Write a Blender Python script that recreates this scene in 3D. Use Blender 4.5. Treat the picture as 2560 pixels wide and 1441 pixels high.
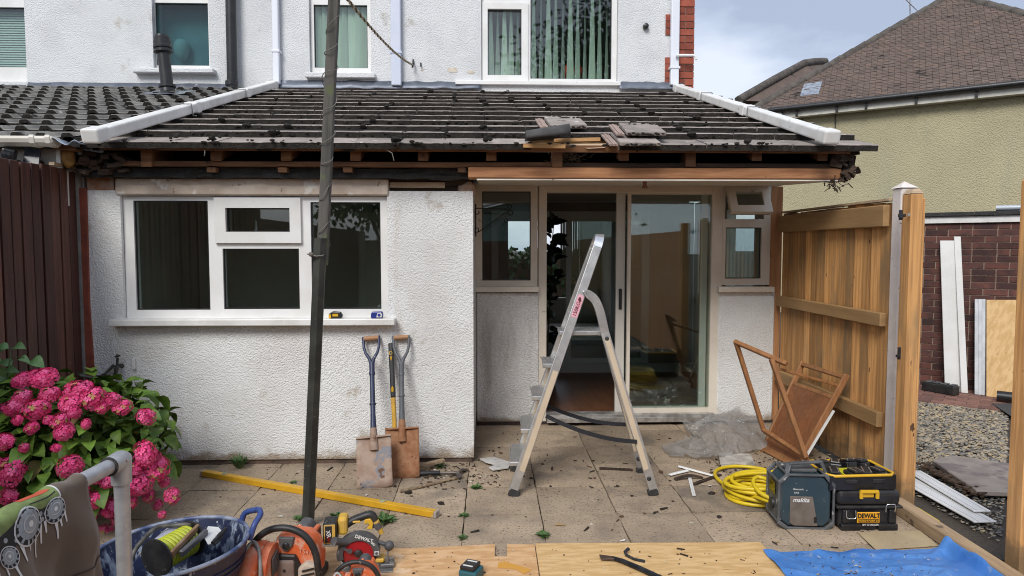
import bpy, bmesh, math, random
from math import sin, cos, pi, radians as R, sqrt, atan2
from mathutils import Vector as V, Matrix, noise as mnoise
random.seed(7)
for o in list(bpy.data.objects): bpy.data.objects.remove(o)
SC = bpy.context.scene; COL = SC.collection
# ------------------------------------------------------------------ camera
F = 1680.0; CH = 1.58; YAW = R(1.875); PIT = R(3.44)
cd = bpy.data.cameras.new('camera'); cd.sensor_width = 36; cd.lens = F/2560*36; cd.clip_start = .05; cd.clip_end = 600
cam = bpy.data.objects.new('camera', cd); COL.objects.link(cam)
cam.location = (0, 0, CH); cam.rotation_euler = (pi/2-PIT, 0, -YAW); SC.camera = cam
# ------------------------------------------------------------------ sky and sun
SUN_EL, SUN_AZ = R(42), R(203)       # azimuth clockwise from +Y (the house side): the sun stands behind the camera
W = bpy.data.worlds.new('World'); SC.world = W; W.use_nodes = True
def nd(t, ty, **k):
    n = t.nodes.new(ty)
    for a, b in k.items(): setattr(n, a, b)
    return n
t = W.node_tree; t.nodes.clear()
sky = nd(t, 'ShaderNodeTexSky', sky_type='NISHITA', sun_disc=False, sun_elevation=SUN_EL, sun_rotation=SUN_AZ, air_density=1.2, dust_density=2.0)
b1 = nd(t, 'ShaderNodeBackground'); b1.inputs[1].default_value = .10; t.links.new(sky.outputs[0], b1.inputs[0])
tc = nd(t, 'ShaderNodeTexCoord'); mp = nd(t, 'ShaderNodeMapping'); mp.inputs['Scale'].default_value = (1, 1, 2.6); mp.inputs['Location'].default_value = (.3, .12, .0)
t.links.new(tc.outputs['Generated'], mp.inputs[0])
n1 = nd(t, 'ShaderNodeTexNoise'); n1.inputs['Scale'].default_value = 3.0; n1.inputs['Detail'].default_value = 7; n1.inputs['Roughness'].default_value = .52
t.links.new(mp.outputs[0], n1.inputs['Vector'])
cr = nd(t, 'ShaderNodeValToRGB'); e = cr.color_ramp.elements
e[0].position = .40; e[0].color = (.35, .40, .52, 1); e[1].position = .62; e[1].color = (.66, .70, .79, 1)
e2 = e.new(.50); e2.color = (.47, .53, .65, 1)
t.links.new(n1.outputs[0], cr.inputs[0])
b2 = nd(t, 'ShaderNodeBackground'); b2.inputs[1].default_value = .70; t.links.new(cr.outputs[0], b2.inputs[0])
mx = nd(t, 'ShaderNodeMixShader'); mx.inputs[0].default_value = .88
t.links.new(b1.outputs[0], mx.inputs[1]); t.links.new(b2.outputs[0], mx.inputs[2])
wo = nd(t, 'ShaderNodeOutputWorld'); t.links.new(mx.outputs[0], wo.inputs[0])
sl = bpy.data.lights.new('sun', 'SUN'); sl.energy = 1.5; sl.angle = R(24); sl.color = (1, .97, .925)
so = bpy.data.objects.new('sun', sl); COL.objects.link(so)
so.rotation_euler = V((sin(SUN_AZ)*cos(SUN_EL), cos(SUN_AZ)*cos(SUN_EL), sin(SUN_EL))).to_track_quat('Z', 'Y').to_euler()
SC.view_settings.view_transform = 'Standard'; SC.view_settings.look = 'None'; SC.view_settings.gamma = 1; SC.view_settings.exposure = .92
SC.cycles.max_bounces = 10; SC.cycles.transparent_max_bounces = 16; SC.cycles.caustics_reflective = False; SC.cycles.caustics_refractive = False
SC.cycles.use_denoising = True; SC.cycles.filter_width = 1.05
# ------------------------------------------------------------------ survey: sight lines measured on the photograph, met with real planes
_f = V((sin(YAW)*cos(PIT), cos(YAW)*cos(PIT), -sin(PIT))); _r = V((cos(YAW), -sin(YAW), 0)); _u = V((sin(YAW)*sin(PIT), cos(YAW)*sin(PIT), cos(PIT)))
def ray(x, y): return _f + _r*((x-1280)/F) + _u*((720.5-y)/F)
CAMP = V((0, 0, CH))
def P(x, y, Y): d = ray(x, y); return CAMP + d*(Y/d.y)
def G(x, y, z=0.): d = ray(x, y); return CAMP + d*((z-CH)/d.z)
def PX(x, y, X): d = ray(x, y); return CAMP + d*(X/d.x)
def PL(x, y, p, n): d = ray(x, y); n = V(n); return CAMP + d*((V(p)-CAMP).dot(n)/d.dot(n))
# ------------------------------------------------------------------ mesh builder
class MB:
    def __init__(s): s.v = []; s.f = []; s.mi = []; s.cur = 0
    def add(s, vs, fs):
        b = len(s.v); s.v += [V(p) for p in vs]; s.f += [tuple(i+b for i in f) for f in fs]; s.mi += [s.cur]*len(fs); return s
    def hexa(s, p): return s.add(p, [(0,3,2,1),(4,5,6,7),(0,1,5,4),(1,2,6,5),(2,3,7,6),(3,0,4,7)])
    def bx(s, x0, x1, y0, y1, z0, z1):
        if x0 > x1: x0, x1 = x1, x0
        if y0 > y1: y0, y1 = y1, y0
        if z0 > z1: z0, z1 = z1, z0
        return s.hexa([(x0,y0,z0),(x1,y0,z0),(x1,y1,z0),(x0,y1,z0),(x0,y0,z1),(x1,y0,z1),(x1,y1,z1),(x0,y1,z1)])
    def box(s, c, d, M=None):
        c = V(c); h = V(d)/2; M = M or Matrix.Identity(3); q = []
        for z in (-1, 1):
            for x, y in ((-1,-1),(1,-1),(1,1),(-1,1)): q.append(c + M @ V((x*h.x, y*h.y, z*h.z)))
        return s.hexa(q)
    def bar(s, a, b, w, h, up=(0,0,1), ext=0.):      # square bar from a to b; h along up
        a, b = V(a), V(b); d = (b-a).normalized(); a -= d*ext; b += d*ext
        r = d.cross(V(up)).normalized(); u = r.cross(d); q = []
        for p in (a, b):
            q += [p-r*w/2-u*h/2, p+r*w/2-u*h/2, p+r*w/2+u*h/2, p-r*w/2+u*h/2]
        return s.hexa([q[0],q[1],q[5],q[4],q[3],q[2],q[6],q[7]])
    def extr(s, poly, vec):
        n = len(poly); vec = V(vec); a = [V(p) for p in poly]; b = [p+vec for p in a]
        return s.add(a+b, [tuple(range(n))[::-1], tuple(range(n, 2*n))] + [(i, (i+1) % n, n+(i+1) % n, n+i) for i in range(n)])
    def tube(s, path, r, n=8, closed=False, cap=True):
        path = [V(p) for p in path]; m = len(path); rs = r if hasattr(r, '__len__') else [r]*m
        vs = []; prev = None
        for i, p in enumerate(path):
            if closed: d = path[(i+1) % m]-path[i-1]
            else: d = path[min(i+1, m-1)]-path[max(i-1, 0)]
            d.normalize()
            if prev is None:
                a = V((0,0,1)) if abs(d.z) < .9 else V((1,0,0)); x = d.cross(a).normalized()
            else: x = (prev-d*prev.dot(d)).normalized()
            prev = x; y = d.cross(x)
            for k in range(n): vs.append(p + (x*cos(2*pi*k/n)+y*sin(2*pi*k/n))*rs[i])
        fs = []
        for i in range(m if closed else m-1):
            j = (i+1) % m
            for k in range(n): fs.append((i*n+k, i*n+(k+1) % n, j*n+(k+1) % n, j*n+k))
        if cap and not closed: fs += [tuple(range(n))[::-1], tuple(range((m-1)*n, m*n))]
        return s.add(vs, fs)
    def sweep(s, path, w, h, up=(0,0,1)):          # continuous rectangular bar along a path
        path = [V(p) for p in path]; m = len(path); vs = []
        for i, p in enumerate(path):
            d = (path[min(i+1, m-1)]-path[max(i-1, 0)]).normalized(); r = d.cross(V(up)).normalized(); u = r.cross(d)
            vs += [p-r*w/2-u*h/2, p+r*w/2-u*h/2, p+r*w/2+u*h/2, p-r*w/2+u*h/2]
        fs = [(i*4+k, i*4+(k+1) % 4, i*4+4+(k+1) % 4, i*4+4+k) for i in range(m-1) for k in range(4)]+[(3,2,1,0), tuple(range(m*4-4, m*4))]
        return s.add(vs, fs)
    def lathe(s, prof, c=(0,0,0), n=20, M=None, cap=True):
        M = M or Matrix.Identity(3); c = V(c); vs = []; fs = []
        for r, z in prof:
            for k in range(n): vs.append(c + M @ V((r*cos(2*pi*k/n), r*sin(2*pi*k/n), z)))
        for i in range(len(prof)-1):
            for k in range(n): fs.append((i*n+k, i*n+(k+1) % n, (i+1)*n+(k+1) % n, (i+1)*n+k))
        if cap: fs += [tuple(range(n))[::-1], tuple(range((len(prof)-1)*n, len(prof)*n))]
        return s.add(vs, fs)
    def grid(s, nu, nv, fn, wrap=False):
        vs = [fn(i/(nu if wrap else nu), j/nv) for j in range(nv+1) for i in range(nu+1)]; w = nu+1
        return s.add(vs, [(j*w+i, j*w+i+1, (j+1)*w+i+1, (j+1)*w+i) for j in range(nv) for i in range(nu)])
    def blob(s, c, r, sq=(1,1,1), jit=.25, n=6, m=4):
        c = V(c); vs = [c+V((0,0,-r*sq[2]))]; k0 = random.random()*6
        for j in range(1, m):
            a = -pi/2+pi*j/m
            for i in range(n):
                q = r*(1+random.uniform(-jit, jit)); vs.append(c+V((cos(k0+2*pi*i/n)*cos(a)*q*sq[0], sin(k0+2*pi*i/n)*cos(a)*q*sq[1], sin(a)*q*sq[2])))
        vs.append(c+V((0,0,r*sq[2]))); fs = [(0, 1+(i+1) % n, 1+i) for i in range(n)]
        for j in range(m-2):
            for i in range(n): fs.append((1+j*n+i, 1+j*n+(i+1) % n, 1+(j+1)*n+(i+1) % n, 1+(j+1)*n+i))
        L = 1+(m-2)*n; fs += [(L+i, L+(i+1) % n, len(vs)-1) for i in range(n)]
        return s.add(vs, fs)
    def mesh(s, name, mats, smooth=None):
        me = bpy.data.meshes.new(name); me.from_pydata([tuple(p) for p in s.v], [], s.f)
        for m in (mats if isinstance(mats, (list, tuple)) else [mats]): me.materials.append(m)
        me.polygons.foreach_set('material_index', s.mi); me.update()
        bm = bmesh.new(); bm.from_mesh(me); bmesh.ops.recalc_face_normals(bm, faces=bm.faces); bm.to_mesh(me); bm.free()
        if smooth is not None:
            me.polygons.foreach_set('use_smooth', [True]*len(me.polygons)); me.set_sharp_from_angle(angle=R(smooth))
        return me
    def build(s, name, mats, par=None, smooth=None, bevel=0, seg=1, sub=0, solid=0):
        return obj(name, s.mesh(name, mats, smooth), par, bevel, seg, sub, solid)
def obj(name, me, par=None, bevel=0, seg=1, sub=0, solid=0):
    o = bpy.data.objects.new(name, me); COL.objects.link(o)
    if par: adopt(o, par)
    if solid: q = o.modifiers.new('thickness', 'SOLIDIFY'); q.thickness = solid; q.offset = 0
    if sub: q = o.modifiers.new('smooth', 'SUBSURF'); q.levels = q.render_levels = sub
    if bevel: q = o.modifiers.new('edges', 'BEVEL'); q.width = bevel; q.segments = seg; q.limit_method = 'ANGLE'; q.angle_limit = R(40)
    return o
WM = {}
def wm(o): return WM.get(o.name, Matrix.Identity(4))
def adopt(o, par): o.parent = par; o.matrix_parent_inverse = wm(par).inverted()
def thing(name, label, cat, loc=(0,0,0), group=None):
    o = bpy.data.objects.new(name, None); COL.objects.link(o); o.location = loc; o.empty_display_size = .1
    WM[o.name] = Matrix.Translation(V(loc)); return tag(o, label, cat, group)
def tag(o, label=None, cat=None, group=None, kind=None):
    if label: o['label'] = label
    if cat: o['category'] = cat
    if group: o['group'] = group
    if kind: o['kind'] = kind
    return o
def txt(s, size, M, mat, par, name='lettering', shear=0, bold=0, sx=1.0):
    c = bpy.data.curves.new(name, 'FONT'); c.body = s; c.size = size; c.align_x = 'CENTER'; c.align_y = 'CENTER'; c.extrude = .0006; c.shear = shear; c.offset = bold
    f_ = bpy.data.objects.new(name, c); me = bpy.data.meshes.new_from_object(f_); me.materials.clear(); me.materials.append(mat); bpy.data.objects.remove(f_)
    o = bpy.data.objects.new(name, me); COL.objects.link(o); adopt(o, par)
    o.matrix_basis = M @ Matrix.Diagonal((sx, 1, 1, 1)); return o
def frame_mat(o, x, y):      # matrix with given origin, x axis, y axis
    x = V(x).normalized(); z = x.cross(V(y)).normalized(); y = z.cross(x); m = Matrix((x, y, z)).transposed().to_4x4(); m.translation = V(o); return m
def smoothpath(p, n=6):
    out = []
    for i in range(len(p)-1):
        p0, p1, p2, p3_ = p[max(i-1,0)], p[i], p[i+1], p[min(i+2, len(p)-1)]
        for k in range(n): t_ = k/n; out.append(.5*((2*p1)+(p2-p0)*t_+(2*p0-5*p1+4*p2-p3_)*t_*t_+(3*p1-p0-3*p2+p3_)*t_**3))
    return out+[p[-1]]
# ------------------------------------------------------------------ materials
MATS = {}
def M_(name, col, rough=.6, metal=0., col2=None, scale=6., lo=.35, hi=.65, st=(1,1,1), bump=0., bsc=60., bst=None, bdist=.004, spots=None, spots2=None, rnd=0., coord='pos', spec=.5, detail=5., vor=False, trans=0., sheen=0., coat=0., base=None, sub=0.):
    if name in MATS: return MATS[name]
    m = bpy.data.materials.new(name); m.use_nodes = True; t = m.node_tree; p = t.nodes['Principled BSDF']; L = t.links.new
    p.inputs['Roughness'].default_value = rough; p.inputs['Metallic'].default_value = metal; p.inputs['Specular IOR Level'].default_value = spec
    if sub: p.inputs['Subsurface Weight'].default_value = sub; p.inputs['Subsurface Radius'].default_value = (.02,.008,.008)
    if sheen: p.inputs['Sheen Weight'].default_value = sheen
    if coat: p.inputs['Coat Weight'].default_value = coat
    if coord == 'pos': src = nd(t, 'ShaderNodeNewGeometry').outputs['Position']
    else: src = nd(t, 'ShaderNodeTexCoord').outputs['Object']
    oi = nd(t, 'ShaderNodeObjectInfo')
    vm = nd(t, 'ShaderNodeVectorMath', operation='ADD'); L(src, vm.inputs[0])
    cx = nd(t, 'ShaderNodeCombineXYZ'); ml = nd(t, 'ShaderNodeMath', operation='MULTIPLY'); ml.inputs[1].default_value = 37.
    L(oi.outputs['Random'], ml.inputs[0]); [L(ml.outputs[0], cx.inputs[i]) for i in range(3)]; L(cx.outputs[0], vm.inputs[1]); src = vm.outputs[0]
    def nz(sc, s, de=5., ro=.6):
        mp = nd(t, 'ShaderNodeMapping'); mp.inputs['Scale'].default_value = s; L(src, mp.inputs[0])
        n = nd(t, 'ShaderNodeTexNoise'); n.inputs['Scale'].default_value = sc; n.inputs['Detail'].default_value = de; n.inputs['Roughness'].default_value = ro
        L(mp.outputs[0], n.inputs['Vector']); return n.outputs[0], mp.outputs[0]
    def ramp(x, a, b):
        r = nd(t, 'ShaderNodeMapRange', interpolation_type='SMOOTHSTEP'); r.inputs[1].default_value = a; r.inputs[2].default_value = b; L(x, r.inputs[0]); return r.outputs[0]
    def mix(f, a, b):
        q = nd(t, 'ShaderNodeMix', data_type='RGBA'); L(f, q.inputs[0])
        for s, i in ((a, 6), (b, 7)):
            if isinstance(s, tuple): q.inputs[i].default_value = (*s, 1)
            else: L(s, q.inputs[i])
        return q.outputs[2]
    c = col
    if col2 is not None: c = mix(ramp(nz(scale, st, detail)[0], lo, hi), col, col2)
    for sp in (spots, spots2):
        if sp: c = mix(ramp(nz(sp[1], sp[4] if len(sp) > 4 else (1,1,1), 4.)[0], sp[2], sp[2]+sp[3]), c, sp[0])
    if base:      # splashed dirt along the foot of a wall, ragged and patchy
        gp = nd(t, 'ShaderNodeNewGeometry'); sx = nd(t, 'ShaderNodeSeparateXYZ'); L(gp.outputs['Position'], sx.inputs[0])
        z_ = nd(t, 'ShaderNodeMapRange'); z_.inputs[1].default_value = base[1]; z_.inputs[2].default_value = 0.; L(sx.outputs[2], z_.inputs[0])
        ad = nd(t, 'ShaderNodeMath', operation='MULTIPLY_ADD'); L(nz(7., (1,1,1.6), 5.)[0], ad.inputs[0]); ad.inputs[1].default_value = 1.3; L(z_.outputs[0], ad.inputs[2])
        c = mix(ramp(ad.outputs[0], .88, 1.45), c, base[0])
    if rnd:
        h = nd(t, 'ShaderNodeHueSaturation'); r = nd(t, 'ShaderNodeMapRange'); r.inputs[3].default_value = 1-rnd; r.inputs[4].default_value = 1+rnd
        L(oi.outputs['Random'], r.inputs[0]); L(r.outputs[0], h.inputs['Value'])
        if isinstance(c, tuple): h.inputs['Color'].default_value = (*c, 1)
        else: L(c, h.inputs['Color'])
        c = h.outputs[0]
    if isinstance(c, tuple): p.inputs['Base Color'].default_value = (*c, 1)
    else: L(c, p.inputs['Base Color'])
    if bump:
        b = nd(t, 'ShaderNodeBump'); b.inputs['Strength'].default_value = bump; b.inputs['Distance'].default_value = bdist
        h, vec = nz(bsc, bst or st, 3.)
        if vor:
            vo = nd(t, 'ShaderNodeTexVoronoi', feature='SMOOTH_F1'); vo.inputs['Scale'].default_value = bsc*1.1; vo.inputs['Smoothness'].default_value = .6
            wv = nd(t, 'ShaderNodeMix', data_type='VECTOR'); L(vec, wv.inputs[4]); n2 = nd(t, 'ShaderNodeTexNoise'); n2.inputs['Scale'].default_value = bsc*.6; L(vec, n2.inputs['Vector']); L(n2.outputs['Color'], wv.inputs[5]); wv.inputs[0].default_value = .02
            L(wv.outputs[1], vo.inputs['Vector']); ad = nd(t, 'ShaderNodeMath', operation='SUBTRACT'); L(h, ad.inputs[0]); L(vo.outputs[0], ad.inputs[1]); h = ad.outputs[0]
        L(h, b.inputs['Height']); L(b.outputs[0], p.inputs['Normal'])
    if trans:
        o = t.nodes['Material Output']; tr = nd(t, 'ShaderNodeBsdfTransparent'); q = nd(t, 'ShaderNodeMixShader'); q.inputs[0].default_value = trans
        L(p.outputs[0], q.inputs[1]); L(tr.outputs[0], q.inputs[2]); L(q.outputs[0], o.inputs[0])
    MATS[name] = m; return m
def glass_mat(name, tint=(.86,.92,.90), ior=1.8, wav=0.):
    m = bpy.data.materials.new(name); m.use_nodes = True; t = m.node_tree; t.nodes.clear(); L = t.links.new
    o = nd(t, 'ShaderNodeOutputMaterial'); q = nd(t, 'ShaderNodeMixShader'); fr = nd(t, 'ShaderNodeFresnel'); fr.inputs[0].default_value = ior
    ge = nd(t, 'ShaderNodeNewGeometry'); mr = nd(t, 'ShaderNodeMapRange'); mr.inputs[3].default_value = ior; mr.inputs[4].default_value = 1/ior; L(ge.outputs['Backfacing'], mr.inputs[0]); L(mr.outputs[0], fr.inputs[0])   # same strength on both faces of a pane
    tr = nd(t, 'ShaderNodeBsdfTransparent'); tr.inputs[0].default_value = (*tint, 1); gl = nd(t, 'ShaderNodeBsdfGlossy'); gl.inputs['Roughness'].default_value = .012
    L(fr.outputs[0], q.inputs[0]); L(tr.outputs[0], q.inputs[1]); L(gl.outputs[0], q.inputs[2]); L(q.outputs[0], o.inputs[0])
    if wav:
        n = nd(t, 'ShaderNodeTexVoronoi', feature='DISTANCE_TO_EDGE'); n.inputs['Scale'].default_value = 26; g = nd(t, 'ShaderNodeNewGeometry'); L(g.outputs['Position'], n.inputs['Vector'])
        b = nd(t, 'ShaderNodeBump'); b.inputs['Strength'].default_value = wav; b.inputs['Distance'].default_value = .004; L(n.outputs[0], b.inputs['Height']); L(b.outputs[0], gl.inputs['Normal'])
        gl.inputs['Roughness'].default_value = .12
    return m
render = M_('white_roughcast', (.70,.715,.72), .85, col2=(.62,.63,.64), scale=2.2, lo=.42, hi=.7, bump=1., bsc=72, bdist=.0065, vor=True, spots=((.50,.48,.44), 3.1, .66, .12))
render_k = M_('white_roughcast_kitchen', (.79,.80,.795), .85, col2=(.71,.70,.68), scale=1.6, lo=.42, hi=.68, bump=1., bsc=90, bdist=.006, vor=True, spots=((.56,.52,.46), 4.1, .62, .12), spots2=((.60,.55,.48), 1.3, .58, .2, (3.5,3.5,.5)), base=((.33,.26,.19), .16))
render_g = M_('grey_roughcast', (.76,.76,.74), .9, col2=(.67,.67,.65), scale=3, bump=1., bsc=75, bdist=.009, vor=True, spots2=((.48,.46,.42), 1.5, .56, .2, (3,3,.5)), base=((.30,.25,.19), .14))
render_olive = M_('olive_roughcast', (.47,.42,.265), .9, col2=(.41,.37,.235), scale=.5, bump=1., bsc=42, bdist=.012, vor=True, spots=((.37,.34,.21), .9, .58, .2), spots2=((.40,.375,.25), .7, .52, .2, (2.5,2.5,.25)))
upvc = M_('white_upvc', (.80,.80,.79), .32, col2=(.72,.715,.69), scale=3, spots=((.55,.52,.46), 9, .68, .08))
upvc_c = M_('cream_aluminium', (.76,.70,.60), .38, col2=(.68,.61,.51), scale=2.5, spots=((.36,.28,.19), 7, .66, .1))
upvc_dirty = M_('dirty_white_upvc', (.78,.78,.76), .35, col2=(.66,.65,.62), scale=5, spots=((.28,.25,.21), 14, .66, .06))
black_pl = M_('black_plastic', (.012,.012,.013), .38, col2=(.022,.022,.023), scale=9)
black_dusty = M_('dusty_black_plastic', (.013,.013,.014), .5, col2=(.03,.029,.028), scale=12, spots=((.22,.21,.19), 34, .66, .05))
lead = M_('lead_flashing', (.16,.18,.22), .45, col2=(.10,.115,.145), scale=5, metal=.3, spots=((.42,.44,.5), 9, .64, .06), bump=.3, bsc=12, bdist=.01)
glass = glass_mat('window_glass'); glass_obs = glass_mat('obscured_glass', (.55,.70,.70), 1.6, .35)
roof_top = M_('concrete_tile', (.33,.285,.255), .9, col2=(.22,.19,.17), scale=7, rnd=.2, bump=.7, bsc=90, bdist=.004, spots=((.55,.51,.46), 9, .655, .03), spots2=((.06,.054,.045), 6, .62, .10))
moss = M_('dark_moss', (.014,.0115,.009), .95, col2=(.028,.023,.018), scale=40, bump=1, bsc=120, bdist=.01, spots=((.10,.085,.07), 70, .66, .04))
roof_n = M_('neighbour_concrete_tile', (.235,.225,.205), .9, col2=(.14,.135,.125), scale=6, rnd=.2, bump=.8, bsc=70, bdist=.005, spots=((.02,.02,.018), 7, .56, .08), spots2=((.42,.41,.38), 10, .68, .03))
wood_old = M_('old_rafter_timber', (.22,.105,.045), .8, col2=(.12,.055,.024), scale=1., st=(3,40,40), bump=.5, bsc=1., bst=(5,60,60), bdist=.004, rnd=.2, spots=((.03,.02,.014), 6, .60, .08))
wood_beam = M_('orange_beam_timber', (.40,.19,.085), .75, col2=(.27,.115,.045), scale=1., st=(3,30,30), bump=.3, bsc=1., bst=(4,50,50), bdist=.003, spots=((.10,.045,.022), 10, .66, .05))
wood_post = M_('orange_post_timber', (.46,.22,.09), .75, col2=(.32,.14,.055), scale=1., st=(26,26,2), bump=.3, bsc=1., bst=(50,50,4), bdist=.003, spots=((.10,.045,.022), 10, .68, .05))
wood_dark = M_('rotten_timber_and_gap_dark', (.035,.024,.018), .95, col2=(.075,.045,.028), scale=1., st=(4,40,40), bump=1., bsc=1., bst=(8,60,60), bdist=.01)
wood_new = M_('fresh_batten_timber', (.50,.29,.12), .7, col2=(.40,.21,.08), scale=1., st=(3,40,40))
void = M_('felt_and_void_black', (.010,.010,.010), .95, col2=(.02,.019,.018), scale=6, bump=.6, bsc=30, bdist=.01)
felt = M_('bitumen_felt', (.035,.034,.033), .9, col2=(.018,.018,.017), scale=5, bump=.8, bsc=70, bdist=.01, spots=((.2,.19,.17), 60, .68, .04))
lintel_m = M_('bare_concrete_lintel', (.62,.53,.44), .9, col2=(.47,.38,.30), scale=4, spots=((.20,.11,.06), 20, .66, .04), spots2=((.72,.68,.62), 6, .58, .1), bump=.4, bsc=60, bdist=.004)
brick_or = M_('orange_brick', (.34,.13,.055), .9, col2=(.42,.30,.22), scale=9, lo=.4, hi=.6, bump=.6, bsc=50, bdist=.006)
brick_red = M_('red_brick', (.32,.085,.05), .9, col2=(.24,.06,.04), scale=9, rnd=.28, bump=.5, bsc=90, bdist=.004)
mortar = M_('mortar', (.33,.25,.19), .95, col2=(.24,.17,.13), scale=20, bump=.5, bsc=120)
red_paint = M_('red_masonry_paint', (.28,.07,.04), .8, col2=(.20,.05,.03), scale=8, spots=((.6,.56,.5), 11, .68, .04), bump=.3, bsc=40)
YK, YR, YH = 4.88, 5.90, 8.20
def prect(mb, x0, y0, x1, y1, Y, dep, inset=0.):   # axis-aligned bar whose front face, at distance Y, covers the surveyed rectangle
    a = P(x0, y0, Y); b = P(x1, y1, Y); mb.bx(a.x, b.x, Y+inset, Y+inset+dep, b.z, a.z); return a, b
def wall_holes(mb, x0, x1, z0, z1, holes, Y, th, ax='y'):
    xs = sorted({x0, x1, *[h[0] for h in holes], *[h[1] for h in holes]}); zs = sorted({z0, z1, *[h[2] for h in holes], *[h[3] for h in holes]})
    def solid(i, j):
        if i < 0 or j < 0 or i >= len(xs)-1 or j >= len(zs)-1: return False
        cx, cz = (xs[i]+xs[i+1])/2, (zs[j]+zs[j+1])/2
        return not any(h[0] < cx < h[1] and h[2] < cz < h[3] for h in holes)
    def q(x, d, z): return (x, Y+d, z) if ax == 'y' else (Y+d, x, z)
    for i in range(len(xs)-1):
        for j in range(len(zs)-1):
            if not solid(i, j): continue
            a, b, c, d = xs[i], xs[i+1], zs[j], zs[j+1]
            mb.add([q(a,0,c), q(b,0,c), q(b,0,d), q(a,0,d)], [(0,1,2,3)]); mb.add([q(a,th,c), q(b,th,c), q(b,th,d), q(a,th,d)], [(3,2,1,0)])
            for (ii, jj, p1, p2) in ((i-1,j,(a,c),(a,d)), (i+1,j,(b,c),(b,d)), (i,j-1,(a,c),(b,c)), (i,j+1,(a,d),(b,d))):
                if not solid(ii, jj): mb.add([q(p1[0],0,p1[1]), q(p2[0],0,p2[1]), q(p2[0],th,p2[1]), q(p1[0],th,p1[1])], [(0,1,2,3)])
    return mb
def pane(name, x0, y0, x1, y1, Y, par, m=glass, th=.006):
    mb = MB(); prect(mb, x0, y0, x1, y1, Y, th); return mb.build(name, m, par)
# ---------------------------------------------------------------- main house, rear wall at YH
house = thing('house', 'white roughcast two storey house behind the tiled lean-to roof', 'house', (0, YH, 0))
def hole(x0, y0, x1, y1, Y): a = P(x0, y0, Y); b = P(x1, y1, Y); return (a.x, b.x, b.z, a.z)
HX1 = P(1734, 100, YH).x
hw = [hole(-60, -70, 68, 205, YH), hole(376, -90, 525, 171, YH), hole(770, -90, 928, 184, YH), hole(1203, -110, 1544, 211, YH), (.02, 1.95, .16, 2.02)]
mb = MB(); wall_holes(mb, -7.2, HX1-.02, 0, 6.2, hw, YH, .25); mb.build('wall', render, house)
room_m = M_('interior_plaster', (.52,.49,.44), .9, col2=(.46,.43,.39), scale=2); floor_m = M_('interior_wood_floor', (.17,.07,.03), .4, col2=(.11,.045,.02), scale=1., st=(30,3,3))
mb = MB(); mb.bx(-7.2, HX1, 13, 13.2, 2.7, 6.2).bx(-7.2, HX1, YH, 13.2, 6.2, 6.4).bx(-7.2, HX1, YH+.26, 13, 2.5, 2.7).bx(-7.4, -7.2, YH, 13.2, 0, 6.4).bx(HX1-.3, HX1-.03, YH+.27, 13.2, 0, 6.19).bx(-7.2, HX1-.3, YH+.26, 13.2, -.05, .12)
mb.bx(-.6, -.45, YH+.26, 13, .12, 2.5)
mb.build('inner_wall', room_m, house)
# rear room window letting daylight in at the far end
mb = MB(); wall_holes(mb, -7.2, HX1, .1, 2.7, [(.35, 1.75, .6, 2.25)], 13.0, .2); mb.build('far_wall', room_m, house)
bl = M_('pale_green_blind', (.72,.80,.68), .7, col2=(.62,.70,.59), scale=3, st=(20,20,.6)); bl2 = M_('grey_green_blind', (.52,.60,.58), .7, col2=(.58,.66,.63), scale=2.)
def win(name, outer, glasses, Y, par, fm, dep=.07, set=.05, lab=None):
    w = thing(name, '', '', P(outer[0], outer[3], Y)) if False else bpy.data.objects.new(name, None)
    COL.objects.link(w); w.empty_display_size = .1; w.location = (0,0,0); adopt(w, par); w.matrix_parent_inverse = wm(par).inverted(); WM[w.name] = Matrix.Identity(4)
    if lab: w['label'] = lab
    a = P(outer[0], outer[1], Y); b = P(outer[2], outer[3], Y); hs = [hole(*g, Y) for g in glasses]
    mb = MB(); wall_holes(mb, a.x, b.x, b.z, a.z, hs, Y+set, dep); mb.build('frame', fm, w, bevel=.006)
    for h in hs:
        mb = MB(); mb.bx(h[0], h[1], Y+set+.035, Y+set+.041, h[2], h[3]); mb.build('pane', glass, w)
        mb = MB(); e = .008                                          # black gasket line
        for (q0, q1, q2, q3) in ((h[0], h[0]+e, h[2], h[3]), (h[1]-e, h[1], h[2], h[3]), (h[0]+e, h[1]-e, h[2], h[2]+e), (h[0]+e, h[1]-e, h[3]-e, h[3])): mb.bx(q0, q1, Y+set+.022, Y+set+.034, q2, q3)
        mb.build('gasket', black_pl, w)
    return w, hs
w1, h1 = win('window', (-58, -68, 67, 204), [(-50, 14, 62, 166)], YH, house, upvc, lab='window with closed grey slatted blind')
for k in range(26):
    z = h1[0][2]+.02+k*.028
    if z < h1[0][3]-.01: mb = MB(); mb.box(((h1[0][0]+h1[0][1])/2, YH+.16, z), (h1[0][1]-h1[0][0], .028, .002), Matrix.Rotation(R(62), 3, 'X')); mb.build('blind_slat', bl2, w1)
w2, h2 = win('window', (377, -88, 524, 170), [(381, 3, 519, 162)], YH, house, upvc, lab='small bathroom window with patterned obscured glass')
for c in w2.children:
    if c.name.startswith('pane'): c.data.materials[0] = glass_obs
net = M_('frosted_backing', (.30,.46,.50), .8, col2=(.22,.36,.42), scale=3)
mb = MB(); mb.bx(h2[0][0]-.02, h2[0][1]+.02, YH+.27, YH+.275, h2[0][2], h2[0][3]); mb.build('frosted_film', net, w2)
mb = MB(); mb.lathe([(.001,0),(.05,.005),(.075,.06),(.09,.13),(.085,.19),(.05,.235),(.001,.25)], P(455, 150, YH+.2), 18, cap=False); mb.build('ornament', M_('pale_ornament', (.50,.64,.66), .7), w2, smooth=60)
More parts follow.
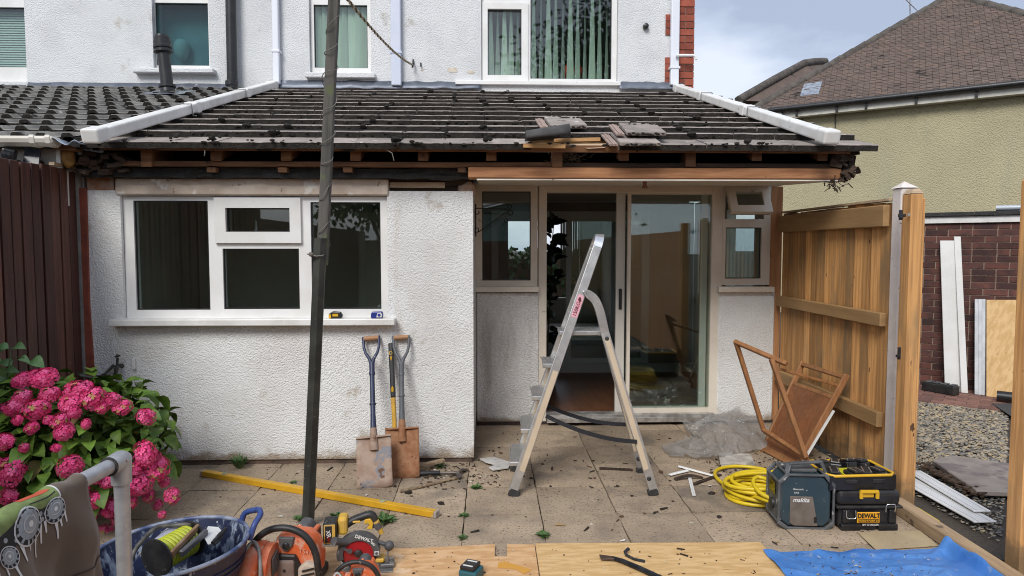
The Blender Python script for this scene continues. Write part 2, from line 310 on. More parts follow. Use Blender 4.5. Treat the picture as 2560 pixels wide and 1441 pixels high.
a, b = P(340, 174, YH), P(541, 188, YH); mb = MB(); mb.bx(a.x, b.x, YH-.09, YH+.01, b.z, a.z); mb.build('sill', render, w2, bevel=.01)
w3, h3 = win('window', (771, -88, 927, 183), [(781, 8, 918, 168)], YH, house, upvc, lab='upstairs window with pale green hanging blind')
def vblind(h, n, Y, par, ang=R(50), tw=.0, m=bl):
    wd = (h[1]-h[0])/n
    for k in range(n):
        x = h[0]+wd*(k+.5); hw_ = wd*.62; mb = MB()
        def fn(u, v, x=x, k=k):
            a = ang+tw*(v-.5)+.25*sin(k*2.1); s = (u-.5)*2*hw_*(.55+.45*(1-v))if tw else (u-.5)*2*hw_
            return (x+s*cos(a), Y+s*sin(a), h[2]+.015+(h[3]+.05-h[2])*v)
        mb.grid(1, 6, fn); mb.build('blind_slat', m, par)
vblind(h3[0], 8, YH+.15, w3, R(28))
a, b = P(766, 184, YH), P(940, 199, YH); mb = MB(); mb.bx(a.x, b.x, YH-.07, YH-.002, b.z, a.z); mb.build('sill', render, w3, bevel=.01)
w4, h4 = win('window', (1204, -108, 1543, 211), [(1219, 20, 1304, 187), (1327, -90, 1530, 196)], YH, house, upvc, lab='wide upstairs window with green vertical blinds')
a, b = P(1205, 4, YH), P(1321, 202, YH); mb = MB(); wall_holes(mb, a.x, b.x, b.z, a.z, [h4[0]], YH+.028, .021); mb.build('sash', upvc, w4, bevel=.008)
vblind(h4[0], 5, YH+.13, w4, R(48), .5); vblind(h4[1], 11, YH+.13, w4, R(58), .55)
mb = MB(); mb.bx(h4[1][0]-.9, h4[1][1]+.1, YH-.045, YH+.02, P(1300, 213, YH).z-.008, P(1300, 204, YH).z); mb.build('sill', upvc, w4, bevel=.006)
for k, x in enumerate((1420, 1445)): mb = MB(); mb.blob(P(x, 180, YH+.28), .06, (1,1,1.5), .12, 10, 6); mb.build('ornament', M_('red_ornament', (.5,.05,.03), .4), w4, smooth=60)
# wall fittings
def tubepart(name, pts, r, m, par, n=10): mb = MB(); mb.tube(pts, r, n); return mb.build(name, m, par, smooth=50)
a, b = P(574, -120, YH-.1), P(581, 222, YH-.1)
so_ = tubepart('soil_pipe', [a, b], .058, black_pl, house, 16); mb = MB(); mb.lathe([(.07,0),(.07,.05),(.06,.06)], P(579, 215, YH-.1), 16); mb.build('collar', black_pl, so_, smooth=40)
for (xa, xb, y1, mt, nm) in ((676, 699, 211, M_('white_downpipe', (.74,.77,.84), .4), 'downpipe'), (975, 1003, 214, M_('lilac_painted_downpipe', (.55,.60,.72), .5, col2=(.6,.64,.74), scale=4, spots=((.12,.14,.2), 13, .66, .06)), 'downpipe'), (1681, 1697, 213, M_('white_downpipe', (.74,.77,.84), .4), 'downpipe')):
    a, b = P(xa, -120, YH-.08), P(xb, y1, YH-.08); mb = MB(); mb.bx(a.x, b.x, YH-.09, YH-.02, b.z, a.z); d_ = mb.build(nm, mt, house, bevel=.012, seg=2)
    q = P(xa, y1-75 if xa < 1600 else y1-36, YH); mb = MB(); mb.bx(a.x-.012, b.x+.012, YH-.098, YH-.004, q.z, q.z+.03); mb.build('bracket', mt, d_, bevel=.004)
mb = MB(); mb.tube([P(1690, 139, YH-.12), P(1733, 139, YH-.12), P(1740, 143, YH-.12), P(1740, 150, YH-.12)], .017, 8); mb.build('overflow_pipe', upvc, house, smooth=50)
mb = MB(); mb.lathe([(.03,0),(.036,.02),(.033,.05),(.012,.06)], P(1613, 68, YH), 12, Matrix.Rotation(pi/2, 3, 'X')); mb.build('vent_cap', black_pl, house, smooth=50)
mb = MB(); mb.tube([P(1033, 150, YH), P(1033, 160, YH-.06), P(1031, 170, YH-.05)], .011, 6).tube([P(1052, 158, YH), P(1052, 166, YH-.03)], .009, 6); mb.build('wall_hook', black_pl, house)
flake = M_('bare_plaster_patch', (.66,.60,.50), .9, col2=(.55,.48,.4), scale=12)
for (cx, cy, rx, ry) in ((1132, 176, 15, 8), (1176, 180, 11, 5), (1056, 174, 5, 3)):
    mb = MB(); vs = []
    for k in range(14):
        q = random.uniform(.65, 1.1); vs.append(P(cx+cos(k*pi/7)*rx*q, cy+sin(k*pi/7)*ry*q, YH-.004))
    mb.extr(vs, (0, .003, 0)); mb.build('plaster_patch', flake, house)
# brick quoin on the corner with toothed courses
q0 = P(1697, -40, YH); q1 = P(1733, 212, YH); n = 0; z = q1.z-.1; cz = .0845
mb = MB(); mb.bx(q0.x-.025, q1.x-.006, YH-.004, YH+.2, q1.z-.2, q0.z+.3); mb.build('quoin_mortar', mortar, house)
bm_ = MB(); bm_.bx(-.5, .5, -.5, .5, -.5, .5); bme = bm_.mesh('brick', brick_red)
while z < q0.z+.2:
    py = None
    wide = any(P(1600, ya, YH).z > z+.04 > P(1600, yb, YH).z for ya, yb in ((40, 92), (150, 206)))
    xs = [q1.x]; off = (.115 if n % 2 else .0)
    segs = [(q1.x-.105, q1.x), (q0.x-.03 if not wide else q0.x-.02, q1.x-.115)] if n % 2 else [(q0.x-.03, q1.x)]
    if wide: segs.append((q0.x-.155, q0.x-.04))
    for (xa, xb) in segs:
        if xb-xa > .02: o = obj('brick', bme, house); o.location = ((xa+xb)/2, YH+.045+random.uniform(-.003,.003), z+cz/2); o.scale = (xb-xa-.001, .12, cz-.011); o.matrix_parent_inverse = wm(house).inverted()
    z += cz; n += 1
# lead flashing over the roof head
for (xa, xb, ya, yb) in ((-30, 66, 212, 226), (70, 575, 206, 226), (700, 1003, 201, 219), (1006, 1203, 204, 219), (1546, 1706, 205, 220)):
    a = P(xa, ya, YH-.012); b = P(xb, yb, YH-.012); mb = MB()
    mb.grid(24, 2, lambda u, v: (a.x+(b.x-a.x)*u, YH-.012-.01*mnoise.noise((u*14, v*3, xa))-.07*(1-v)**2, b.z-.03+(a.z-b.z+.03)*v+.012*mnoise.noise((u*9, v, xa*.1))))
    mb.build('flashing', lead, house, smooth=80, solid=.004)
# ---------------------------------------------------------------- lean-to extension
ext = thing('extension_building', 'white rendered single storey extension with half stripped tiled lean-to roof', 'building', (0, YK, 0))
XL, XM, XR = P(214, 700, YK).x, P(1183, 700, YK).x, 2.60
kh = hole(300, 489, 971, 806, YK)
mb = MB(); wall_holes(mb, XL, XM, .035, 1.985, [kh], YK, .24); mb.build('wall', render_k, ext, bevel=.012, seg=2)
mb = MB(); mb.bx(XM-.24, XM-.004, YK+.24, YH-.01, .035, 1.98).bx(XM-.24, XM-.004, YK+.26, YR+.2, 1.98, 2.09); mb.build('side_wall', render_k, ext)
mb = MB(); mb.bx(XL+.01, XM-.012, YK+.012, YK+.22, -.05, .034).bx(XM-.22, XM-.012, YK+.22, YR, -.05, .034); mb.build('plinth', M_('dirty_brick_plinth', (.14,.09,.065), .95, col2=(.05,.04,.033), scale=6, bump=.8, bsc=40, bdist=.01), ext)
mb = MB(); mb.bx(XL-.2, XL-.005, YK+.03, YH-.02, 0, 2.1); mb.build('party_wall', room_m, ext)
a, b = P(196, 478, YK), P(226, 965, YK)
mb = MB(); mb.add([P(193, 470, YK-.01), P(213, 470, YK-.01), P(236, 968, YK-.01), P(222, 968, YK-.01)], [(0,1,2,3)]); 
mb = MB(); mb.extr([P(193, 470, YK-.02), P(214, 470, YK-.02), P(222, 760, YK-.02), P(236, 968, YK-.02), P(216, 968, YK-.02)], (0, .1, 0)); mb.build('painted_edge', red_paint, ext)
mb = MB(); mb.extr([P(233, 940, YK-.006), P(262, 936, YK-.006), P(264, 955, YK-.006), P(250, 972, YK-.006), P(234, 970, YK-.006)], (0, .02, 0)); mb.build('brown_patch', M_('brown_render_patch', (.10,.06,.045), .9, col2=(.16,.11,.09), scale=20), ext)
# brick and lintel over the window, dark gap with a timber slip
a, b = P(214, 441, YK), P(284, 489, YK); mb = MB(); mb.bx(a.x, b.x, YK+.005, YK+.2, b.z, a.z); mb.build('brick', brick_or, ext, bevel=.006)
a, b = P(286, 448, YK-.02), P(970, 489, YK-.02); mb = MB(); mb.bx(a.x, b.x, YK-.02, YK+.2, b.z, a.z+.01); mb.build('lintel', lintel_m, ext, bevel=.008)
a, b = P(972, 446, YK+.05), P(1180, 486, YK+.05); mb = MB(); mb.bx(a.x, b.x, YK+.06, YK+.2, b.z-.02, a.z+.03); mb.build('dark_gap_backing', wood_dark, ext)
a, b = P(974, 456, YK+.02), P(1112, 470, YK+.02); mb = MB(); mb.bx(a.x, b.x, YK+.02, YK+.055, b.z, a.z); mb.build('timber_slip', M_('pale_timber', (.5,.38,.25), .8, col2=(.38,.27,.17), scale=1., st=(4,40,40)), ext)
mb = MB(); mb.blob(P(1168, 472, YK+.06), .07, (1,.6,1), .2, 8, 5); mb.build('brick_end', brick_or, ext)
# kitchen window
kw = bpy.data.objects.new('window', None); COL.objects.link(kw); adopt(kw, ext); WM[kw.name] = Matrix.Identity(4); kw['label'] = 'white kitchen window with four dark panes'
gl = [(327, 501, 522, 776), (552, 622, 747, 774), (773, 505, 952, 774)]; hs = [hole(*g, YK) for g in gl]; ht = hole(545, 503, 742, 596, YK)
mb = MB(); wall_holes(mb, kh[0]+.004, kh[1]-.004, kh[2]+.004, kh[3]-.004, hs+[ht], YK+.03, .07); mb.build('frame', upvc, kw, bevel=.01, seg=2)
mb = MB(); a, b = P(533, 494, YK), P(752, 608, YK); hi = hole(562, 520, 724, 580, YK); wall_holes(mb, a.x, b.x, b.z, a.z, [hi], YK+.005, .03); mb.build('sash', upvc, kw, bevel=.012, seg=2)
for h in hs+[hi]:
    mb = MB(); mb.bx(h[0], h[1], YK+.06, YK+.066, h[2], h[3]); mb.build('pane', glass, kw)
    mb = MB(); e = .007
    for (p0, p1, p2, p3) in ((h[0], h[0]+e, h[2], h[3]), (h[1]-e, h[1], h[2], h[3]), (h[0]+e, h[1]-e, h[2], h[2]+e), (h[0]+e, h[1]-e, h[3]-e, h[3])): mb.bx(p0, p1, YK+.045, YK+.059, p2, p3)
    mb.build('gasket', black_pl, kw)
a, b = P(270, 800, YK-.09), P(986, 814, YK-.09); mb = MB(); mb.bx(a.x, b.x, YK-.09, YK+.04, b.z, a.z); mb.build('sill', upvc_dirty, kw, bevel=.006, seg=2)
SILLZ = a.z
# kitchen interior
mb = MB(); mb.bx(XL, XM-.25, YK+.3, YH-.03, 0, .04); mb.bx(XL, XM-.25, 6.75, 6.8, .04, 2.05); mb.bx(XL, XM-.25, YK+.26, YH-.06, 2.05, 2.08)
mb.bx(XL+.1, XL+1.5, 6.2, 6.7, .04, .92).bx(-1.2, -.45, 6.2, 6.7, .04, 1.9); mb.build('kitchen_interior', M_('kitchen_plaster', (.68,.64,.54), .8, col2=(.6,.56,.48), scale=2), ext)
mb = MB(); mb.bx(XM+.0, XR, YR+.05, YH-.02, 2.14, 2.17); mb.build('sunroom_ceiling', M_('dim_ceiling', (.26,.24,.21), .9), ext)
mb = MB(); mb.bx(XM+.0, XR, YR+.1, YH-.02, .0, .055); mb.build('sunroom_floor', floor_m, ext)
mb = MB(); mb.tube([P(640, 578, YK+.3), P(640, 552, YK+.3)], [.012, .006], 8); mb.build('bottle', upvc, ext)
# ---------------------------------------------------------------- glazed recess wall
dw = hole(1186, 733, 1347, 1064, YR); mb = MB(); mb.bx(XM+.002, dw[1], YR, YR+.16, .03, dw[3]); mb.build('dwarf_wall', render_g, ext, bevel=.008)
dr = hole(1798, 727, 1925, 1045, YR); mb = MB(); mb.bx(dr[0], XR-.06, YR, YR+.16, .02, dr[3]); dwr = mb.build('dwarf_wall', render_g, ext, bevel=.008); dwr.data.materials[0] = render_k
for (x0, x1) in ((1186, 1347), (1798, 1937)):
    a, b = P(x0, 718, YR-.06), P(x1, 731, YR-.06); mb = MB(); mb.bx(a.x, b.x, YR-.06, YR+.03, b.z, a.z); mb.build('sill', upvc_c, ext, bevel=.005, seg=2)
lw, lh = win('window', (1188, 461, 1344, 719), [(1205, 478, 1327, 702)], YR, ext, upvc_c, .06, .02, 'cream framed side window left of the sliding door')
rw, rh = win('window', (1803, 461, 1926, 713), [(1816, 474, 1912, 548), (1817, 569, 1904, 697)], YR, ext, upvc_c, .06, .02, 'cream framed side window with open top vent')
for c in list(rw.children):
    if c.name.startswith(('pane', 'gasket')) and sum((v.co.z for v in c.data.vertices))/len(c.data.vertices) > 1.75: bpy.data.objects.remove(c)
# open vent sash, hinged along its top edge
a = P(1814, 470, YR-.01); b = P(1914, 546, YR-.01); wv, hv = b.x-a.x, a.z-b.z; T = Matrix.Translation(a) @ Matrix.Rotation(R(-27), 4, 'X')
def vent(mb):
    for i, p in enumerate(mb.v): mb.v[i] = T @ p
    return mb
mb = MB(); wall_holes(mb, 0, wv, -hv, 0, [(.065, wv-.065, -hv+.065, -.062)], -.045, .05); sash = vent(mb).build('vent_sash', upvc_c, rw, bevel=.012, seg=2)
mb = MB(); mb.bx(.065, wv-.065, -.025, -.019, -hv+.065, -.062); vent(mb).build('vent_pane', glass, rw)
mb = MB(); mb.bx(.01, wv-.01, .008, .02, -hv+.004, -hv+.02); vent(mb).build('vent_seal', black_pl, rw)
tubepart('stay_bar', [P(1900, 545, YR-.01), P(1893, 548, YR-.10)], .006, black_pl, rw, 6)
# sliding door
dr_ = bpy.data.objects.new('sliding_door', None); COL.objects.link(dr_); adopt(dr_, ext); WM[dr_.name] = Matrix.Identity(4); dr_['label'] = 'cream sliding patio door, left half open'
mb = MB()
for r_ in ((1347, 461, 1366, 1056), (1783, 461, 1800, 1050), (1366, 461, 1783, 482)): prect(mb, *r_, YR, .12, .012)
mb.build('frame', upvc_c, dr_, bevel=.006)
mb = MB(); a, b = P(1366, 1036, YR), P(1783, 1058, YR); mb.bx(a.x, b.x, YR-.03, YR+.1, .06, a.z).bx(a.x, b.x, YR-.055, YR-.03, .03, .075); mb.build('threshold', M_('worn_aluminium', (.55,.54,.52), .45, metal=.6, col2=(.3,.28,.26), scale=12), dr_, bevel=.003)
mb = MB(); mb.bx(XM, XR-.05, YR+.01, YR+.1, -.05, .03); mb.build('brick_step', M_('dark_brick_step', (.06,.03,.025), .9, col2=(.03,.022,.02), scale=10), ext)
for nm, (s0, s1, t0, b0), dy in (('door_leaf', (1572, 1787, 478, 1046), .022), ('door_leaf', (1546, 1768, 480, 1040), .075)):
    a, b = P(s0, t0, YR), P(s1, b0, YR); mb = MB()
    hh = hole(1580 if dy < .05 else 1568, 486, 1779 if dy < .05 else 1752, 1021, YR)
    wall_holes(mb, a.x, b.x, b.z, a.z, [hh], YR+dy, .04); lf = mb.build(nm, upvc_c if dy < .05 else M_('worn_door_white', (.62,.60,.55), .4), dr_, bevel=.004)
    mb = MB(); mb.bx(hh[0], hh[1], YR+dy+.018, YR+dy+.024, hh[2], hh[3]); mb.build('pane', glass, lf)
a, b = P(1547, 722, YR+.07), P(1554, 774, YR+.07); mb = MB(); mb.bx(a.x, b.x, YR+.06, YR+.073, b.z, a.z); hd = mb.build('handle', black_pl, dr_, bevel=.003)
# orange corner post, side wall with windows
mb = MB(); mb.bx(XR-.105, XR+.0, YR+.015, YR+.11, 0, 2.12); mb.build('corner_post', wood_post, ext, bevel=.004)
mb = MB(); wall_holes(mb, YR+.11, YH-.03, 0, 2.12, [(6.3, 7.05, 1.02, 1.98), (7.15, 8.0, 1.02, 1.98)], XR-.1, .1, 'x'); mb.build('side_frame', upvc_c, ext)
mb = MB(); mb.bx(XR-.06, XR-.054, 6.3, 7.05, 1.02, 1.98).bx(XR-.06, XR-.054, 7.15, 8.0, 1.02, 1.98); mb.build('side_pane', glass, ext)
mb = MB(); wall_holes(mb, XM, XR-.1, .056, 2.13, [(.02, 1.95, .056, 2.02)], YH-.016, .012); mb.build('sunroom_dimming_sheet', M_('dimming_brown', (.20,.165,.13), .8, col2=(.16,.13,.10), scale=3), ext)  # brown sheet added over the white wall to darken the room
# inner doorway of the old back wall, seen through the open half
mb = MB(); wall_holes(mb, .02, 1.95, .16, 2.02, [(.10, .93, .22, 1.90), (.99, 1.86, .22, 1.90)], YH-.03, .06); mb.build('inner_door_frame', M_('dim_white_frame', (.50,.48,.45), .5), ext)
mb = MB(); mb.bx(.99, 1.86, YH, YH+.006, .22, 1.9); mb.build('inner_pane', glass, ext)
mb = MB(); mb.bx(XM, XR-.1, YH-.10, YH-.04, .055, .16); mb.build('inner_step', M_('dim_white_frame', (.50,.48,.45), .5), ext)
mb = MB()
for k in range(10): mb.bx(1.30+.045*k, 1.34+.045*k, 12.4, 12.41, 1.0, 2.35)
mb.build('far_blind', M_('cream_blind', (.62,.6,.42), .8), house)
# ---------------------------------------------------------------- roof: 12 courses of flat interlocking tiles, laid one by one
YE, ZE = 4.58, 2.268; YT, ZT = YH-.03, 3.435; SA = atan2(ZT-ZE, YT-YE); SL = sqrt((YT-YE)**2+(ZT-ZE)**2); NC = 12; GA = SL/NC
us = V((0, cos(SA), sin(SA))); un = V((0, -sin(SA), cos(SA)))
def RP(x, s, h=0.): return V((x, YE, ZE)) + us*s + un*h      # point on the roof plane
def PR(x, y, h=0.): return PL(x, y, V((0, YE, ZE))+un*h, un)   # sight line met with the roof plane
roof = bpy.data.objects.new('roof', None); COL.objects.link(roof); adopt(roof, ext); WM[roof.name] = Matrix.Identity(4); roof['label'] = 'dark mossy flat tiled lean-to roof with exposed eaves'
TW = .2985; TL = GA+.075; TT = .03
def tile_mesh(name, mats, w=TW-.0018, l=TL, tt=TT):
    mb = MB(); n = 5; tilt = .040/GA
    for i in range(n):
        for k in (0, 1):
            pass
    vs = []
    for (yy) in (0, .012, l*.5, l):
        h = .040-tilt*yy
        for xx in (-w/2, -w/4, 0, w/4, w/2): vs.append((xx, yy, h+tt-.03+(0 if yy > 0 else -.006)+random.uniform(-.0015, .0015)))
    fs = [(j*5+i, j*5+i+1, (j+1)*5+i+1, (j+1)*5+i) for j in range(3) for i in range(4)]
    mb.add(vs, fs); mb.cur = 1
    mb.add([(-w/2, 0, -.002), (w/2, 0, -.002), (w/2, 0, .030), (-w/2, 0, .030)], [(0,1,2,3)])
    # ragged mossy front edge
    vs = []; m = 10
    for i in range(m+1): vs += [(-w/2+w*i/m, -.002-random.random()*.007, -.004-random.random()*.004), (-w/2+w*i/m, .001, .033+random.uniform(-.003,.003))]
    mb.add(vs, [(2*i, 2*i+2, 2*i+3, 2*i+1) for i in range(m)])
    mb.cur = 0
    for x in (-w/2, w/2): mb.add([(x, 0, 0), (x, l, -.03), (x, l, .0), (x, 0, .034)], [(0,1,2,3)])
    mb.add([(-w/2, 0, -.003), (w/2, 0, -.003), (w/2, l, -.03), (-w/2, l, -.03)], [(3,2,1,0)])
    return mb.mesh(name, mats)
tms = [tile_mesh('roof_tile', [roof_top, moss]) for _ in range(4)]
def put_roof(me, name, x, s, par, h=0., rz=0., rx=0.):
    o = obj(name, me); o.parent = par; o.matrix_parent_inverse = wm(par).inverted(); o.location = RP(x, s, h); o.rotation_euler = (SA+rx, 0, rz); return o
X0, X1 = P(200, 360, YE).x, P(2152, 372, YE).x
mossmb = MB(); nt = int((X1-X0)/TW)+1
for c in range(NC):
    off = (c % 2)*.0
    for i in range(nt):
        x = X0+TW*(i+.5)+off
        if x > X1+.05: continue
        g0 = PR(1338, 345).x; g1 = PR(1520, 345).x
        if c == 0 and g0 < x < g1: continue                  # stripped: two tiles of the bottom course are off
        xx = x+.012*mnoise.noise((i*3.1, c*2.7, 0)) - c*.006
        put_roof(random.choice(tms), 'roof_tile', xx, c*GA+random.uniform(-.006,.006), roof, random.uniform(0,.003)-(.024 if c == 0 else 0), random.uniform(-.006,.006), random.uniform(-.005,.003)+(.062 if c == 0 else 0))
        if random.random() < .38 and x < X1-.2:
            for k in range(random.randint(1, 4)):
                mossmb.blob(RP(x+TW/2-.006*c+random.gauss(0,.012), c*GA+random.uniform(-.02,.16)**1 if random.random() < .5 else c*GA+random.uniform(-.015,.01), .036), random.uniform(.008,.026), (1.2,1.2,.7), .35)
    for k in range(60): mossmb.blob(RP(random.uniform(X0+.1, X1-.15), c*GA+random.uniform(-.014,-.004), random.uniform(.0,.03)), random.uniform(.005,.014), (1.6,1,.8), .35, 5, 3)
ms = mossmb.build('moss', moss, roof, smooth=60); ms['kind'] = 'stuff'
# deck, battens
mb = MB(); mb.hexa([RP(X0-.02, .16, -.075), RP(X1, .16, -.075), RP(X1, SL, -.075), RP(X0-.02, SL, -.075), RP(X0-.02, .16, -.05), RP(X1, .16, -.05), RP(X1, SL, -.05), RP(X0-.02, SL, -.05)]); mb.build('roof_felt', void, roof)
for k, s in enumerate((.03, GA+.02)):
    mb = MB(); mb.hexa([RP(X0+.1, s, -.05), RP(X1-.05, s, -.05), RP(X1-.05, s+.04, -.05), RP(X0+.1, s+.04, -.05), RP(X0+.1, s, -.008), RP(X1-.05, s, -.008), RP(X1-.05, s+.04, -.008), RP(X0+.1, s+.04, -.008)]); mb.build('batten', wood_old if k == 0 else wood_new, roof)
# fresh batten piece in the stripped gap
mb = MB(); mb.bar(P(1385, 352, YE+.12)+V((0,0,.0)), P(1500, 349, YE+.12), .03, .024); mb.build('batten', wood_new, roof)
mb = MB(); mb.bar(P(1308, 365, YE-.01), P(1413, 367, YE-.01), .03, .026); mb.build('batten', wood_new, roof)
mb = MB(); mb.extr([P(1418, 361, YE+.1), P(1520, 360, YE+.1), P(1512, 370, YE+.02), P(1470, 372, YE+.02)], (0, .02, .006)); mb.build('felt_flap', M_('pale_timber', (.5,.38,.25), .8), roof)
# rafter feet and wall plate
for k, x in enumerate((372, 545, 719, 891, 1059, 1228, 1392, 1557, 1723, 1887, 2050)):
    c = P(x, 392, 4.74); lo = P(x, 403 if k not in (6, 8, 0) else 418, 4.70).z; z1 = ZE+(4.70-YE)*math.tan(SA)-.06
    mb = MB(); mb.hexa([(c.x-.036, 4.70, lo), (c.x+.036, 4.70, lo), (c.x+.036, 6.2, lo+1.5*math.tan(SA)), (c.x-.036, 6.2, lo+1.5*math.tan(SA)), (c.x-.036, 4.70, z1), (c.x+.036, 4.70, z1), (c.x+.036, 6.2, z1+1.5*math.tan(SA)), (c.x-.036, 6.2, z1+1.5*math.tan(SA))])
    mb.build('rafter', wood_old, roof, bevel=.003)
a, b = P(300, 402, 4.72), P(2098, 421, 4.72); mb = MB(); mb.grid
mb = MB(); mb.bx(a.x, P(1400, 400, 4.72).x, 4.722, 4.80, b.z, a.z); mb.build('wall_plate', wood_old, roof, bevel=.004)
mb = MB(); mb.bx(P(1400, 400, 4.72).x+.003, b.x, 4.725, 4.80, b.z, a.z); mb.build('wall_plate', wood_dark, roof, bevel=.004)
for x in (527, 705, 868, 1155): c = P(x, 423, 4.73); mb = MB(); mb.bx(c.x-.03, c.x+.03, 4.735, 4.80, c.z-.02, c.z+.012); mb.build('packing_block', wood_old, roof)
a, b = P(210, 419, YK-.06), P(1172, 447, YK-.06); mb = MB()
mb.grid(60, 3, lambda u, v: (a.x+(b.x-a.x)*u, YK-.06+.02*mnoise.noise((u*20, v*2, 1)), b.z+(a.z-b.z)*v+.008*mnoise.noise((u*30, v*3, 7)))); mb.build('felt_strip', felt, roof, solid=.05)
mb = MB(); mb.bx(XL+.02, XM, YK+.03, YK+.24, 2.03, 2.16); mb.build('dark_wall_head', wood_dark, roof)
a, b = P(1170, 418, 4.70), P(2104, 449, 4.70); mb = MB(); mb.bx(a.x, b.x, 4.70, 4.82, b.z, a.z); beam = mb.build('beam', wood_beam, roof, bevel=.006)
mb = MB(); z_ = b.z-.003; z2_ = P(1500, 463, YR).z; mb.hexa([(a.x+.06,4.706,z_-.009),(b.x-.02,4.706,z_-.009),(b.x-.02,YR+.0,z2_-.009),(a.x+.06,YR,z2_-.009),(a.x+.06,4.706,z_),(b.x-.02,4.706,z_),(b.x-.02,YR,z2_),(a.x+.06,YR,z2_)]); mb.build('soffit_board', M_('soffit_paint', (.70,.66,.58), .7, col2=(.58,.52,.44), scale=4, spots=((.2,.13,.08), 11, .68, .05)), roof)
mb = MB(); mb.bx(XM+.002, XR, YR+.0, YR+.15, P(1500, 462, YR).z, 2.24); mb.build('head_board', upvc_c, roof)
# open eaves: black boards added to stand in for the dark roof space
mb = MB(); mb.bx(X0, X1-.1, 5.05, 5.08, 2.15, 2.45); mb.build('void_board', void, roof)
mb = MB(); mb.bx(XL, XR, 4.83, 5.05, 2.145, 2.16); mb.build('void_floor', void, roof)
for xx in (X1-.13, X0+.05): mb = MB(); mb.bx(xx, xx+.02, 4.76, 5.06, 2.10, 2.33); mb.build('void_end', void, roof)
# rotten ends of the eaves at both sides
mb = MB(); random.seed(11)
for k in range(70):
    q = P(random.gauss(2108, 14), random.uniform(378, 450), 4.68+random.uniform(0,.18)); mb.box(q, (random.uniform(.02,.08), random.uniform(.02,.08), random.uniform(.015,.06)), Matrix.Rotation(random.uniform(-.6,.6), 3, 'Y') @ Matrix.Rotation(random.uniform(-.6,.6), 3, 'Z'))
for k in range(60):
    q = P(random.uniform(165, 320), random.uniform(385, 432), 4.72+random.uniform(0,.2)); mb.box(q, (random.uniform(.03,.12), random.uniform(.02,.08), random.uniform(.01,.04)), Matrix.Rotation(random.uniform(-.5,.5), 3, 'Y') @ Matrix.Rotation(random.uniform(-.6,.6), 3, 'Z'))
for k in range(26):
    q = P(random.gauss(2085, 18), random.uniform(450, 472), 4.7); mb.bar(q, q+V((random.uniform(-.04,.04), random.uniform(-.03,.03), random.uniform(-.04,.0))), .008, .004)
r_ = mb.build('rotten_timber_ends', wood_dark, roof); r_['kind'] = 'stuff'
# twigs and old nest in the gap
mb = MB()
for k in range(90):
    q = P(random.gauss(1420, 30), random.uniform(385, 402), 4.72); mb.tube([q, q+V((random.uniform(-.05,.05), .01, random.uniform(-.03,.05)))], .0016, 3)
r_ = mb.build('nest_twigs', M_('dry_twigs', (.12,.09,.06), .9), roof); r_['kind'] = 'stuff'
for (x0, y0, x1, y1, x2, y2) in ((960, 372, 980, 383, 985, 402), (512, 376, 512, 384, 511, 390), (1545, 374, 1562, 372, 1575, 376)):
    tubepart('loose_wire', [P(x0, y0, 4.6), P(x1, y1, 4.6), P(x2, y2, 4.62)], .003, M_('grey_wire', (.3,.28,.25), .6), roof, 5)
mb = MB(); q = P(1612, 461, 4.9); mb.lathe([(.022,-.03),(.012,0),(.018,.02)], q, 10); mb.build('old_lamp_holder', M_('brown_fitting', (.22,.10,.06), .7), roof)
# white box gutters lying down the slope at both verges
def slope_pipe(p0, p1, label, sgn):
    t_ = thing('roof_downpipe', label, 'downpipe', p0, 'white square downpipes laid down the slope of the lean-to roof')
    d = (p1-p0).normalized(); up = un; mb = MB(); mb.bar(p0, p1, .098, .078, up); mb.build('pipe', upvc_dirty, t_, bevel=.014, seg=3)
    mb = MB(); mb.bar(p0-d*.012, p0+d*.13, .112, .094, up); c_ = mb.build('end_piece', upvc_dirty, t_, bevel=.016, seg=3)
    L_ = (p1-p0).length
    for f in (.40, .73, .97):
        q = p0+d*L_*f; mb = MB(); mb.bar(q-d*.045, q+d*.045, .108, .088, up); mb.build('coupling', upvc, t_, bevel=.008, seg=2)
    for f in (.36, .70):
        q = p0+d*L_*f; r = d.cross(up).normalized(); mb = MB(); mb.tube([q-r*.056-up*.05, q-r*.056+up*.045, q+r*.056+up*.045, q+r*.056-up*.05, q+r*.085*1-up*.05], .0045, 5); mb.build('bracket', M_('bracket_grey', (.22,.22,.22), .5), t_)
slope_pipe(PR(226, 341, .085), RP(P(688, 210, YH-.06).x, SL-.03, .075), 'white square downpipe lying along the left verge of the tiled roof', 1)
slope_pipe(PR(2080, 344, .085), RP(P(1690, 210, YH-.06).x, SL-.03, .075), 'white square downpipe lying along the right verge of the tiled roof', -1)
# loose tiles left on the roof
def loose_tile(px, py, label, h, rz):
    t_ = thing('loose_roof_tile', label, 'roof tile', PR(px, py, h), 'loose tiles on the roof'); o = PR(px, py, h)
    mb = MB(); w, l = .33, .40; Mx = Matrix.Rotation(SA+R(1), 3, 'X') @ Matrix.Rotation(rz, 3, 'Z')
    def tr(mb):
        for i, p in enumerate(mb.v): mb.v[i] = o + Mx @ p
        return mb
    mb.bx(-w/2+.06, w/2, 0, l, 0, .028); tr(mb).build('slab', roof_top, t_, bevel=.005)
    for k in range(3): mb = MB(); mb.bx(-w/2+.02*k-.012, -w/2+.02*k+.006, 0, l, 0, .012+.004*(k % 2)); tr(mb).build('interlock_rib', M_('clean_tile_edge', (.36,.27,.23), .9, col2=(.28,.2,.17), scale=10), t_)
    mb = MB()
    for k in range(14): mb.blob((random.uniform(-.05, w/2), random.uniform(.3, l), .03), random.uniform(.006,.014), (1.5,1,.6))
    for k in range(16): mb.blob((random.uniform(-.1, w/2), 0, random.uniform(0,.02)), random.uniform(.006,.012), (1.8,.7,.7))
    m_ = tr(mb).build('moss', moss, t_); m_['kind'] = 'stuff'
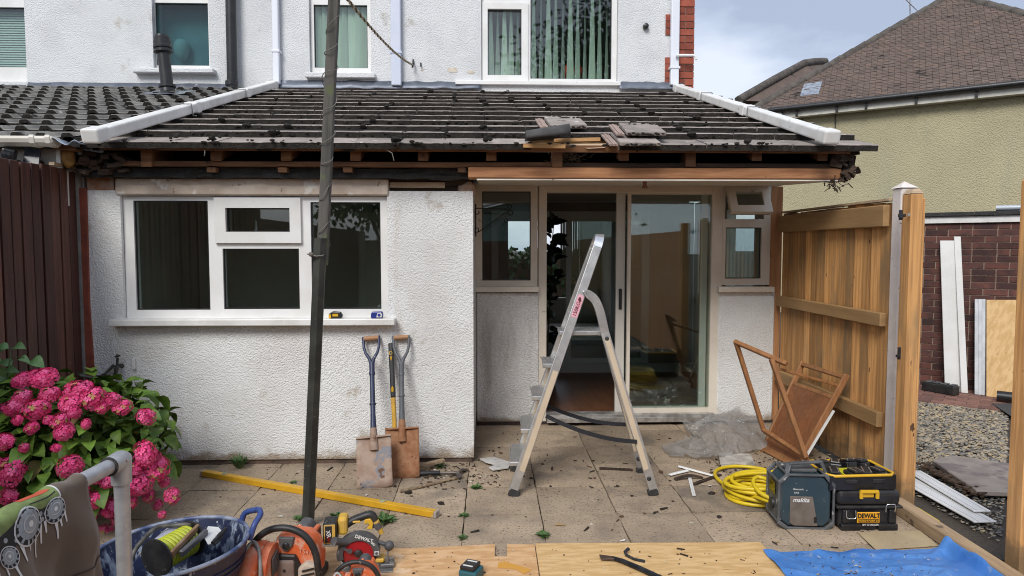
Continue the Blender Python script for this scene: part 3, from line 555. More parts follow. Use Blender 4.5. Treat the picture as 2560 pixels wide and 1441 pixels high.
loose_tile(1412, 322, 'loose grey tile lying on the slope, higher of the two', .062, R(2))
loose_tile(1605, 340, 'loose grey tile lying on the slope near the eaves, lower of the two', .062, R(-2))
loose_tile(1590, 366, 'grey tile with bare interlock ribs beside the stripped eaves gap', .012, 0)
mb = MB(); o = PR(1348, 358, .03); e = PR(1372, 334, .06)
mb.grid(10, 4, lambda u, v: o+(V((.30*v-.08, .0+.10*v, .02+.045*v)))+V((-.01, 0, 0))+V((0, cos(pi*u)*.07, sin(pi*u)*.075*(.7+.3*v))))
tag(mb.build('curved_tile_piece', M_('grey_clay_piece', (.07,.068,.066), .8, col2=(.05,.048,.046), scale=14, bump=.3, bsc=80), smooth=60, solid=.014), 'curved dark grey tile fragment at the stripped eaves gap', 'tile fragment')
# ---------------------------------------------------------------- neighbour's lean-to on the left
nb = thing('neighbour_extension', 'neighbouring lean-to with wavy grey tiles, white gutter and black flue', 'building', (-4, 4.9, 0))
def roman_mesh():
    mb = MB(); w = .335; l = GA+.07; pr = []
    for k in range(2):
        x = -w/2+k*w/2
        pr += [(x, .0), (x+.010, .020), (x+.022, .028), (x+.062, .029), (x+.076, .020), (x+.088, .004), (x+.10, -.001), (x+.15, -.002), (x+w/2-.001, .0)]
    n = len(pr); vs = []
    for yy, hh in ((0, .040), (.010, .043), (l, -.008)):
        for (x, z) in pr: vs.append((x, yy, z+hh))
    mb.add(vs, [(j*n+i, j*n+i+1, (j+1)*n+i+1, (j+1)*n+i) for j in range(2) for i in range(n-1)]); mb.cur = 1
    vs = []
    for (x, z) in pr: vs += [(x, 0, z+.0405), (x, .004, z+.012)]
    mb.add(vs, [(2*i, 2*i+1, 2*i+3, 2*i+2) for i in range(n-1)])
    vs = []
    for (x, z) in pr: vs += [(x, .004, z+.012), (x, l, z-.03)]
    mb.add(vs, [(2*i, 2*i+1, 2*i+3, 2*i+2) for i in range(n-1)])
    return mb.mesh('roof_tile', [roof_n, moss], 30)
rms = roman_mesh(); nroof = bpy.data.objects.new('roof', None); COL.objects.link(nroof); adopt(nroof, nb); WM[nroof.name] = Matrix.Identity(4)
xe = X0+.02
for c in range(NC):
    for i in range(12):
        x = xe-.17-i*.335-.004*c+(.165 if c % 2 else 0)*0
        if 1225+1680*(x+.3)/(YE+c*GA*cos(SA)) < -40: continue
        put_roof(rms, 'roof_tile', x, c*GA+.06+random.uniform(-.006,.006), nroof, random.uniform(-.004,.003)-.01, random.uniform(-.008,.008))
mb = MB()
for k in range(120):
    x = random.uniform(xe-1.6, xe); mb.blob(RP(x, random.uniform(0, 3), .02), random.uniform(.005,.016), (1.5,1.2,.6), .3, 5, 3)
m_ = mb.build('moss', moss, nroof); m_['kind'] = 'stuff'
mb = MB(); mb.hexa([RP(-6.6, .05, -.05), RP(xe, .05, -.05), RP(xe, SL, -.05), RP(-6.6, SL, -.05), RP(-6.6, .05, -.02), RP(xe, .05, -.02), RP(xe, SL, -.02), RP(-6.6, SL, -.02)]); mb.build('roof_felt', void, nroof)
mb = MB()                                            # mortar fillet along the joint of the two roofs
mb.grid(2, 30, lambda u, v: RP(xe-.10+.16*u+.015*mnoise.noise((v*12,u,0)), .05+v*2.2, .045-.02*abs(u-.5)+.01*mnoise.noise((v*20,u*3,5)))); mb.build('mortar_fillet', M_('crumbling_mortar', (.45,.42,.38), .95, col2=(.12,.11,.10), scale=12, bump=1, bsc=40, bdist=.02), nroof, smooth=60)
a, b = P(-60, 338, 4.5), P(131, 364, 4.5); gz0, gz1 = b.z, a.z; gp = [(4.50, gz1), (4.495, gz1-.02), (4.505, gz0+.02), (4.53, gz0), (4.58, gz0), (4.60, gz0+.02), (4.60, gz1-.008), (4.51, gz1-.008)]
mb = MB(); mb.extr([(a.x-1, y, z) for y, z in gp], (b.x-a.x+1, 0, 0)); gut = mb.build('gutter', M_('cream_gutter', (.66,.64,.58), .4, col2=(.6,.57,.5), scale=4), nb, bevel=.004)
for x in (78, 118): c = P(x, 350, 4.49); mb = MB(); mb.extr([(c.x-.02, y-.006 if y < 4.55 else y, z+(.006 if z > gz0+.03 else -.006)) for y, z in gp], (.034, 0, 0)); mb.build('gutter_bracket', MATS['cream_gutter'], gut, bevel=.003)
a, b = P(-80, 362, 4.72), P(146, 440, 4.72); mb = MB(); mb.bx(-6.6, b.x, 4.72, 4.95, 0, 2.34); mb.build('wall', M_('neighbour_white', (.66,.65,.62), .6, col2=(.58,.57,.54), scale=2), nb)
mb = MB(); mb.bx(b.x+.001, b.x+.03, 4.70, 4.8, b.z-.2, 2.3); mb.build('corner_trim', upvc, nb)
mb = MB(); a = P(130, 340, 4.55); mb.grid(14, 4, lambda u, v: (a.x+.20*u, 4.50+.14*v, a.z-.03+.015*sin(u*9)+.02*mnoise.noise((u*4, v*4, 2))-.03*u)); mb.build('lead_corner', M_('bright_lead', (.30,.36,.44), .4, metal=.3, col2=(.22,.26,.32), scale=14), nb, smooth=60, solid=.004)
mb = MB(); q = P(166, 385, 4.7); mb.blob(q+V((0,.02,-.02)), .05, (.9,.8,1.5), .12, 10, 7); mb.build('expanding_foam', M_('ochre_foam', (.36,.20,.05), .6, col2=(.24,.12,.03), scale=20), nb, smooth=70)
mb = MB(); q = P(168, 371, 4.66); mb.box(q, (.14,.1,.03), Matrix.Rotation(.1, 3, 'Y')); mb.build('timber_end', wood_old, nb)
# flue
fb = PR(421, 243); ft = P(403, 86, fb.y+.02); d = (ft-fb); L_ = d.length; Mz = d.to_track_quat('Z', 'X').to_matrix()
fl = bpy.data.objects.new('flue', None); COL.objects.link(fl); adopt(fl, nb); WM[fl.name] = Matrix.Identity(4); fl['label'] = 'black plastic flue pipe with ribbed cap'
mb = MB(); mb.lathe([(.062,0),(.062,L_-.1)], fb, 18, Mz); mb.build('pipe', black_pl, fl, smooth=40)
mb = MB(); mb.lathe([(.075,0),(.078,.008),(.092,.012),(.092,.022),(.078,.026),(.078,.05),(.092,.054),(.094,.075),(.086,.085),(.088,.125),(.078,.13),(.08,.165),(.068,.172),(.066,.19),(.02,.2)], fb+d*(1-.205/L_), 20, Mz); mb.build('cap', black_pl, fl, smooth=30)
mb = MB(); mb.lathe([(.085,.10),(.085,.125),(.072,.13)], fb, 18, Mz).lathe([(.13,-.05),(.10,.02),(.075,.05),(.07,.09)], fb, 18, Mz); mb.build('collar', black_pl, fl, smooth=30)
mb = MB(); mb.grid(8, 6, lambda u, v: RP(fb.x-.2+.42*u, (fb.y-YE)/cos(SA)-.2+.4*v, .05+.012*mnoise.noise((u*5,v*5,3)))); mb.build('flue_flashing', lead, fl, smooth=60)
# ---------------------------------------------------------------- ground
soil = M_('garden_soil', (.075,.058,.042), .95, col2=(.045,.036,.028), scale=3, bump=1, bsc=30, bdist=.03)
mb = MB(); mb.bx(-150, 150, -150, 300, -.4, -.045); tag(mb.build('ground', soil), 'dark bare earth around the patio', kind='structure')
patio = bpy.data.objects.new('patio', None); COL.objects.link(patio); tag(patio, 'square beige concrete paving slabs covering the back yard', kind='structure')
pav = M_('weathered_paving', (.43,.335,.235), .92, col2=(.32,.245,.17), scale=3.2, lo=.3, hi=.7, rnd=.15, bump=1., bsc=85, bdist=.007, spots=((.13,.105,.08), 75, .57, .07), spots2=((.19,.155,.12), 2.1, .49, .22))
pav2 = M_('buff_paving', (.44,.35,.21), .9, col2=(.36,.28,.17), scale=4, bump=.6, bsc=90, bdist=.005, spots=((.2,.15,.1), 20, .63, .08))
mb = MB(); mb.bx(-3.1, 2.62, 1.2, YR+.05, -.06, -.022); mb.build('joint_bed', M_('paving_joint', (.045,.036,.024), .95, col2=(.03,.04,.015), scale=4), patio)
S = .4545; xA = G(1153, 1369).x; yA = G(1240, 1371).y
def slab_mesh(w, d):
    mb = MB(); n = 8; g = .006; vs = []
    ran = [[random.uniform(-.0012,.0012) for _ in range(n+1)] for _ in range(n+1)]
    for j in range(n+1):
        for i in range(n+1):
            e = min(i, j, n-i, n-j) == 0
            x = -w/2+g/2+(w-g)*i/n; y = -d/2+g/2+(d-g)*j/n
            if e: x += random.uniform(-.0025,.0025); y += random.uniform(-.0025,.0025)
            vs.append((x, y, ran[i][j]-(.004 if e else 0)))
    fs = [(j*(n+1)+i, j*(n+1)+i+1, (j+1)*(n+1)+i+1, (j+1)*(n+1)+i) for j in range(n) for i in range(n)]
    ring = [i for i in range(n+1)]+[(j+1)*(n+1)-1 for j in range(1, n+1)]+[n*(n+1)+i for i in range(n-1, -1, -1)]+[j*(n+1) for j in range(n-1, 0, -1)]
    b = len(vs); vs += [(vs[k][0], vs[k][1], -.03) for k in ring]; m = len(ring)
    fs += [(ring[k], b+k, b+(k+1) % m, ring[(k+1) % m]) for k in range(m)]
    return mb.add(vs, fs).mesh('paving_slab', pav, 30)
sms = [slab_mesh(S, S) for _ in range(5)]
for i in range(-7, 6):
    for j in range(-5, 6):
        x = xA+S*(i+.5); y = yA+S*(j+.5)
        if x < -3.0 or x > 2.75 or y > YR+.1 or (x < XM-.2 and y > YK+.25): continue
        o = obj('paving_slab', random.choice(sms), patio); o.location = (x, y, random.uniform(-.003,.002)); o.rotation_euler = (random.uniform(-.004,.004), random.uniform(-.004,.004), random.choice((0, pi/2, pi))+random.uniform(-.006,.006))
q = G(2210, 1352); mb = MB(); mb.extr([G(2143,1332,.006), G(2300,1328,.006), G(2345,1366,.006), G(2190,1376,.006)], (0,0,.003)); mb.build('paving_slab', pav2, patio)
# gravel beyond the gate, block paving, tarmac patch
gv = [M_('gravel_%d' % k, c, .85, col2=c2, scale=30) for k, (c, c2) in enumerate((((.42,.37,.28),(.3,.26,.2)), ((.27,.25,.22),(.18,.165,.15)), ((.48,.38,.24),(.36,.28,.17)), ((.15,.14,.13),(.1,.095,.09))))]
GP = [G(2290, 1150), G(2560, 1215), G(2560, 1085), G(2560, 1040), G(2290, 980)]
mb = MB(); mb.bx(2.62, 9, 3.3, 7.4, -.043, -.03); mb.build('gravel_bed', soil, tag(obj('driveway', bpy.data.meshes.new('driveway')), 'gravel and block paved drive beyond the gate', kind='structure'))
drive = bpy.data.objects['driveway']
mb = MB(); random.seed(5)
def infree(x, y): return x > 2.72+.0*y
for k in range(42000):
    x, y = random.uniform(2.75, 6.0), random.uniform(3.4, 7.15)
    if x/y < .62 or x/y > .80: continue
    far = y > 4.75 and not (y-4.75 < (x-3.3)*-.2)
    if not far and random.random() < .3: continue
    r = random.uniform(.005,.014) if far else random.uniform(.004,.011)
    if random.random() < .025: r *= 2.2
    mb.cur = random.choices((0,1,2,3), (4,3,3,2) if far else (2,2,1,4))[0]; mb.blob((x, y, -.022+random.uniform(0,.01)), r, (1.35,1,.4), .35, 5, 3)
tag(mb.build('gravel', gv), 'loose beige and grey gravel beyond the gate', 'gravel', kind='stuff')
GD = V((.775, -.632, 0)).normalized(); GN = V((-GD.y*-1, 0, 0)); GN = V((GD.y, -GD.x, 0)); GO = G(2430, 975); GO.z = 0     # garage wall: along GD, facing GN (towards the yard)
if GN.y > 0: GN = -GN
pv = [M_('block_paver', (.24,.12,.09), .9, col2=(.17,.09,.075), scale=8, rnd=.25, bump=.4, bsc=80)]
bb = MB(); bb.bx(-.5,.5,-.5,.5,-.5,.5); bpm = bb.mesh('paver', pv[0])
for r in range(9):
    for k in range(-10, 18):
        c = GO+GD*(k*.205+(r % 2)*.1)+GN*(.06+r*.105)
        if not .60 < c.x/c.y < .88: continue
        if c.y < 6.05+.0*c.x: continue
        lim = G(2300, 975+8).y
        o = obj('paver', bpm, drive); o.location = (c.x, c.y, -.03+random.uniform(-.002,.002)); o.scale = (.197, .097, .06); o.rotation_euler = (0, 0, atan2(GD.y, GD.x))
mb = MB(); mb.extr([G(2480,1010,.004), G(2570,1010,.004), G(2570,1062,.004), G(2540,1050,.004)], (0,0,.004)); mb.build('tarmac_patch', M_('tarmac', (.05,.05,.052), .9, col2=(.07,.07,.07), scale=60, bump=.5, bsc=150), drive)
mb = MB(); mb.extr([G(2330,1162,.0), G(2380,1150,.0), G(2560,1175,.0), G(2560,1245,.0), G(2440,1240,.0)], (0,0,.035)); tag(mb.build('concrete_slab', M_('stained_concrete', (.34,.29,.25), .95, col2=(.26,.22,.195), scale=5, bump=.6, bsc=80, spots=((.20,.165,.155), 4, .5, .1)), bevel=.006), 'flat stained concrete slab with broken edge beside the gravel', 'slab')
mb = MB(); random.seed(3); a, b = G(2300, 1165), G(2440, 1240)
for k in range(60):
    q = a.lerp(b, random.random()); mb.box(q+V((random.uniform(-.04,.04), random.uniform(-.05,.0), random.uniform(0,.03))), (random.uniform(.02,.09), .02, .012), Matrix.Rotation(random.uniform(-1,1), 3, 'Z') @ Matrix.Rotation(random.uniform(-.3,.3), 3, 'Y'))
tag(mb.build('splintered_bark', M_('dark_splinters', (.10,.06,.035), .95, col2=(.05,.032,.02), scale=12)), 'dark splinters along the broken slab edge', 'debris', kind='stuff')
# ---------------------------------------------------------------- brick garage
gar = thing('brick_garage', 'low dark red brick outbuilding with flat roof behind the gate', 'outbuilding', GO)
BC = .0725; mb = MB(); zt = PL(2430, 556, GO, GN).z
def gq(s, d, z): return GO+GD*s+GN*d+V((0,0,z))
mb.hexa([gq(-1.6,-.2,-.04), gq(3,-.2,-.04), gq(3,-.006,-.04), gq(-1.6,-.006,-.04), gq(-1.6,-.2,zt), gq(3,-.2,zt), gq(3,-.006,zt), gq(-1.6,-.006,zt)]); mb.build('wall', mortar, gar)
bd = M_('dark_facing_brick', (.115,.042,.032), .85, col2=(.055,.026,.024), scale=5, rnd=.45, bump=.5, bsc=90, bdist=.004)
bmb = MB(); bmb.bx(-.5,.5,-.5,.5,-.5,.5); bme2 = bmb.mesh('brick', bd); rz = atan2(GD.y, GD.x)
nz_ = int((zt+.04)/BC)
for r in range(nz_):
    s = -.95-(.11 if r % 2 else 0); k = 0
    while s < 1.35:
        ln = .215 if not (r % 4 == 1 and k % 2) else .102
        o = obj('brick', bme2, gar); c = gq(s+ln/2, -.02, -.03+BC*(r+.5)); o.matrix_parent_inverse = wm(gar).inverted(); o.location = c; o.scale = (ln, .045+random.uniform(-.002,.002), BC-.0105); o.rotation_euler = (0, 0, rz)
        s += ln+.0105; k += 1
mb = MB(); z0, z1 = zt-.005, PL(2430, 541, GO, GN).z
mb.hexa([gq(-1.6,-.1,z0), gq(3,-.1,z0), gq(3,.03,z0), gq(-1.6,.03,z0), gq(-1.6,-.1,z1), gq(3,-.1,z1), gq(3,.03,z1), gq(-1.6,.03,z1)]); mb.build('fascia', upvc_dirty, gar)
z2 = PL(2430, 530, GO, GN).z; mb = MB(); mb.hexa([gq(-1.6,-4,z1+.002), gq(3,-4,z1+.002), gq(3,.06,z1+.002), gq(-1.6,.06,z1+.002), gq(-1.6,-4,z2), gq(3,-4,z2), gq(3,.06,z2), gq(-1.6,.06,z2)]); mb.build('felt_roof', black_dusty, gar, bevel=.006)
p = PL(2490, 521, GO-GN*.15, GN); tag(tubepart('roof_pipe', [p, p+GD*1.2], .03, M_('grey_pipe', (.42,.46,.5), .45, metal=.2), None, 12), 'grey plastic pipe lying on the flat garage roof', 'pipe')
# ---------------------------------------------------------------- olive house with hipped roof
HD = V((.81, -.587, 0)).normalized(); HI = V((.587, .81, 0)).normalized(); HL = V((6.57, 16.84, 0)); EZ = 4.95; HWD = 8.0; RS = 4.0; RZ = 3.22
oh = thing('olive_house', 'olive rendered house with brown hipped tile roof beyond the garage', 'house', HL)
def hq(s, i, z): return HL+HD*s+HI*i+V((0,0,z))
mb = MB(); mb.hexa([hq(.3,.3,-.1), hq(HWD+3,.3,-.1), hq(HWD+3,8,-.1), hq(.3,8,-.1), hq(.3,.3,EZ-.12), hq(HWD+3,.3,EZ-.12), hq(HWD+3,8,EZ-.12), hq(.3,8,EZ-.12)]); mb.build('wall', render_olive, oh)
mb = MB(); mb.hexa([hq(.05,.05,EZ-.2), hq(HWD+.2,.05,EZ-.2), hq(HWD+.2,.3,EZ-.2), hq(.05,.3,EZ-.2), hq(.05,.05,EZ-.02), hq(HWD+.2,.05,EZ-.02), hq(HWD+.2,.3,EZ-.02), hq(.05,.3,EZ-.02)]); mb.build('fascia', M_('weathered_fascia', (.72,.70,.62), .7, col2=(.55,.53,.47), scale=3), oh)
tubepart('gutter', [hq(-.05,-.03,EZ+.0), hq(HWD,-.03,EZ+.0)], .07, black_pl, oh, 10)
for x in (1955, 1992, 2092, 2165, 2290, 2440): s = (PL(x, 270, hq(0,0,0), HI)-HL).dot(HD); mb = MB(); mb.hexa([hq(s-.025,-.01,EZ-.2), hq(s+.025,-.01,EZ-.2), hq(s+.025,.06,EZ-.2), hq(s-.025,.06,EZ-.2), hq(s-.025,-.01,EZ-.06), hq(s+.025,-.01,EZ-.06), hq(s+.025,.06,EZ-.06), hq(s-.025,.06,EZ-.06)]); mb.build('gutter_clip', black_pl, oh)
RSL = sqrt(RS*RS+RZ*RZ); rsv = (HI*RS+V((0,0,RZ)))/RSL; rnv = HD.cross(rsv).normalized()
if rnv.z < 0: rnv = -rnv
tile_o = M_('brown_plain_tile', (.155,.113,.093), .9, col2=(.115,.084,.07), scale=2.5, rnd=.14, bump=.5, bsc=60, spots=((.24,.21,.17), 7, .68, .05), spots2=((.035,.028,.024), 3, .60, .1))
oroof = bpy.data.objects.new('roof', None); COL.objects.link(oroof); adopt(oroof, oh); WM[oroof.name] = Matrix.Identity(4)
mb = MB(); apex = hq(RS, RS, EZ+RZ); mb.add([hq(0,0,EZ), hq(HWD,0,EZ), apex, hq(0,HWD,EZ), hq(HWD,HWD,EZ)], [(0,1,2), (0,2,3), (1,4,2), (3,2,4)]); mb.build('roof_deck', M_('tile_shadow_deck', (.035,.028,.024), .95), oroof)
tb = MB(); tb.hexa([(-.5,0,0),(.5,0,0),(.5,1,-.25),(-.5,1,-.25),(-.5,0,1),(.5,0,1),(.5,1,.75),(-.5,1,.75)]); tme = tb.mesh('roof_tile', tile_o)
Mr = Matrix((HD, rsv, rnv)).transposed().to_4x4(); gz, twd = .074, .125; allt = []
r = 0
while r*gz < RSL-.15:
    s0 = r*gz; half = RS*(s0/RSL); x = half+.02+(twd/2 if r % 2 else 0)
    while x < HWD-half-.1:
        pt = hq(0,0,EZ)+HD*x+rsv*s0+rnv*.03; allt.append((pt, x)); x += twd
    r += 1
vis = [q for q in allt if 1225+1680*q[0].x/q[0].y < 2640 and 619-1680*(q[0].z-CH)/q[0].y > -60]
vis.sort(key=lambda q: q[0].y); rest = MB()
for k, (pt, x) in enumerate(vis):
    w = twd-.006; dh = random.uniform(-.004,.006)
    if k < 300:
        o = obj('roof_tile', tme, oroof); o.matrix_parent_inverse = wm(oroof).inverted(); o.matrix_local = Matrix.Translation(pt+rnv*dh) @ Mr @ Matrix.Rotation(random.uniform(-.02,.02), 4, 'Z') @ Matrix.Diagonal((w, .10, .036, 1))
    else:
        T_ = Matrix.Translation(pt+rnv*dh) @ Mr @ Matrix.Rotation(random.uniform(-.03,.03), 4, 'Z') @ Matrix.Diagonal((w, .10, .036, 1)); rest.cur = random.choice((0,0,1,2)); rest.add([T_ @ v for v in tb.v], tb.f)
mts = [tile_o, M_('brown_plain_tile_dark', (.135,.099,.083), .9, col2=(.105,.078,.065), scale=3, bump=.4), M_('brown_plain_tile_red', (.165,.113,.09), .9, col2=(.125,.088,.071), scale=3, bump=.4)]
r_ = rest.build('upper_tiles', mts, oroof); r_['kind'] = 'stuff'
rid = M_('grey_ridge_tile', (.12,.105,.09), .95, col2=(.07,.06,.052), scale=5, bump=1, bsc=25, bdist=.03)
for (e0, e1) in ((hq(0,0,EZ+.03), apex), (hq(HWD,0,EZ+.03), apex)):
    n = 16
    for k in range(n):
        a, b = e0.lerp(e1, k/n), e0.lerp(e1, (k+.97)/n); mb = MB(); mb.tube([a+V((0,0,.0)), b+V((0,0,.03))], [.12, .11], 8); mb.build('hip_tile', rid, oroof, smooth=60)
# rear wing roof just showing past the hip
mb = MB(); q = [P(1846, 252, 19.), P(2010, 160, 21.), P(2062, 155, 22.), P(2100, 260, 19.5)]; mb.extr(q, HI*2); mb.build('rear_wing_roof', tile_o, oh)
for (a, b) in ((q[0], q[1]), (q[1], q[2])):
    mb = MB(); mb.tube([a, a.lerp(b, .5)+V((0,0,.02)), b], .13, 8); mb.build('hip_tile', rid, oh, smooth=60)
s_ = PL(2028, 222, hq(0,0,EZ)+rnv*.07, rnv); mb = MB(); mb.grid(6, 6, lambda u, v: s_+HD*(.42*(u-.5))+rsv*(.62*(v-.5))+rnv*(.02*mnoise.noise((u*5,v*5,1)))); mb.build('silver_patch', M_('foil_patch', (.45,.5,.56), .35, metal=.6, col2=(.3,.33,.38), scale=8, bump=.8, bsc=14, bdist=.03), oroof, smooth=60)
mb = MB(); c = PL(1982, 287, hq(0,.28,0), HI); 
for i in range(5):
    for j in range(3): mb.box(c+HD*(.055*(i-2))+V((0,0,.05*(j-1))), (.035,.02,.03), Matrix.Rotation(atan2(HD.y,HD.x), 3, 'Z'))
mb.build('air_brick', M_('terracotta_vent', (.16,.07,.05), .9), oh)
for x, y0, y1 in ((2005, 262, 300), (2088, 270, 320)): a, b = PL(x, y0, hq(0,.29,0), HI), PL(x, y1, hq(0,.29,0), HI); tubepart('wall_cable', [a, b], .012, black_pl, oh, 5)
# television aerial beyond the ridge
ae = thing('tv_aerial', 'thin metal television aerial above the brown roof hip', 'aerial', P(2275, 30, 18.5)); am = M_('aerial_metal', (.35,.35,.36), .4, metal=.7)
tubepart('mast', [P(2276, 45, 18.5), P(2274, -6, 18.5)], .018, am, ae, 6); tubepart('boom', [P(2257, -8, 18.5), P(2288, 22, 18.3)], .014, am, ae, 6)
for k in range(7): c = P(2257, -8, 18.5).lerp(P(2288, 22, 18.3), k/6); tubepart('element', [c-V((.13,.1,-.03)), c+V((.13,.1,-.03))], .008, am, ae, 5)
# ---------------------------------------------------------------- fences
def fence_boards(t_, x, y0, y1, z0, z1, w, mats, face, lap=.0, th=.02, name='board', zt=None, gap=.0025, wed=.012):
    mb = MB(); mb.bx(x-face*(th+.001), x-face*(th+.006), y0, y1, z0, z1-.03); mb.build('gap_dark_sheet', wood_dark, t_)  # dark sheet added behind the boards to block light and darken the gaps
    y = y0; k = 0
    while y < y1-.01:
        ww = w*random.uniform(.94, 1.05); zz = (zt(y) if zt else z1)+random.uniform(-.006,.006); dx = (.005 if (k % 2 and gap > .004) else 0)+random.uniform(-.0025,.0025)
        ye = min(y+ww, y1); mb = MB(); xf = x+face*(dx)
        mb.hexa([(xf-.001*face, y+gap, z0), (xf+wed*face, ye-gap, z0), (xf-th*face, ye-gap, z0), (xf-th*face, y+gap, z0), (xf-.001*face, y+gap, zz), (xf+wed*face, ye-gap, zz), (xf-th*face, ye-gap, zz), (xf-th*face, y+gap, zz)])
        mb.build(name, mats, t_, bevel=.003); y += ww; k += 1
brown = M_('dark_brown_stain', (.125,.048,.033), .5, col2=(.075,.029,.021), scale=1., st=(50,50,2.2), rnd=.45, bump=.5, bsc=1., bst=(110,110,4), bdist=.003, spots=((.20,.16,.14), 25, .70, .02), coord='pos')
XF = PX(200, 700, XL-.03).x
lf = thing('brown_fence', 'dark brown stained vertical board fence on the left boundary', 'fence', (XF, 4.5, 0))
fence_boards(lf, XF, 1.2, 4.86, .0, 2.13, .095, brown, 1, gap=.010, wed=.004, zt=lambda y: 2.125-.008*(4.9-y)/.5)
mb = MB(); mb.bx(XF-.06, XF-.025, 1.2, 4.84, 1.7, 1.8); mb.build('rail', brown, lf)
mb = MB(); mb.bx(XF-.03, XF+.02, 4.855, 4.90, 0, 2.14); mb.build('end_post', M_('grey_weathered_post', (.3,.29,.27), .9, col2=(.2,.19,.18), scale=6), lf)
mb = MB(); mb.bar((XF-.01, 4.62, 2.14), (XF-.01, 4.86, 2.135), .035, .02); mb.build('capping', M_('pale_timber', (.5,.38,.25), .8), lf)
tan = M_('new_fence_timber', (.62,.325,.115), .75, col2=(.43,.215,.075), scale=1., st=(55,55,2.2), lo=.38, hi=.62, rnd=.36, bump=.4, bsc=1., bst=(110,110,4), bdist=.002, spots=((.10,.045,.02), 7, .68, .03, (2,2,.8)), spots2=((.30,.19,.09), 1.8, .50, .2, (2,2,.6)), base=((.20,.125,.06), .30))
XP = PX(2240, 700, 2.60).x; YPO = 4.23
rf = thing('new_fence_panel', 'new tan closeboard fence panel running from house to concrete post', 'fence panel', (2.6, 5.1, 0))
fence_boards(rf, 2.60, YPO+.05, 5.88, .02, 1.875, .105, tan, -1, zt=lambda y: 1.875)
for za, zb in ((1.715, 1.855), (1.065, 1.155), (.40, .50)):
    mb = MB(); mb.bx(2.535, 2.578, YPO+.04, 5.86, za, zb); mb.build('rail', M_('fence_rail_timber', (.36,.215,.09), .8, col2=(.27,.16,.065), scale=1., st=(12,1.4,12), bump=.3, bsc=1., bst=(70,4,70), bdist=.002, spots=((.1,.05,.025), 12, .68, .04)), rf, bevel=.005)
mb = MB(); mb.bx(2.565, 2.63, YPO+.04, 5.88, 1.882, 1.897); mb.build('capping', M_('pale_timber', (.5,.38,.25), .8), rf)
cp = MB(); c0 = PX(2245, 700, 2.56); yb = 4.165
cp.bx(2.583, 2.68, yb, yb+.1, -.05, 1.955); cpo = tag(cp.build('concrete_fence_post', M_('fence_concrete', (.74,.68,.63), .9, col2=(.64,.58,.54), scale=6, bump=.4, bsc=70, spots=((.2,.18,.17), 40, .68, .03)), bevel=.01, seg=2), 'pale concrete fence post with pyramid top at the end of the panel', 'fence post')
mb = MB(); mb.add([(2.575,yb-.008,1.956),(2.688,yb-.008,1.956),(2.688,yb+.108,1.956),(2.575,yb+.108,1.956),(2.63,yb+.05,2.0)], [(0,1,4),(1,2,4),(2,3,4),(3,0,4),(3,2,1,0)]); cap = mb.build('post_cap', MATS['fence_concrete'], cpo); 
gpost = thing('timber_gate_post', 'tall tan timber gate post beside the concrete post', 'gate post', (2.57, 4.0, 0))
YG = 3.93; a, b = P(2248, 490, YG), P(2303, 1275, YG); Xg0, Xg1 = 2.50, 2.595
mb = MB(); mb.bx(Xg0, Xg0+.075, YG, YG+.095, 0, 1.90); mb.build('post', tan, gpost, bevel=.006)
mb = MB(); mb.bx(Xg0+.076, Xg1, YG+.012, YG+.11, 0, 1.875); mb.build('stop_timber', tan, gpost, bevel=.005)
mb = MB(); mb.add([(Xg0,YG,1.901),(Xg0+.075,YG,1.901),(Xg0+.075,YG+.095,1.901),(Xg0,YG+.095,1.901),(Xg0+.02,YG+.02,1.93),(Xg0+.06,YG+.02,1.93),(Xg0+.06,YG+.08,1.93),(Xg0+.02,YG+.08,1.93)], [(0,1,5,4),(1,2,6,5),(2,3,7,6),(3,0,4,7),(4,5,6,7)]); mb.build('weathered_top', M_('pale_timber', (.5,.38,.25), .8), gpost)
mb = MB(); q = P(2252, 538, YG-.01); mb.bx(q.x-.008, q.x+.012, YG-.012, YG-.001, q.z-.03, q.z+.03).bx(q.x-.02, q.x+.025, YG-.022, YG-.012, q.z-.012, q.z+.006).bx(q.x-.015, q.x+.005, YG-.03, YG-.012, q.z-.022, q.z-.01); mb.build('latch', black_pl, gpost, bevel=.002)
mb = MB(); q = P(2248, 885, YG-.01); mb.bx(q.x-.007, q.x+.011, YG-.010, YG-.001, q.z-.035, q.z+.04).bx(q.x-.022, q.x-.004, YG-.03, YG-.008, q.z-.02, q.z-.004); mb.build('latch', black_pl, gpost, bevel=.003, seg=2)
mb = MB(); q = P(2272, 537, YG); mb.lathe([(.009,0),(.009,.003)], q, 10, Matrix.Rotation(pi/2, 3, 'X')); mb.build('bolt', M_('grey_wire', (.3,.28,.25), .6), gpost)
# near gate post at the edge of view, fence carries on behind the camera
mb = MB(); q = G(2536, 1441); p3 = P(2552, 450, 3.14); mb.bx(p3.x, p3.x+.1, 3.04, 3.14, -.05, p3.z); tag(mb.build('gate_post_timber', tan, bevel=.006), 'rounded tan timber post cut off by the right edge of the picture', 'gate post')
bf = thing('garden_fence', 'brown board fence of the garden behind the viewer, seen only reflected', 'fence', (2.45, 0, 0))
redt = M_('reddish_fence_timber', (.52,.25,.11), .75, col2=(.40,.18,.08), scale=1., st=(14,14,1.3), rnd=.2)
mb = MB(); mb.bx(p3.x+.01, p3.x+.04, -6, 3.0, 0, 1.80); mb.build('side_panel', redt, bf); mb = MB(); mb.bx(-7, p3.x, -6.05, -6, 0, 1.75); mb.build('back_panel', brown, bf); mb = MB(); mb.bx(XF-.05, XF-.01, -6, 1.2, 0, 1.95); mb.build('left_panel', brown, bf)
sh = thing('summer_house', 'pale green garden building behind the viewer, seen only reflected', 'shed', (.5, -9, 0))
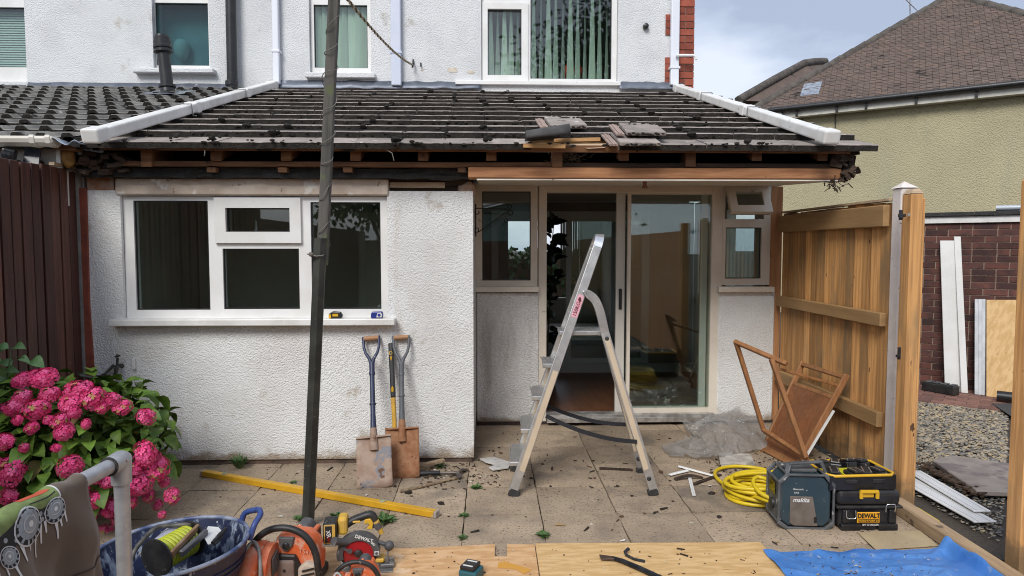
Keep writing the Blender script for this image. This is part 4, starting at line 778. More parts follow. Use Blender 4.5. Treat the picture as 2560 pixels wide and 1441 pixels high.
mb = MB(); mb.extr([(-1.6,-8.2,0),(3.0,-8.2,0),(3.0,-8.2,2.4),(.9,-8.2,3.0),(-1.6,-8.2,2.4)], (0,-3,0)); mb.build('wall', M_('pale_green_boards', (.30,.46,.40), .7, col2=(.26,.40,.35), scale=2), sh)
mb = MB(); mb.bar((-1.75,-8.05,2.38), (.9,-8.05,3.08), .3, .06, (0,0,1)).bar((3.15,-8.05,2.38), (.9,-8.05,3.08), .3, .06, (0,0,1)); mb.build('roof_edge', upvc, sh)
def xf(mb, T):
    mb.v = [T @ p for p in mb.v]; return mb
alu = M_('scuffed_aluminium', (.62,.62,.61), .38, metal=.75, col2=(.5,.5,.49), scale=14, spots=((.75,.72,.66), 17, .66, .05), bump=.15, bsc=60)
alu_tan = M_('tan_rail_web', (.60,.50,.36), .5, metal=.15, col2=(.55,.45,.33), scale=6, spots=((.7,.68,.62), 15, .68, .05))  # tan tone for the strips on rails and legs
steel = M_('galvanised_steel', (.56,.58,.60), .45, metal=.55, col2=(.46,.48,.51), scale=18, spots=((.55,.56,.57), 30, .62, .06))
rubber = M_('black_rubber', (.02,.02,.02), .7, col2=(.04,.04,.04), scale=20)
# ---------------------------------------------------------------- stepladder
lad = thing('stepladder', 'aluminium five tread stepladder standing open before the sliding door', 'stepladder', (.6, 4.4, 0))
nf, ff = G(1283, 1240), G(1287, 1178); nr, fr_ = G(1634, 1238), G(1604, 1182)
nt_ = P(1493, 618, 4.33); ft_ = P(1484, 622, 4.50)
def rail(a, b, nm='rail'):
    mb = MB(); mb.bar(a, b, .026, .058, (1,0,0)); r = mb.build(nm, alu, lad, bevel=.004, seg=2); return r
for a, b in ((nf, nt_), (ff, ft_)):
    rl = rail(a+V((0,0,.03)), b)
    d = (b-a); mb = MB(); mb.bar(a+d*.10+V((0,-.0155,0)), a+d*.50+V((0,-.0155,0)), .006, .036, (1,0,0)); mb.build('web_strip', alu_tan, rl)
    mb = MB(); mb.bar(a-d*.004, a+d*.028, .036, .07, (1,0,0)); mb.build('rubber_foot', rubber, lad, bevel=.006)
hp = []; c = (nt_+ft_)/2; d0 = (nt_-nf).normalized(); h = (ft_-nt_)/2
for k in range(13): a = pi*k/12; hp.append(c-h*cos(a)+d0*.085*sin(a))
mb = MB(); mb.sweep(hp, .022, .056, (1,0,0))
mb.build('top_hoop', M_('bright_aluminium', (.78,.80,.83), .28, metal=.8, col2=(.65,.66,.68), scale=10), lad, smooth=40)
def on(a, b, z): return a.lerp(b, (z-a.z)/(b.z-a.z))
plz = P(1460, 826, 4.35).z
for k in range(1, 6):
    z = plz*k/5 if k < 5 else plz; a, b = on(nf, nt_, z), on(ff, ft_, z); w = .085
    st_ = bpy.data.objects.new('tread' if k < 5 else 'platform', None); nm = 'tread' if k < 5 else 'platform'; bpy.data.objects.remove(st_)
    x0, x1 = ((-.095, .02) if k < 5 else (-.06, .245)); mb = MB(); mb.hexa([V((a.x+x0,a.y+.014,z-.028)), V((a.x+x1,a.y+.014,z-.028)), V((b.x+x1,b.y-.014,z-.028)), V((b.x+x0,b.y-.014,z-.028)), V((a.x+x0,a.y+.014,z)), V((a.x+x1,a.y+.014,z)), V((b.x+x1,b.y-.014,z)), V((b.x+x0,b.y-.014,z))])
    o = mb.build(nm, alu, lad, bevel=.004)
    mb = MB(); n = 6 if k < 5 else 9
    for i in range(n):
        xx = x0+.008+(x1-x0-.016)*i/(n-1); mb.bx(a.x+xx-.003, a.x+xx+.003, a.y+.02, b.y-.02, z, z+.003)
    mb.build('grip_ribs', alu, o)
for (ft0, Yt, web) in ((nr, 4.27, True), (fr_, 4.56, False)):
    tp = [V((x, Yt, z)) for x, z in ((P(1512, 832, Yt).x, P(1512, 832, Yt).z), (P(1500, 780, Yt).x, P(1500, 780, Yt).z), (P(1487, 750, Yt).x, P(1487, 750, Yt).z), (P(1470, 736, Yt).x, P(1470, 736, Yt).z), (P(1462, 738, Yt).x, P(1462, 738, Yt).z))]
    mb = MB(); mb.sweep([ft0+V((0,0,.03)), ft0.lerp(tp[0], .93)]+smoothpath(tp, 4), .024, .054, (1,0,.25))
    lg = mb.build('rear_leg', alu, lad, bevel=.004, seg=2); d = tp[0]-ft0
    mb = MB(); mb.bar(ft0+d*.16+V((0,-.0145,0)), ft0+d*.97+V((0,-.0145,0)), .006, .034, (1,0,0)); mb.build('web_strip', alu_tan, lg)
    mb = MB(); mb.bar(ft0-d*.004, ft0+d*.04, .034, .066, (1,0,0)); mb.build('rubber_foot', rubber, lad, bevel=.006)
    for f in (.105, .965):
        q = ft0+d*f; mb = MB(); mb.lathe([(.014,0),(.014,.006),(.008,.01)], q+V((0,-.013,0)), 12, Matrix.Rotation(pi/2, 3, 'X')); mb.build('rivet', rubber, lg)
def sag(a, b, s, n=10): return [a.lerp(b, k/n)-V((0,0,s*4*(k/n)*(1-k/n))) for k in range(n+1)]
strap_m = M_('black_webbing', (.015,.016,.02), .8, spots=((.3,.3,.28), 50, .70, .03))
for (p0, p1) in (((1365, 1040, 4.2), (1592, 1105, 4.18)), ((1362, 1012, 4.6), (1572, 1062, 4.6))):
    pts = sag(P(*p0), P(*p1), .035); mb = MB(); mb.sweep(pts, .006, .026, (0,0,1)); mb.build('strap', strap_m, lad)
a = on(nf, nt_, P(1456, 765, 4.3).z)+V((0,-.0138,0)); d = (nt_-nf).normalized(); mb = MB(); mb.bar(a-d*.075, a+d*.075, .003, .04, (1,0,0)); sk = mb.build('sticker', M_('pink_sticker', (.78,.36,.44), .6, col2=(.7,.42,.48), scale=20), lad)
Tm = frame_mat(a-d*.02+V((0,-.003,0)), d, V((-d.z, 0, d.x))); txt('150KG', .034, Tm, M_('print_dark', (.12,.02,.03), .7), sk, bold=.0005)
mb = MB(); mb.blob(a+d*.045+V((0,-.003,0)), .014, (.8,.15,1.2), .3, 8, 4); mb.build('pictogram', MATS['print_dark'], sk)
# ---------------------------------------------------------------- spades, sledgehammer
rusty = M_('muddy_steel_blade', (.33,.22,.16), .85, metal=.15, col2=(.42,.32,.25), scale=12, spots=((.25,.25,.27), 8, .58, .05), spots2=((.16,.085,.05), 16, .62, .06), bump=.5, bsc=40, bdist=.004)
rusty2 = M_('rusty_clay_blade', (.26,.11,.05), .9, col2=(.36,.19,.10), scale=14, spots=((.13,.06,.035), 24, .6, .06), bump=.6, bsc=50, bdist=.005)
grip = M_('tan_wooden_grip', (.42,.23,.12), .6, col2=(.34,.18,.09), scale=1., st=(8,60,60))
def spade(bx_, tx_, shaftm, bladem, label, roll=0.):
    t_ = thing('spade', label, 'spade', bx_, 'spades leaning on the white wall'); v = (tx_-bx_); L_ = v.length; v.normalize(); r = V((1,0,0)); r = (r-v*r.dot(v)).normalized(); n = r.cross(v)
    T = Matrix((r, v, n)).transposed().to_4x4(); T.translation = bx_
    mb = MB(); w = .118
    def fn(u, q): x = (u-.5)*2*w*(1-.02*q); return (x, .335*q+(.012*(abs(u-.5)*2)**6 if q == 0 else 0), .016*(1-(2*u-1)**2)*(-1)+.0)
    mb.grid(10, 6, fn); xf(mb, T).build('blade', bladem, t_, smooth=40, solid=.006, bevel=.0)
    mb = MB(); mb.bx(-w, -.02, .333, .345, -.012, .012).bx(.02, w, .333, .345, -.012, .012); xf(mb, T).build('tread', bladem, t_)
    s0, s1 = .30, L_-.185
    mb = MB(); mb.tube([(0, .25, -.012), (0, s0+.05, -.006), (0, s0+.14, 0)], [.03, .026, .018], 10); xf(mb, T).build('socket', bladem, t_, smooth=50)
    mb = MB(); mb.tube([(0, s0+.1, 0), (0, s0+.2, 0), (0, s1-.12, 0), (0, s1, 0)], [.021, .0175, .017, .02], 10); mb.lathe([(.022,0),(.022,.02)], (0, s1-.09, 0), 10, Matrix.Rotation(-pi/2, 3, 'X')).lathe([(.023,0),(.023,.012)], (0, s0+.26, 0), 10, Matrix.Rotation(-pi/2, 3, 'X')); xf(mb, T).build('shaft', shaftm, t_, smooth=50)
    mb = MB()
    for sg in (-1, 1): mb.tube([(0, s1-.02, 0), (sg*.016, s1+.03, 0), (sg*.042, s1+.075, 0), (sg*.054, s1+.12, 0), (sg*.055, L_+.012, 0)], [.015, .012, .0105, .010, .011], 8)
    xf(mb, T).build('yoke', shaftm, t_, smooth=50)
    mb = MB(); mb.tube([(-.052, L_, 0), (0, L_, 0), (.052, L_, 0)], [.016, .018, .016], 12); xf(mb, T).build('grip', grip, t_, smooth=50)
bs = G(937, 1221); tp = P(928, 846, YK-.03); spade(bs, tp, M_('navy_painted_shaft', (.018,.026,.07), .45, col2=(.03,.04,.09), scale=12, spots=((.35,.34,.33), 20, .70, .03)), rusty, 'navy shafted spade with pale muddy blade, leaning on the white wall')
bs = G(1006, 1197); tp = P(1003, 844, YK-.03); spade(bs, tp, M_('grey_painted_shaft', (.10,.11,.125), .5, col2=(.13,.14,.15), scale=12), rusty2, 'grey shafted spade with rusty orange blade, leaning on the white wall')
sg = thing('sledgehammer', 'yellow and black fibreglass tool handle leaning between the two spades', 'sledgehammer', G(990, 1195)); a = G(992, 1188); b = P(977, 858, YK-.02)
mb = MB(); mb.bar(a.lerp(b, .12), a.lerp(b, .58), .03, .036, (0,1,0)); mb.build('shaft', M_('yellow_fibreglass', (.62,.36,.03), .45, col2=(.5,.28,.03), scale=14), sg, bevel=.008, seg=2)
mb = MB(); mb.bar(a.lerp(b, .575), b, .034, .042, (0,1,0)); gr_ = mb.build('grip', black_pl, sg, bevel=.009, seg=2)
yel = M_('yellow_plastic', (.72,.42,.02), .4, col2=(.62,.36,.02), scale=9); ylw = M_('dusty_yellow_plastic', (.68,.40,.03), .5, col2=(.55,.36,.1), scale=10, spots=((.4,.35,.28), 25, .66, .05))
n_ = V((0,-.026,.0)); u_ = (b-a).normalized(); T = frame_mat(a.lerp(b, .925)+n_, (1,0,0), u_); txt('D', .035, T, yel, gr_)
for f, s in ((.88, .014), (.64, .017)): q = a.lerp(b, f)+V((0,-.022,.003)); mb = MB(); mb.extr([q+V((-s*.6,0,s)), q+V((s*.6,0,s)), q+V((0,0,-s*1.4))] if f > .8 else [q+V((s*.5*cos(k*pi/4),0,s*1.5*sin(k*pi/4))) for k in range(8)], (0,-.003,0)); mb.build('emblem', yel, gr_)
mb = MB(); mb.bar(a+V((-.09,0,.03)), a+V((.09,0,.03)), .07, .06); mb.build('head', rusty2, sg, bevel=.012, seg=2)
# ---------------------------------------------------------------- spirit level
a, b = G(510, 1190), G(1088, 1293); lv = thing('spirit_level', 'long yellow spirit level lying across the paving', 'spirit level', a); d = (b-a).normalized()
ly = M_('worn_yellow_paint', (.66,.37,.015), .45, col2=(.56,.30,.015), scale=7, spots=((.40,.35,.28), 16, .66, .05), spots2=((.25,.19,.12), 60, .70, .03))
up_ = V((0,0,1)); mb = MB(); mb.bar(a+V((0,0,.02)), b+V((0,0,.02)), .046, .038); lb = mb.build('body', ly, lv, bevel=.004, seg=2)
for p_, s in ((a, -1), (b, 1)): mb = MB(); mb.bar(p_+V((0,0,.02))+d*s*.0, p_+V((0,0,.02))+d*s*.018, .049, .041); mb.build('end_cap', M_('grey_end_cap', (.35,.31,.27), .7), lv, bevel=.004)
for f in (.105, .80): q = a.lerp(b, f)+V((0,0,.0392)); mb = MB(); mb.lathe([(.02,0),(.02,.003),(.014,.0035)], q, 14); o = mb.build('vial_ring', M_('grey_end_cap', (.35,.31,.27), .7), lv); mb = MB(); mb.bar(q+V((0,0,.004))-d*.018, q+V((0,0,.004))+d*.018, .012, .004); mb.build('vial', M_('vial_green', (.35,.42,.15), .2), o)
for (x0, x1) in ((0, .1), (.9, 1)): pass
# ---------------------------------------------------------------- hammer, batten, plate, bits on the paving
hm = thing('claw_hammer', 'black handled claw hammer lying at the wall corner', 'hammer', G(1090, 1190)); a, b = G(1032, 1192), G(1146, 1189)
mb = MB(); mb.tube([a+V((0,0,.02)), a.lerp(b,.1)+V((0,0,.02)), a.lerp(b,.55)+V((0,0,.02)), a.lerp(b,.6)+V((0,0,.02))], [.015,.017,.015,.012], 10); mb.build('grip', black_pl, hm, smooth=50)
mb = MB(); mb.tube([a.lerp(b,.58)+V((0,0,.02)), b+V((0,0,.02))], .009, 8); mb.build('shaft', M_('tool_steel', (.12,.115,.11), .45, metal=.6, col2=(.2,.16,.13), scale=20), hm, smooth=50)
mb = MB(); c = b+V((0,0,.02)); mb.tube([c+V((.01,-.09,.01)), c+V((.0,-.05,0)), c], [.016,.016,.014], 10).tube([c, c+V((.02,.04,.005)), c+V((.05,.075,-.006)), c+V((.07,.085,-.012))], [.014,.013,.009,.004], 8); mb.build('head', MATS['tool_steel'], hm, smooth=50)
dkw = M_('dark_splinters', (.10,.06,.035), .95)
mb = MB(); a, b = G(1000, 1232), G(1150, 1196); mb.bar(a+V((0,0,.008)), b+V((0,0,.008)), .022, .014); tag(mb.build('timber_strip', M_('grey_split_timber', (.32,.24,.15), .9, col2=(.16,.11,.07), scale=1., st=(40,40,40)), bevel=.003), 'thin split timber strip lying below the claw hammer', 'timber strip')
mb = MB(); a = G(1052, 1180); mb.bar(a+V((-.1,0,.02)), a+V((.16,.1,.05)), .05, .02); tag(mb.build('broken_board', MATS['grey_split_timber'], bevel=.003), 'short broken board propped behind the rusty spade', 'board')
plast = M_('dirty_white_panel', (.55,.54,.52), .7, col2=(.42,.41,.39), scale=7, spots=((.15,.12,.1), 14, .64, .06))
mb = MB(); o_ = [G(x, y, .012) for x, y in ((1200,1150),(1235,1146),(1278,1160),(1272,1172),(1232,1178),(1222,1172),(1240,1165),(1214,1158))]; mb.extr(o_, (0,0,.012)); tag(mb.build('plastic_offcut', plast, bevel=.002), 'notched grey plastic offcut lying left of the stepladder foot', 'offcut')
mb = MB(); o_ = [G(x, y, .02) for x, y in ((1796,1137),(1876,1140),(1884,1158),(1866,1163),(1835,1160),(1800,1162))]; mb.extr(o_, (0,0,.016)); mb.extr([p+V((.008,-.004,-.019)) for p in o_], (0,0,.016)); tag(mb.build('board_fragment', M_('flaking_board', (.56,.53,.48), .9, col2=(.38,.35,.31), scale=10, spots=((.1,.07,.05), 18, .66, .04))), 'flaking white board fragment beside the polythene sheet', 'board fragment')
for k, (a, b, w, lab) in enumerate((((1696, 1171), (1790, 1196), .016, 'thin white plastic trim pointing at the yellow cable'), ((1674, 1192), (1720, 1180), .03, 'short white plastic channel by the stepladder rear foot'), ((1722, 1191), (1735, 1243), .022, 'white plastic trim lying across the paving joint'))):
    mb = MB(); p0, p1 = G(*a), G(*b); mb.bar(p0+V((0,0,.012)), p1+V((0,0,.010)), w, .003).bar(p0+V((.0,0,.016)), p1+V((0,0,.014)), .003, .012); tag(mb.build('plastic_trim', upvc), lab, 'plastic trim')
for k, (a, b, w, lab) in enumerate((((1688, 1201), (1755, 1197), .03, 'curved strip of black bark-like felt by the white trims'), ((1735, 1213), (1800, 1190), .025, 'dark strip of rotten timber by the yellow cable'), ((1500, 1174), (1580, 1178), .03, 'dark slat of rotten wood in front of the sliding door'))):
    mb = MB(); p0, p1 = G(*a), G(*b); n = 8
    for i in range(n): q0, q1 = p0.lerp(p1, i/n), p0.lerp(p1, (i+1)/n); z0, z1 = .008+.02*sin(pi*i/n)*(k == 0), .008+.02*sin(pi*(i+1)/n)*(k == 0); mb.bar(q0+V((0,0,z0)), q1+V((0,0,z1)), w*random.uniform(.7,1), .01, ext=.004)
    tag(mb.build('rotten_strip', wood_dark), lab, 'rotten strip')
# ---------------------------------------------------------------- clothes pole, wire, rope
base = G(770, 1318); ptop = P(835, -45, base.y+.03); join = P(800, 640, base.y)
cp_ = thing('clothes_pole', 'tall weathered clothes pole with wire wound round it', 'pole', base)
irn = M_('dark_angle_iron', (.035,.036,.032), .55, metal=.3, col2=(.06,.062,.052), scale=9, spots=((.15,.145,.13), 30, .69, .03)); d = (join-base).normalized(); jt = base+d*((P(800, 596, base.y)-base).length)
mb = MB(); w = .062; r = V((1,0,0)); n_ = V((0,1,0)); prof = [(-w/2,-.02),(.008,-.034),(w/2,-.004),(w/2,.012),(.01,-.012),(-w/2,.0)]
mb.extr([base+r*x+n_*y for x, y in prof], jt-base); mb.build('iron_stake', irn, cp_)
mb = MB(); c = base; mb.box(c+V((0,0,.006)), (.085,.07,.014), Matrix.Rotation(.2, 3, 'Z')); mb.build('foot_plate', irn, cp_)
wdg = M_('grey_weathered_pole', (.105,.098,.086), .9, col2=(.055,.052,.046), scale=1., st=(30,30,2.), bump=.8, bsc=1., bst=(80,80,3), bdist=.004, spots=((.10,.115,.055), 5, .58, .08))
a = base.lerp(join, .965)+V((.008,.025,0)); mb = MB(); mb.bar(a, ptop+V((0,.02,0)), .058, .05, (0,1,0)); mb.build('timber_pole', wdg, cp_, bevel=.008, seg=2)
wire = M_('tarnished_wire', (.16,.145,.125), .6); pts = []; N = 240
for k in range(N):
    f = k/N; q = a.lerp(ptop, .02+f*1.0 if False else .07+f*.93); tw = f*2*pi*9+1.1*sin(f*17); pts.append(q+V((cos(tw)*.036+.006*sin(f*47), sin(tw)*.034, .01*sin(f*90))))
mb = MB(); mb.tube(pts, .0024, 5); mb.build('wound_wire', wire, cp_)
q = P(795, 638, base.y); mb = MB(); mb.tube([q+V((-.05,-.03,.006)), q+V((-.025,-.042,.0)), q+V((0,-.046,-.006)), q+V((.03,-.03,-.004)), q+V((.038,.02,.01)), q+V((0,.05,.01)), q+V((-.035,.02,0)), q+V((-.03,-.03,.0))], .004, 5); mb.blob(q+V((-.026,-.045,.004)), .014, (1,1,1), .2); mb.build('wire_tie', wire, cp_)
rp = P(1032, 163, YH-.05); pts = []; pts2 = []
for k in range(121):
    f = k/120; q = rp.lerp(ptop, f)-V((0,0,.25*f*(1-f))); s = .006; pts.append(q+V((cos(k*1.5)*s, 0, sin(k*1.5)*s))); pts2.append(q-V((cos(k*1.5)*s, 0, sin(k*1.5)*s)))
ro = thing('clothes_line', 'twisted cream and dark rope running from wall hook to pole top', 'rope', rp)
mb = MB(); mb.tube(pts, .0065, 5); mb.build('cream_strand', M_('cream_cord', (.55,.50,.36), .9), ro); mb = MB(); mb.tube(pts2, .0065, 5); mb.build('dark_strand', M_('dark_cord', (.12,.10,.06), .9), ro)
# ---------------------------------------------------------------- outside tap, hanging bracket, sill items, camera and solar panel
tp_ = thing('garden_tap', 'dark outdoor tap on the white kitchen wall', 'tap', P(292, 915, YK)); tm = M_('tarnished_brass', (.05,.05,.048), .5, metal=.5, col2=(.09,.085,.075), scale=25)
q = lambda x, y, d=.06: P(x, y, YK-d)
mb = MB(); mb.tube([q(305, 915, 0), q(300, 914, .03), q(292, 917), q(290, 930), q(287, 940)], [.016,.014,.016,.013,.013], 10).lathe([(.018,0),(.018,.02)], q(287, 947), 10); mb.build('body', tm, tp_, smooth=50)
mb = MB(); mb.tube([q(293, 912), q(294, 895)], .009, 8).bar(q(288, 893), q(300, 889), .01, .012).blob(q(294, 890), .012, (1,1,1), .05); mb.build('handle', tm, tp_, smooth=50)
mb = MB(); mb.bx(q(301,0,0).x, q(309,0,0).x, YK-.02, YK, q(0,926,0).z, q(0,898,0).z); mb.build('wall_plate', upvc_dirty, tp_, bevel=.004)
pp = [q(284, 914, .04), q(262, 936, .03), q(245, 944, .03), q(225, 944, .03), q(205, 940, .06), q(178, 925, .1), q(160, 912, .12), q(148, 920, .14), q(130, 940, .16)]
tubepart('supply_pipe', pp, .011, M_('lagged_pipe', (.16,.15,.14), .7, col2=(.06,.055,.05), scale=20), tp_, 8)
br = thing('hanging_bracket', 'black scrolled iron basket bracket on the recess side wall', 'bracket', P(1195, 550, 5.6)); iron = M_('wrought_iron', (.012,.011,.011), .5, metal=.3); B = lambda x, y: P(x, y, 5.55)
def scroll(c, r0, r1, a0, turns, n=22): return [B(c[0]+(r0+(r1-r0)*k/n)*cos(a0+turns*2*pi*k/n), c[1]+(r0+(r1-r0)*k/n)*sin(a0+turns*2*pi*k/n)) for k in range(n+1)]
mb = MB(); mb.tube([B(1192,521), B(1272,523)], .0045, 6).tube([B(1192,582), B(1200,578), B(1275,525)], .0045, 6); mb.tube(scroll((1193,530), 9, 4, -pi/2, -.85), .0042, 6).tube(scroll((1192,576), 8, 4, pi/2, .9), .0042, 6).tube(scroll((1273,517), 7, 4, pi/2, -.9), .0042, 6).tube(scroll((1276,533), 7, 4, -pi/2, .9), .0042, 6).tube(scroll((1264,552), 6, 3, -pi/2, .9), .0042, 6); mb.build('scrollwork', iron, br, smooth=60)
mb = MB(); mb.bx(XM, XM+.01, 5.53, 5.57, B(1190,592).z, B(1190,510).z); mb.build('wall_strip', iron, br)
z0 = SILLZ
tpm = thing('tape_measure', 'black and yellow tape measure on the kitchen sill', 'tape measure', P(840, 800, YK-.04)); c = P(840, 800, YK-.045); c.z = z0+.001
mb = MB(); mb.extr([c+V((x, -.02, z)) for x, z in ((-.045,0),(.04,0),(.05,.02),(.035,.045),(-.02,.05),(-.045,.035))], (0,.04,0)); mb.build('case', black_pl, tpm, bevel=.006, seg=2); mb = MB(); mb.bx(c.x-.047, c.x-.03, YK-.068, YK-.024, z0+.002, z0+.03).bx(c.x-.02, c.x+.02, YK-.0665, YK-.065, z0+.016, z0+.034); mb.build('trim', yel, tpm, bevel=.003)
tpm = thing('tape_measure', 'royal blue and white tape measure on the kitchen sill', 'tape measure', P(943, 800, YK-.04)); c = P(943, 800, YK-.045); c.z = z0+.001; blu = M_('royal_blue_plastic', (.02,.035,.22), .4)
mb = MB(); mb.extr([c+V((x, -.022, z)) for x, z in ((-.042,0),(.04,0),(.042,.03),(.036,.048),(-.034,.046),(-.042,.03))], (0,.045,0)); mb.build('case', blu, tpm, bevel=.006, seg=2); mb = MB(); mb.extr([c+V((x, -.0245, z)) for x, z in ((-.002,.008),(.036,.008),(.038,.03),(.03,.042),(.006,.038))], (0,.003,0)); ds = mb.build('label_disc', upvc, tpm); mb = MB(); mb.lathe([(.011,0),(.011,.002)], c+V((.018,-.025,.024)), 12, Matrix.Rotation(pi/2, 3, 'X')); mb.build('hub', blu, ds)
sc_ = thing('security_camera', 'black security camera on the neighbour wall above the brown fence', 'camera', P(25, 390, 4.6)); c = P(22, 392, 4.55); Mc = Matrix.Rotation(R(12), 3, 'Y') @ Matrix.Rotation(R(28), 3, 'Z')
mb = MB(); mb.box(c, (.075,.12,.10), Mc); mb.build('housing', black_pl, sc_, bevel=.012, seg=2); mb = MB(); mb.lathe([(.026,0),(.026,.006),(.014,.008)], c+Mc @ V((-.008,-.06,.005)), 14, Mc @ Matrix.Rotation(pi/2, 3, 'X')); mb.build('lens', M_('lens_glass', (.02,.02,.025), .08), sc_, smooth=40)
tubepart('arm', [P(32, 405, 4.58), P(42, 410, 4.66)], .012, black_pl, sc_); mb = MB(); mb.lathe([(.028,0),(.024,.02),(.012,.03)], P(45, 410, 4.718), 14, Matrix.Rotation(pi/2, 3, 'X')); mb.build('mount', black_pl, sc_, smooth=40)
sp_ = thing('solar_panel', 'small dark solar panel on the neighbour wall beside the camera', 'solar panel', P(82, 398, 4.6)); c = P(80, 397, 4.62); Mc = Matrix.Rotation(R(-14), 3, 'X') @ Matrix.Rotation(R(8), 3, 'Z')
mb = MB(); mb.box(c, (.098,.012,.135), Mc); mb.build('panel', M_('solar_cell', (.03,.036,.05), .25), sp_, bevel=.003); mb = MB(); mb.lathe([(.028,0),(.024,.02),(.012,.05)], P(101, 411, 4.718), 14, Matrix.Rotation(pi/2, 3, 'X')); mb.build('mount', black_pl, sp_, smooth=40)
# ---------------------------------------------------------------- radio
rd = thing('site_radio', 'battered blue and grey job site radio on the paving', 'radio', G(2000, 1325)); o = G(1950, 1320); Tr = frame_mat(o, V((1,-.10,0)), V((.10,1,0)))
teal = M_('dusty_teal_plastic', (.024,.048,.062), .5, col2=(.035,.058,.07), scale=9, spots=((.3,.31,.31), 40, .68, .04)); gmet = M_('dusty_speaker_mesh', (.14,.115,.095), .7, metal=.2, col2=(.19,.16,.135), scale=14, bump=.4, bsc=300, bdist=.001); frm = M_('scuffed_grey_bumper', (.06,.065,.07), .55, col2=(.11,.115,.12), scale=10, spots=((.42,.42,.40), 16, .64, .05))
W_, H_, D_ = .275, .30, .19; ch = .045
sil = [(ch,.012),(W_-ch*.8,.012),(W_,ch),(W_,H_-ch*1.3),(W_-ch,H_),(ch,H_),(0,H_-ch),(0,ch)]
mb = MB(); mb.extr([(x, -.0, z) for x, z in sil], (0, D_, 0)); xf(mb, Tr).build('body', teal, rd, bevel=.01, seg=2)
mb = MB(); s2 = [(x*1.0+(-.012 if x < W_/2 else .012), z+(-.008 if z < H_/2 else .008)) for x, z in sil]
for k in range(8):
    (xa, za), (xb, zb) = s2[k], s2[(k+1) % 8]; mb.bar((xa, -.006, za), (xb, -.006, zb), .014 if k % 2 == 0 else .024, .016, (0,1,0), .004); mb.bar((xa, D_+.01, za), (xb, D_+.01, zb), .014 if k % 2 == 0 else .024, .016, (0,1,0), .004)
for (x, z) in s2: mb.bar((x, -.01, z), (x, D_+.01, z), .014, .014)
xf(mb, Tr).build('bumper_frame', frm, rd, bevel=.006, seg=2)
mb = MB(); mb.extr([(.05,-.007,.03),(.075,-.007,.016),(.205,-.007,.016),(.175,-.007,.185),(.05,-.007,.185)], (0,.006,0)); spk = xf(mb, Tr).build('speaker_grille', gmet, rd, bevel=.003)
wh = M_('white_print', (.7,.7,.68), .6); TX = Tr @ Matrix.Rotation(pi/2, 4, 'X')
txt('makita', .034, Tr @ Matrix.Translation((.108,-.009,.165)) @ Matrix.Rotation(pi/2, 4, 'X'), wh, spk, shear=.3, bold=.0006)
txt('Bluetooth', .014, Tr @ Matrix.Translation((.095,-.003,.225)) @ Matrix.Rotation(pi/2, 4, 'X'), wh, rd); txt('DAB', .013, Tr @ Matrix.Translation((.085,-.003,.205)) @ Matrix.Rotation(pi/2, 4, 'X'), wh, rd)
for z in (.045, .062): mb = MB(); mb.lathe([(.009,0),(.009,.004)], (.19,-.006,z), 10, Matrix.Rotation(pi/2, 3, 'X')); xf(mb, Tr).build('socket', black_pl, spk)
mb = MB(); mb.bx(-.012, .004, .0, D_, .04, .262); mb.bx(.0, .006, -.004, .03, .045, .255); xf(mb, Tr).build('control_panel', frm, rd, bevel=.003)
mb = MB(); mb.bx(-.018, -.0145, .045, D_-.045, .175, .245); xf(mb, Tr).build('display', M_('display_black', (.008,.009,.01), .15), rd)
mb = MB(); mb.lathe([(.032,0),(.03,.014),(.012,.018)], (-.012, D_/2, .11), 16, Matrix.Rotation(-pi/2, 3, 'Y')); xf(mb, Tr).build('dial', black_dusty, rd, smooth=40)
mb = MB(); mb.bar((.04, .03, H_+.005), (.06, .05, H_+.055), .03, .014).bar((.06,.05,H_+.055), (.235, .05, H_+.07), .03, .014, (0,0,1), .004).bar((.235,.05,H_+.07), (.27,.03,H_-.02), .03, .014); xf(mb, Tr).build('carry_handle', frm, rd, bevel=.005, seg=2)
mb = MB(); mb.bx(.05, .22, .06, D_-.02, H_, H_+.02); xf(mb, Tr).build('battery_hatch', frm, rd, bevel=.006)
# ---------------------------------------------------------------- charger box and battery tray
tb_ = thing('charger_case', 'black wheeled charger case with yellow latch on the paving', 'tool case', G(2170, 1325)); o = G(2092, 1327); Tb = frame_mat(o, V((1,-.02,0)), V((.02,1,0))); W_, D_, H_ = .36, .28, .225
mb = MB(); mb.bx(.012, W_-.012, .012, D_, .012, .135); xf(mb, Tb).build('base', black_pl, tb_, bevel=.018, seg=3)
mb = MB(); mb.bx(0, W_, 0, D_, .135, H_); xf(mb, Tb).build('lid', black_pl, tb_, bevel=.03, seg=3)
mb = MB(); mb.bx(-.006, W_+.006, -.008, D_, .126, .140); xf(mb, Tb).build('seam_lip', black_dusty, tb_, bevel=.004)
mb = MB(); mb.bx(.02, .13, -.012, .03, 0, .04).bx(W_-.13, W_-.02, -.012, .03, 0, .04).bx(.13,W_-.13,.004,.05,.0,.03).bx(.03,.07,-.006,.02,.04,.12).bx(W_-.07,W_-.03,-.006,.02,.04,.12); xf(mb, Tb).build('foot_block', black_pl, tb_, bevel=.008, seg=2)
mb = MB(); x0 = .125; mb.bar((x0,-.012,.185), (x0,-.012,.225), .018, .014, (0,1,0)).bar((x0+.09,-.012,.185), (x0+.09,-.012,.225), .018, .014, (0,1,0)).bar((x0-.006,-.012,.226), (x0+.096,-.012,.226), .016, .018, (0,1,0)); mb.bx(x0+.015,x0+.075,-.006,.0,.19,.215); xf(mb, Tb).build('latch', yel, tb_, bevel=.005, seg=2)
mb = MB(); mb.bx(.108, .235, -.010, -.004, .045, .108); pl = xf(mb, Tb).build('badge', M_('badge_yellow', (.75,.36,.015), .45), tb_, bevel=.003); bk = M_('badge_black', (.01,.01,.01), .5)
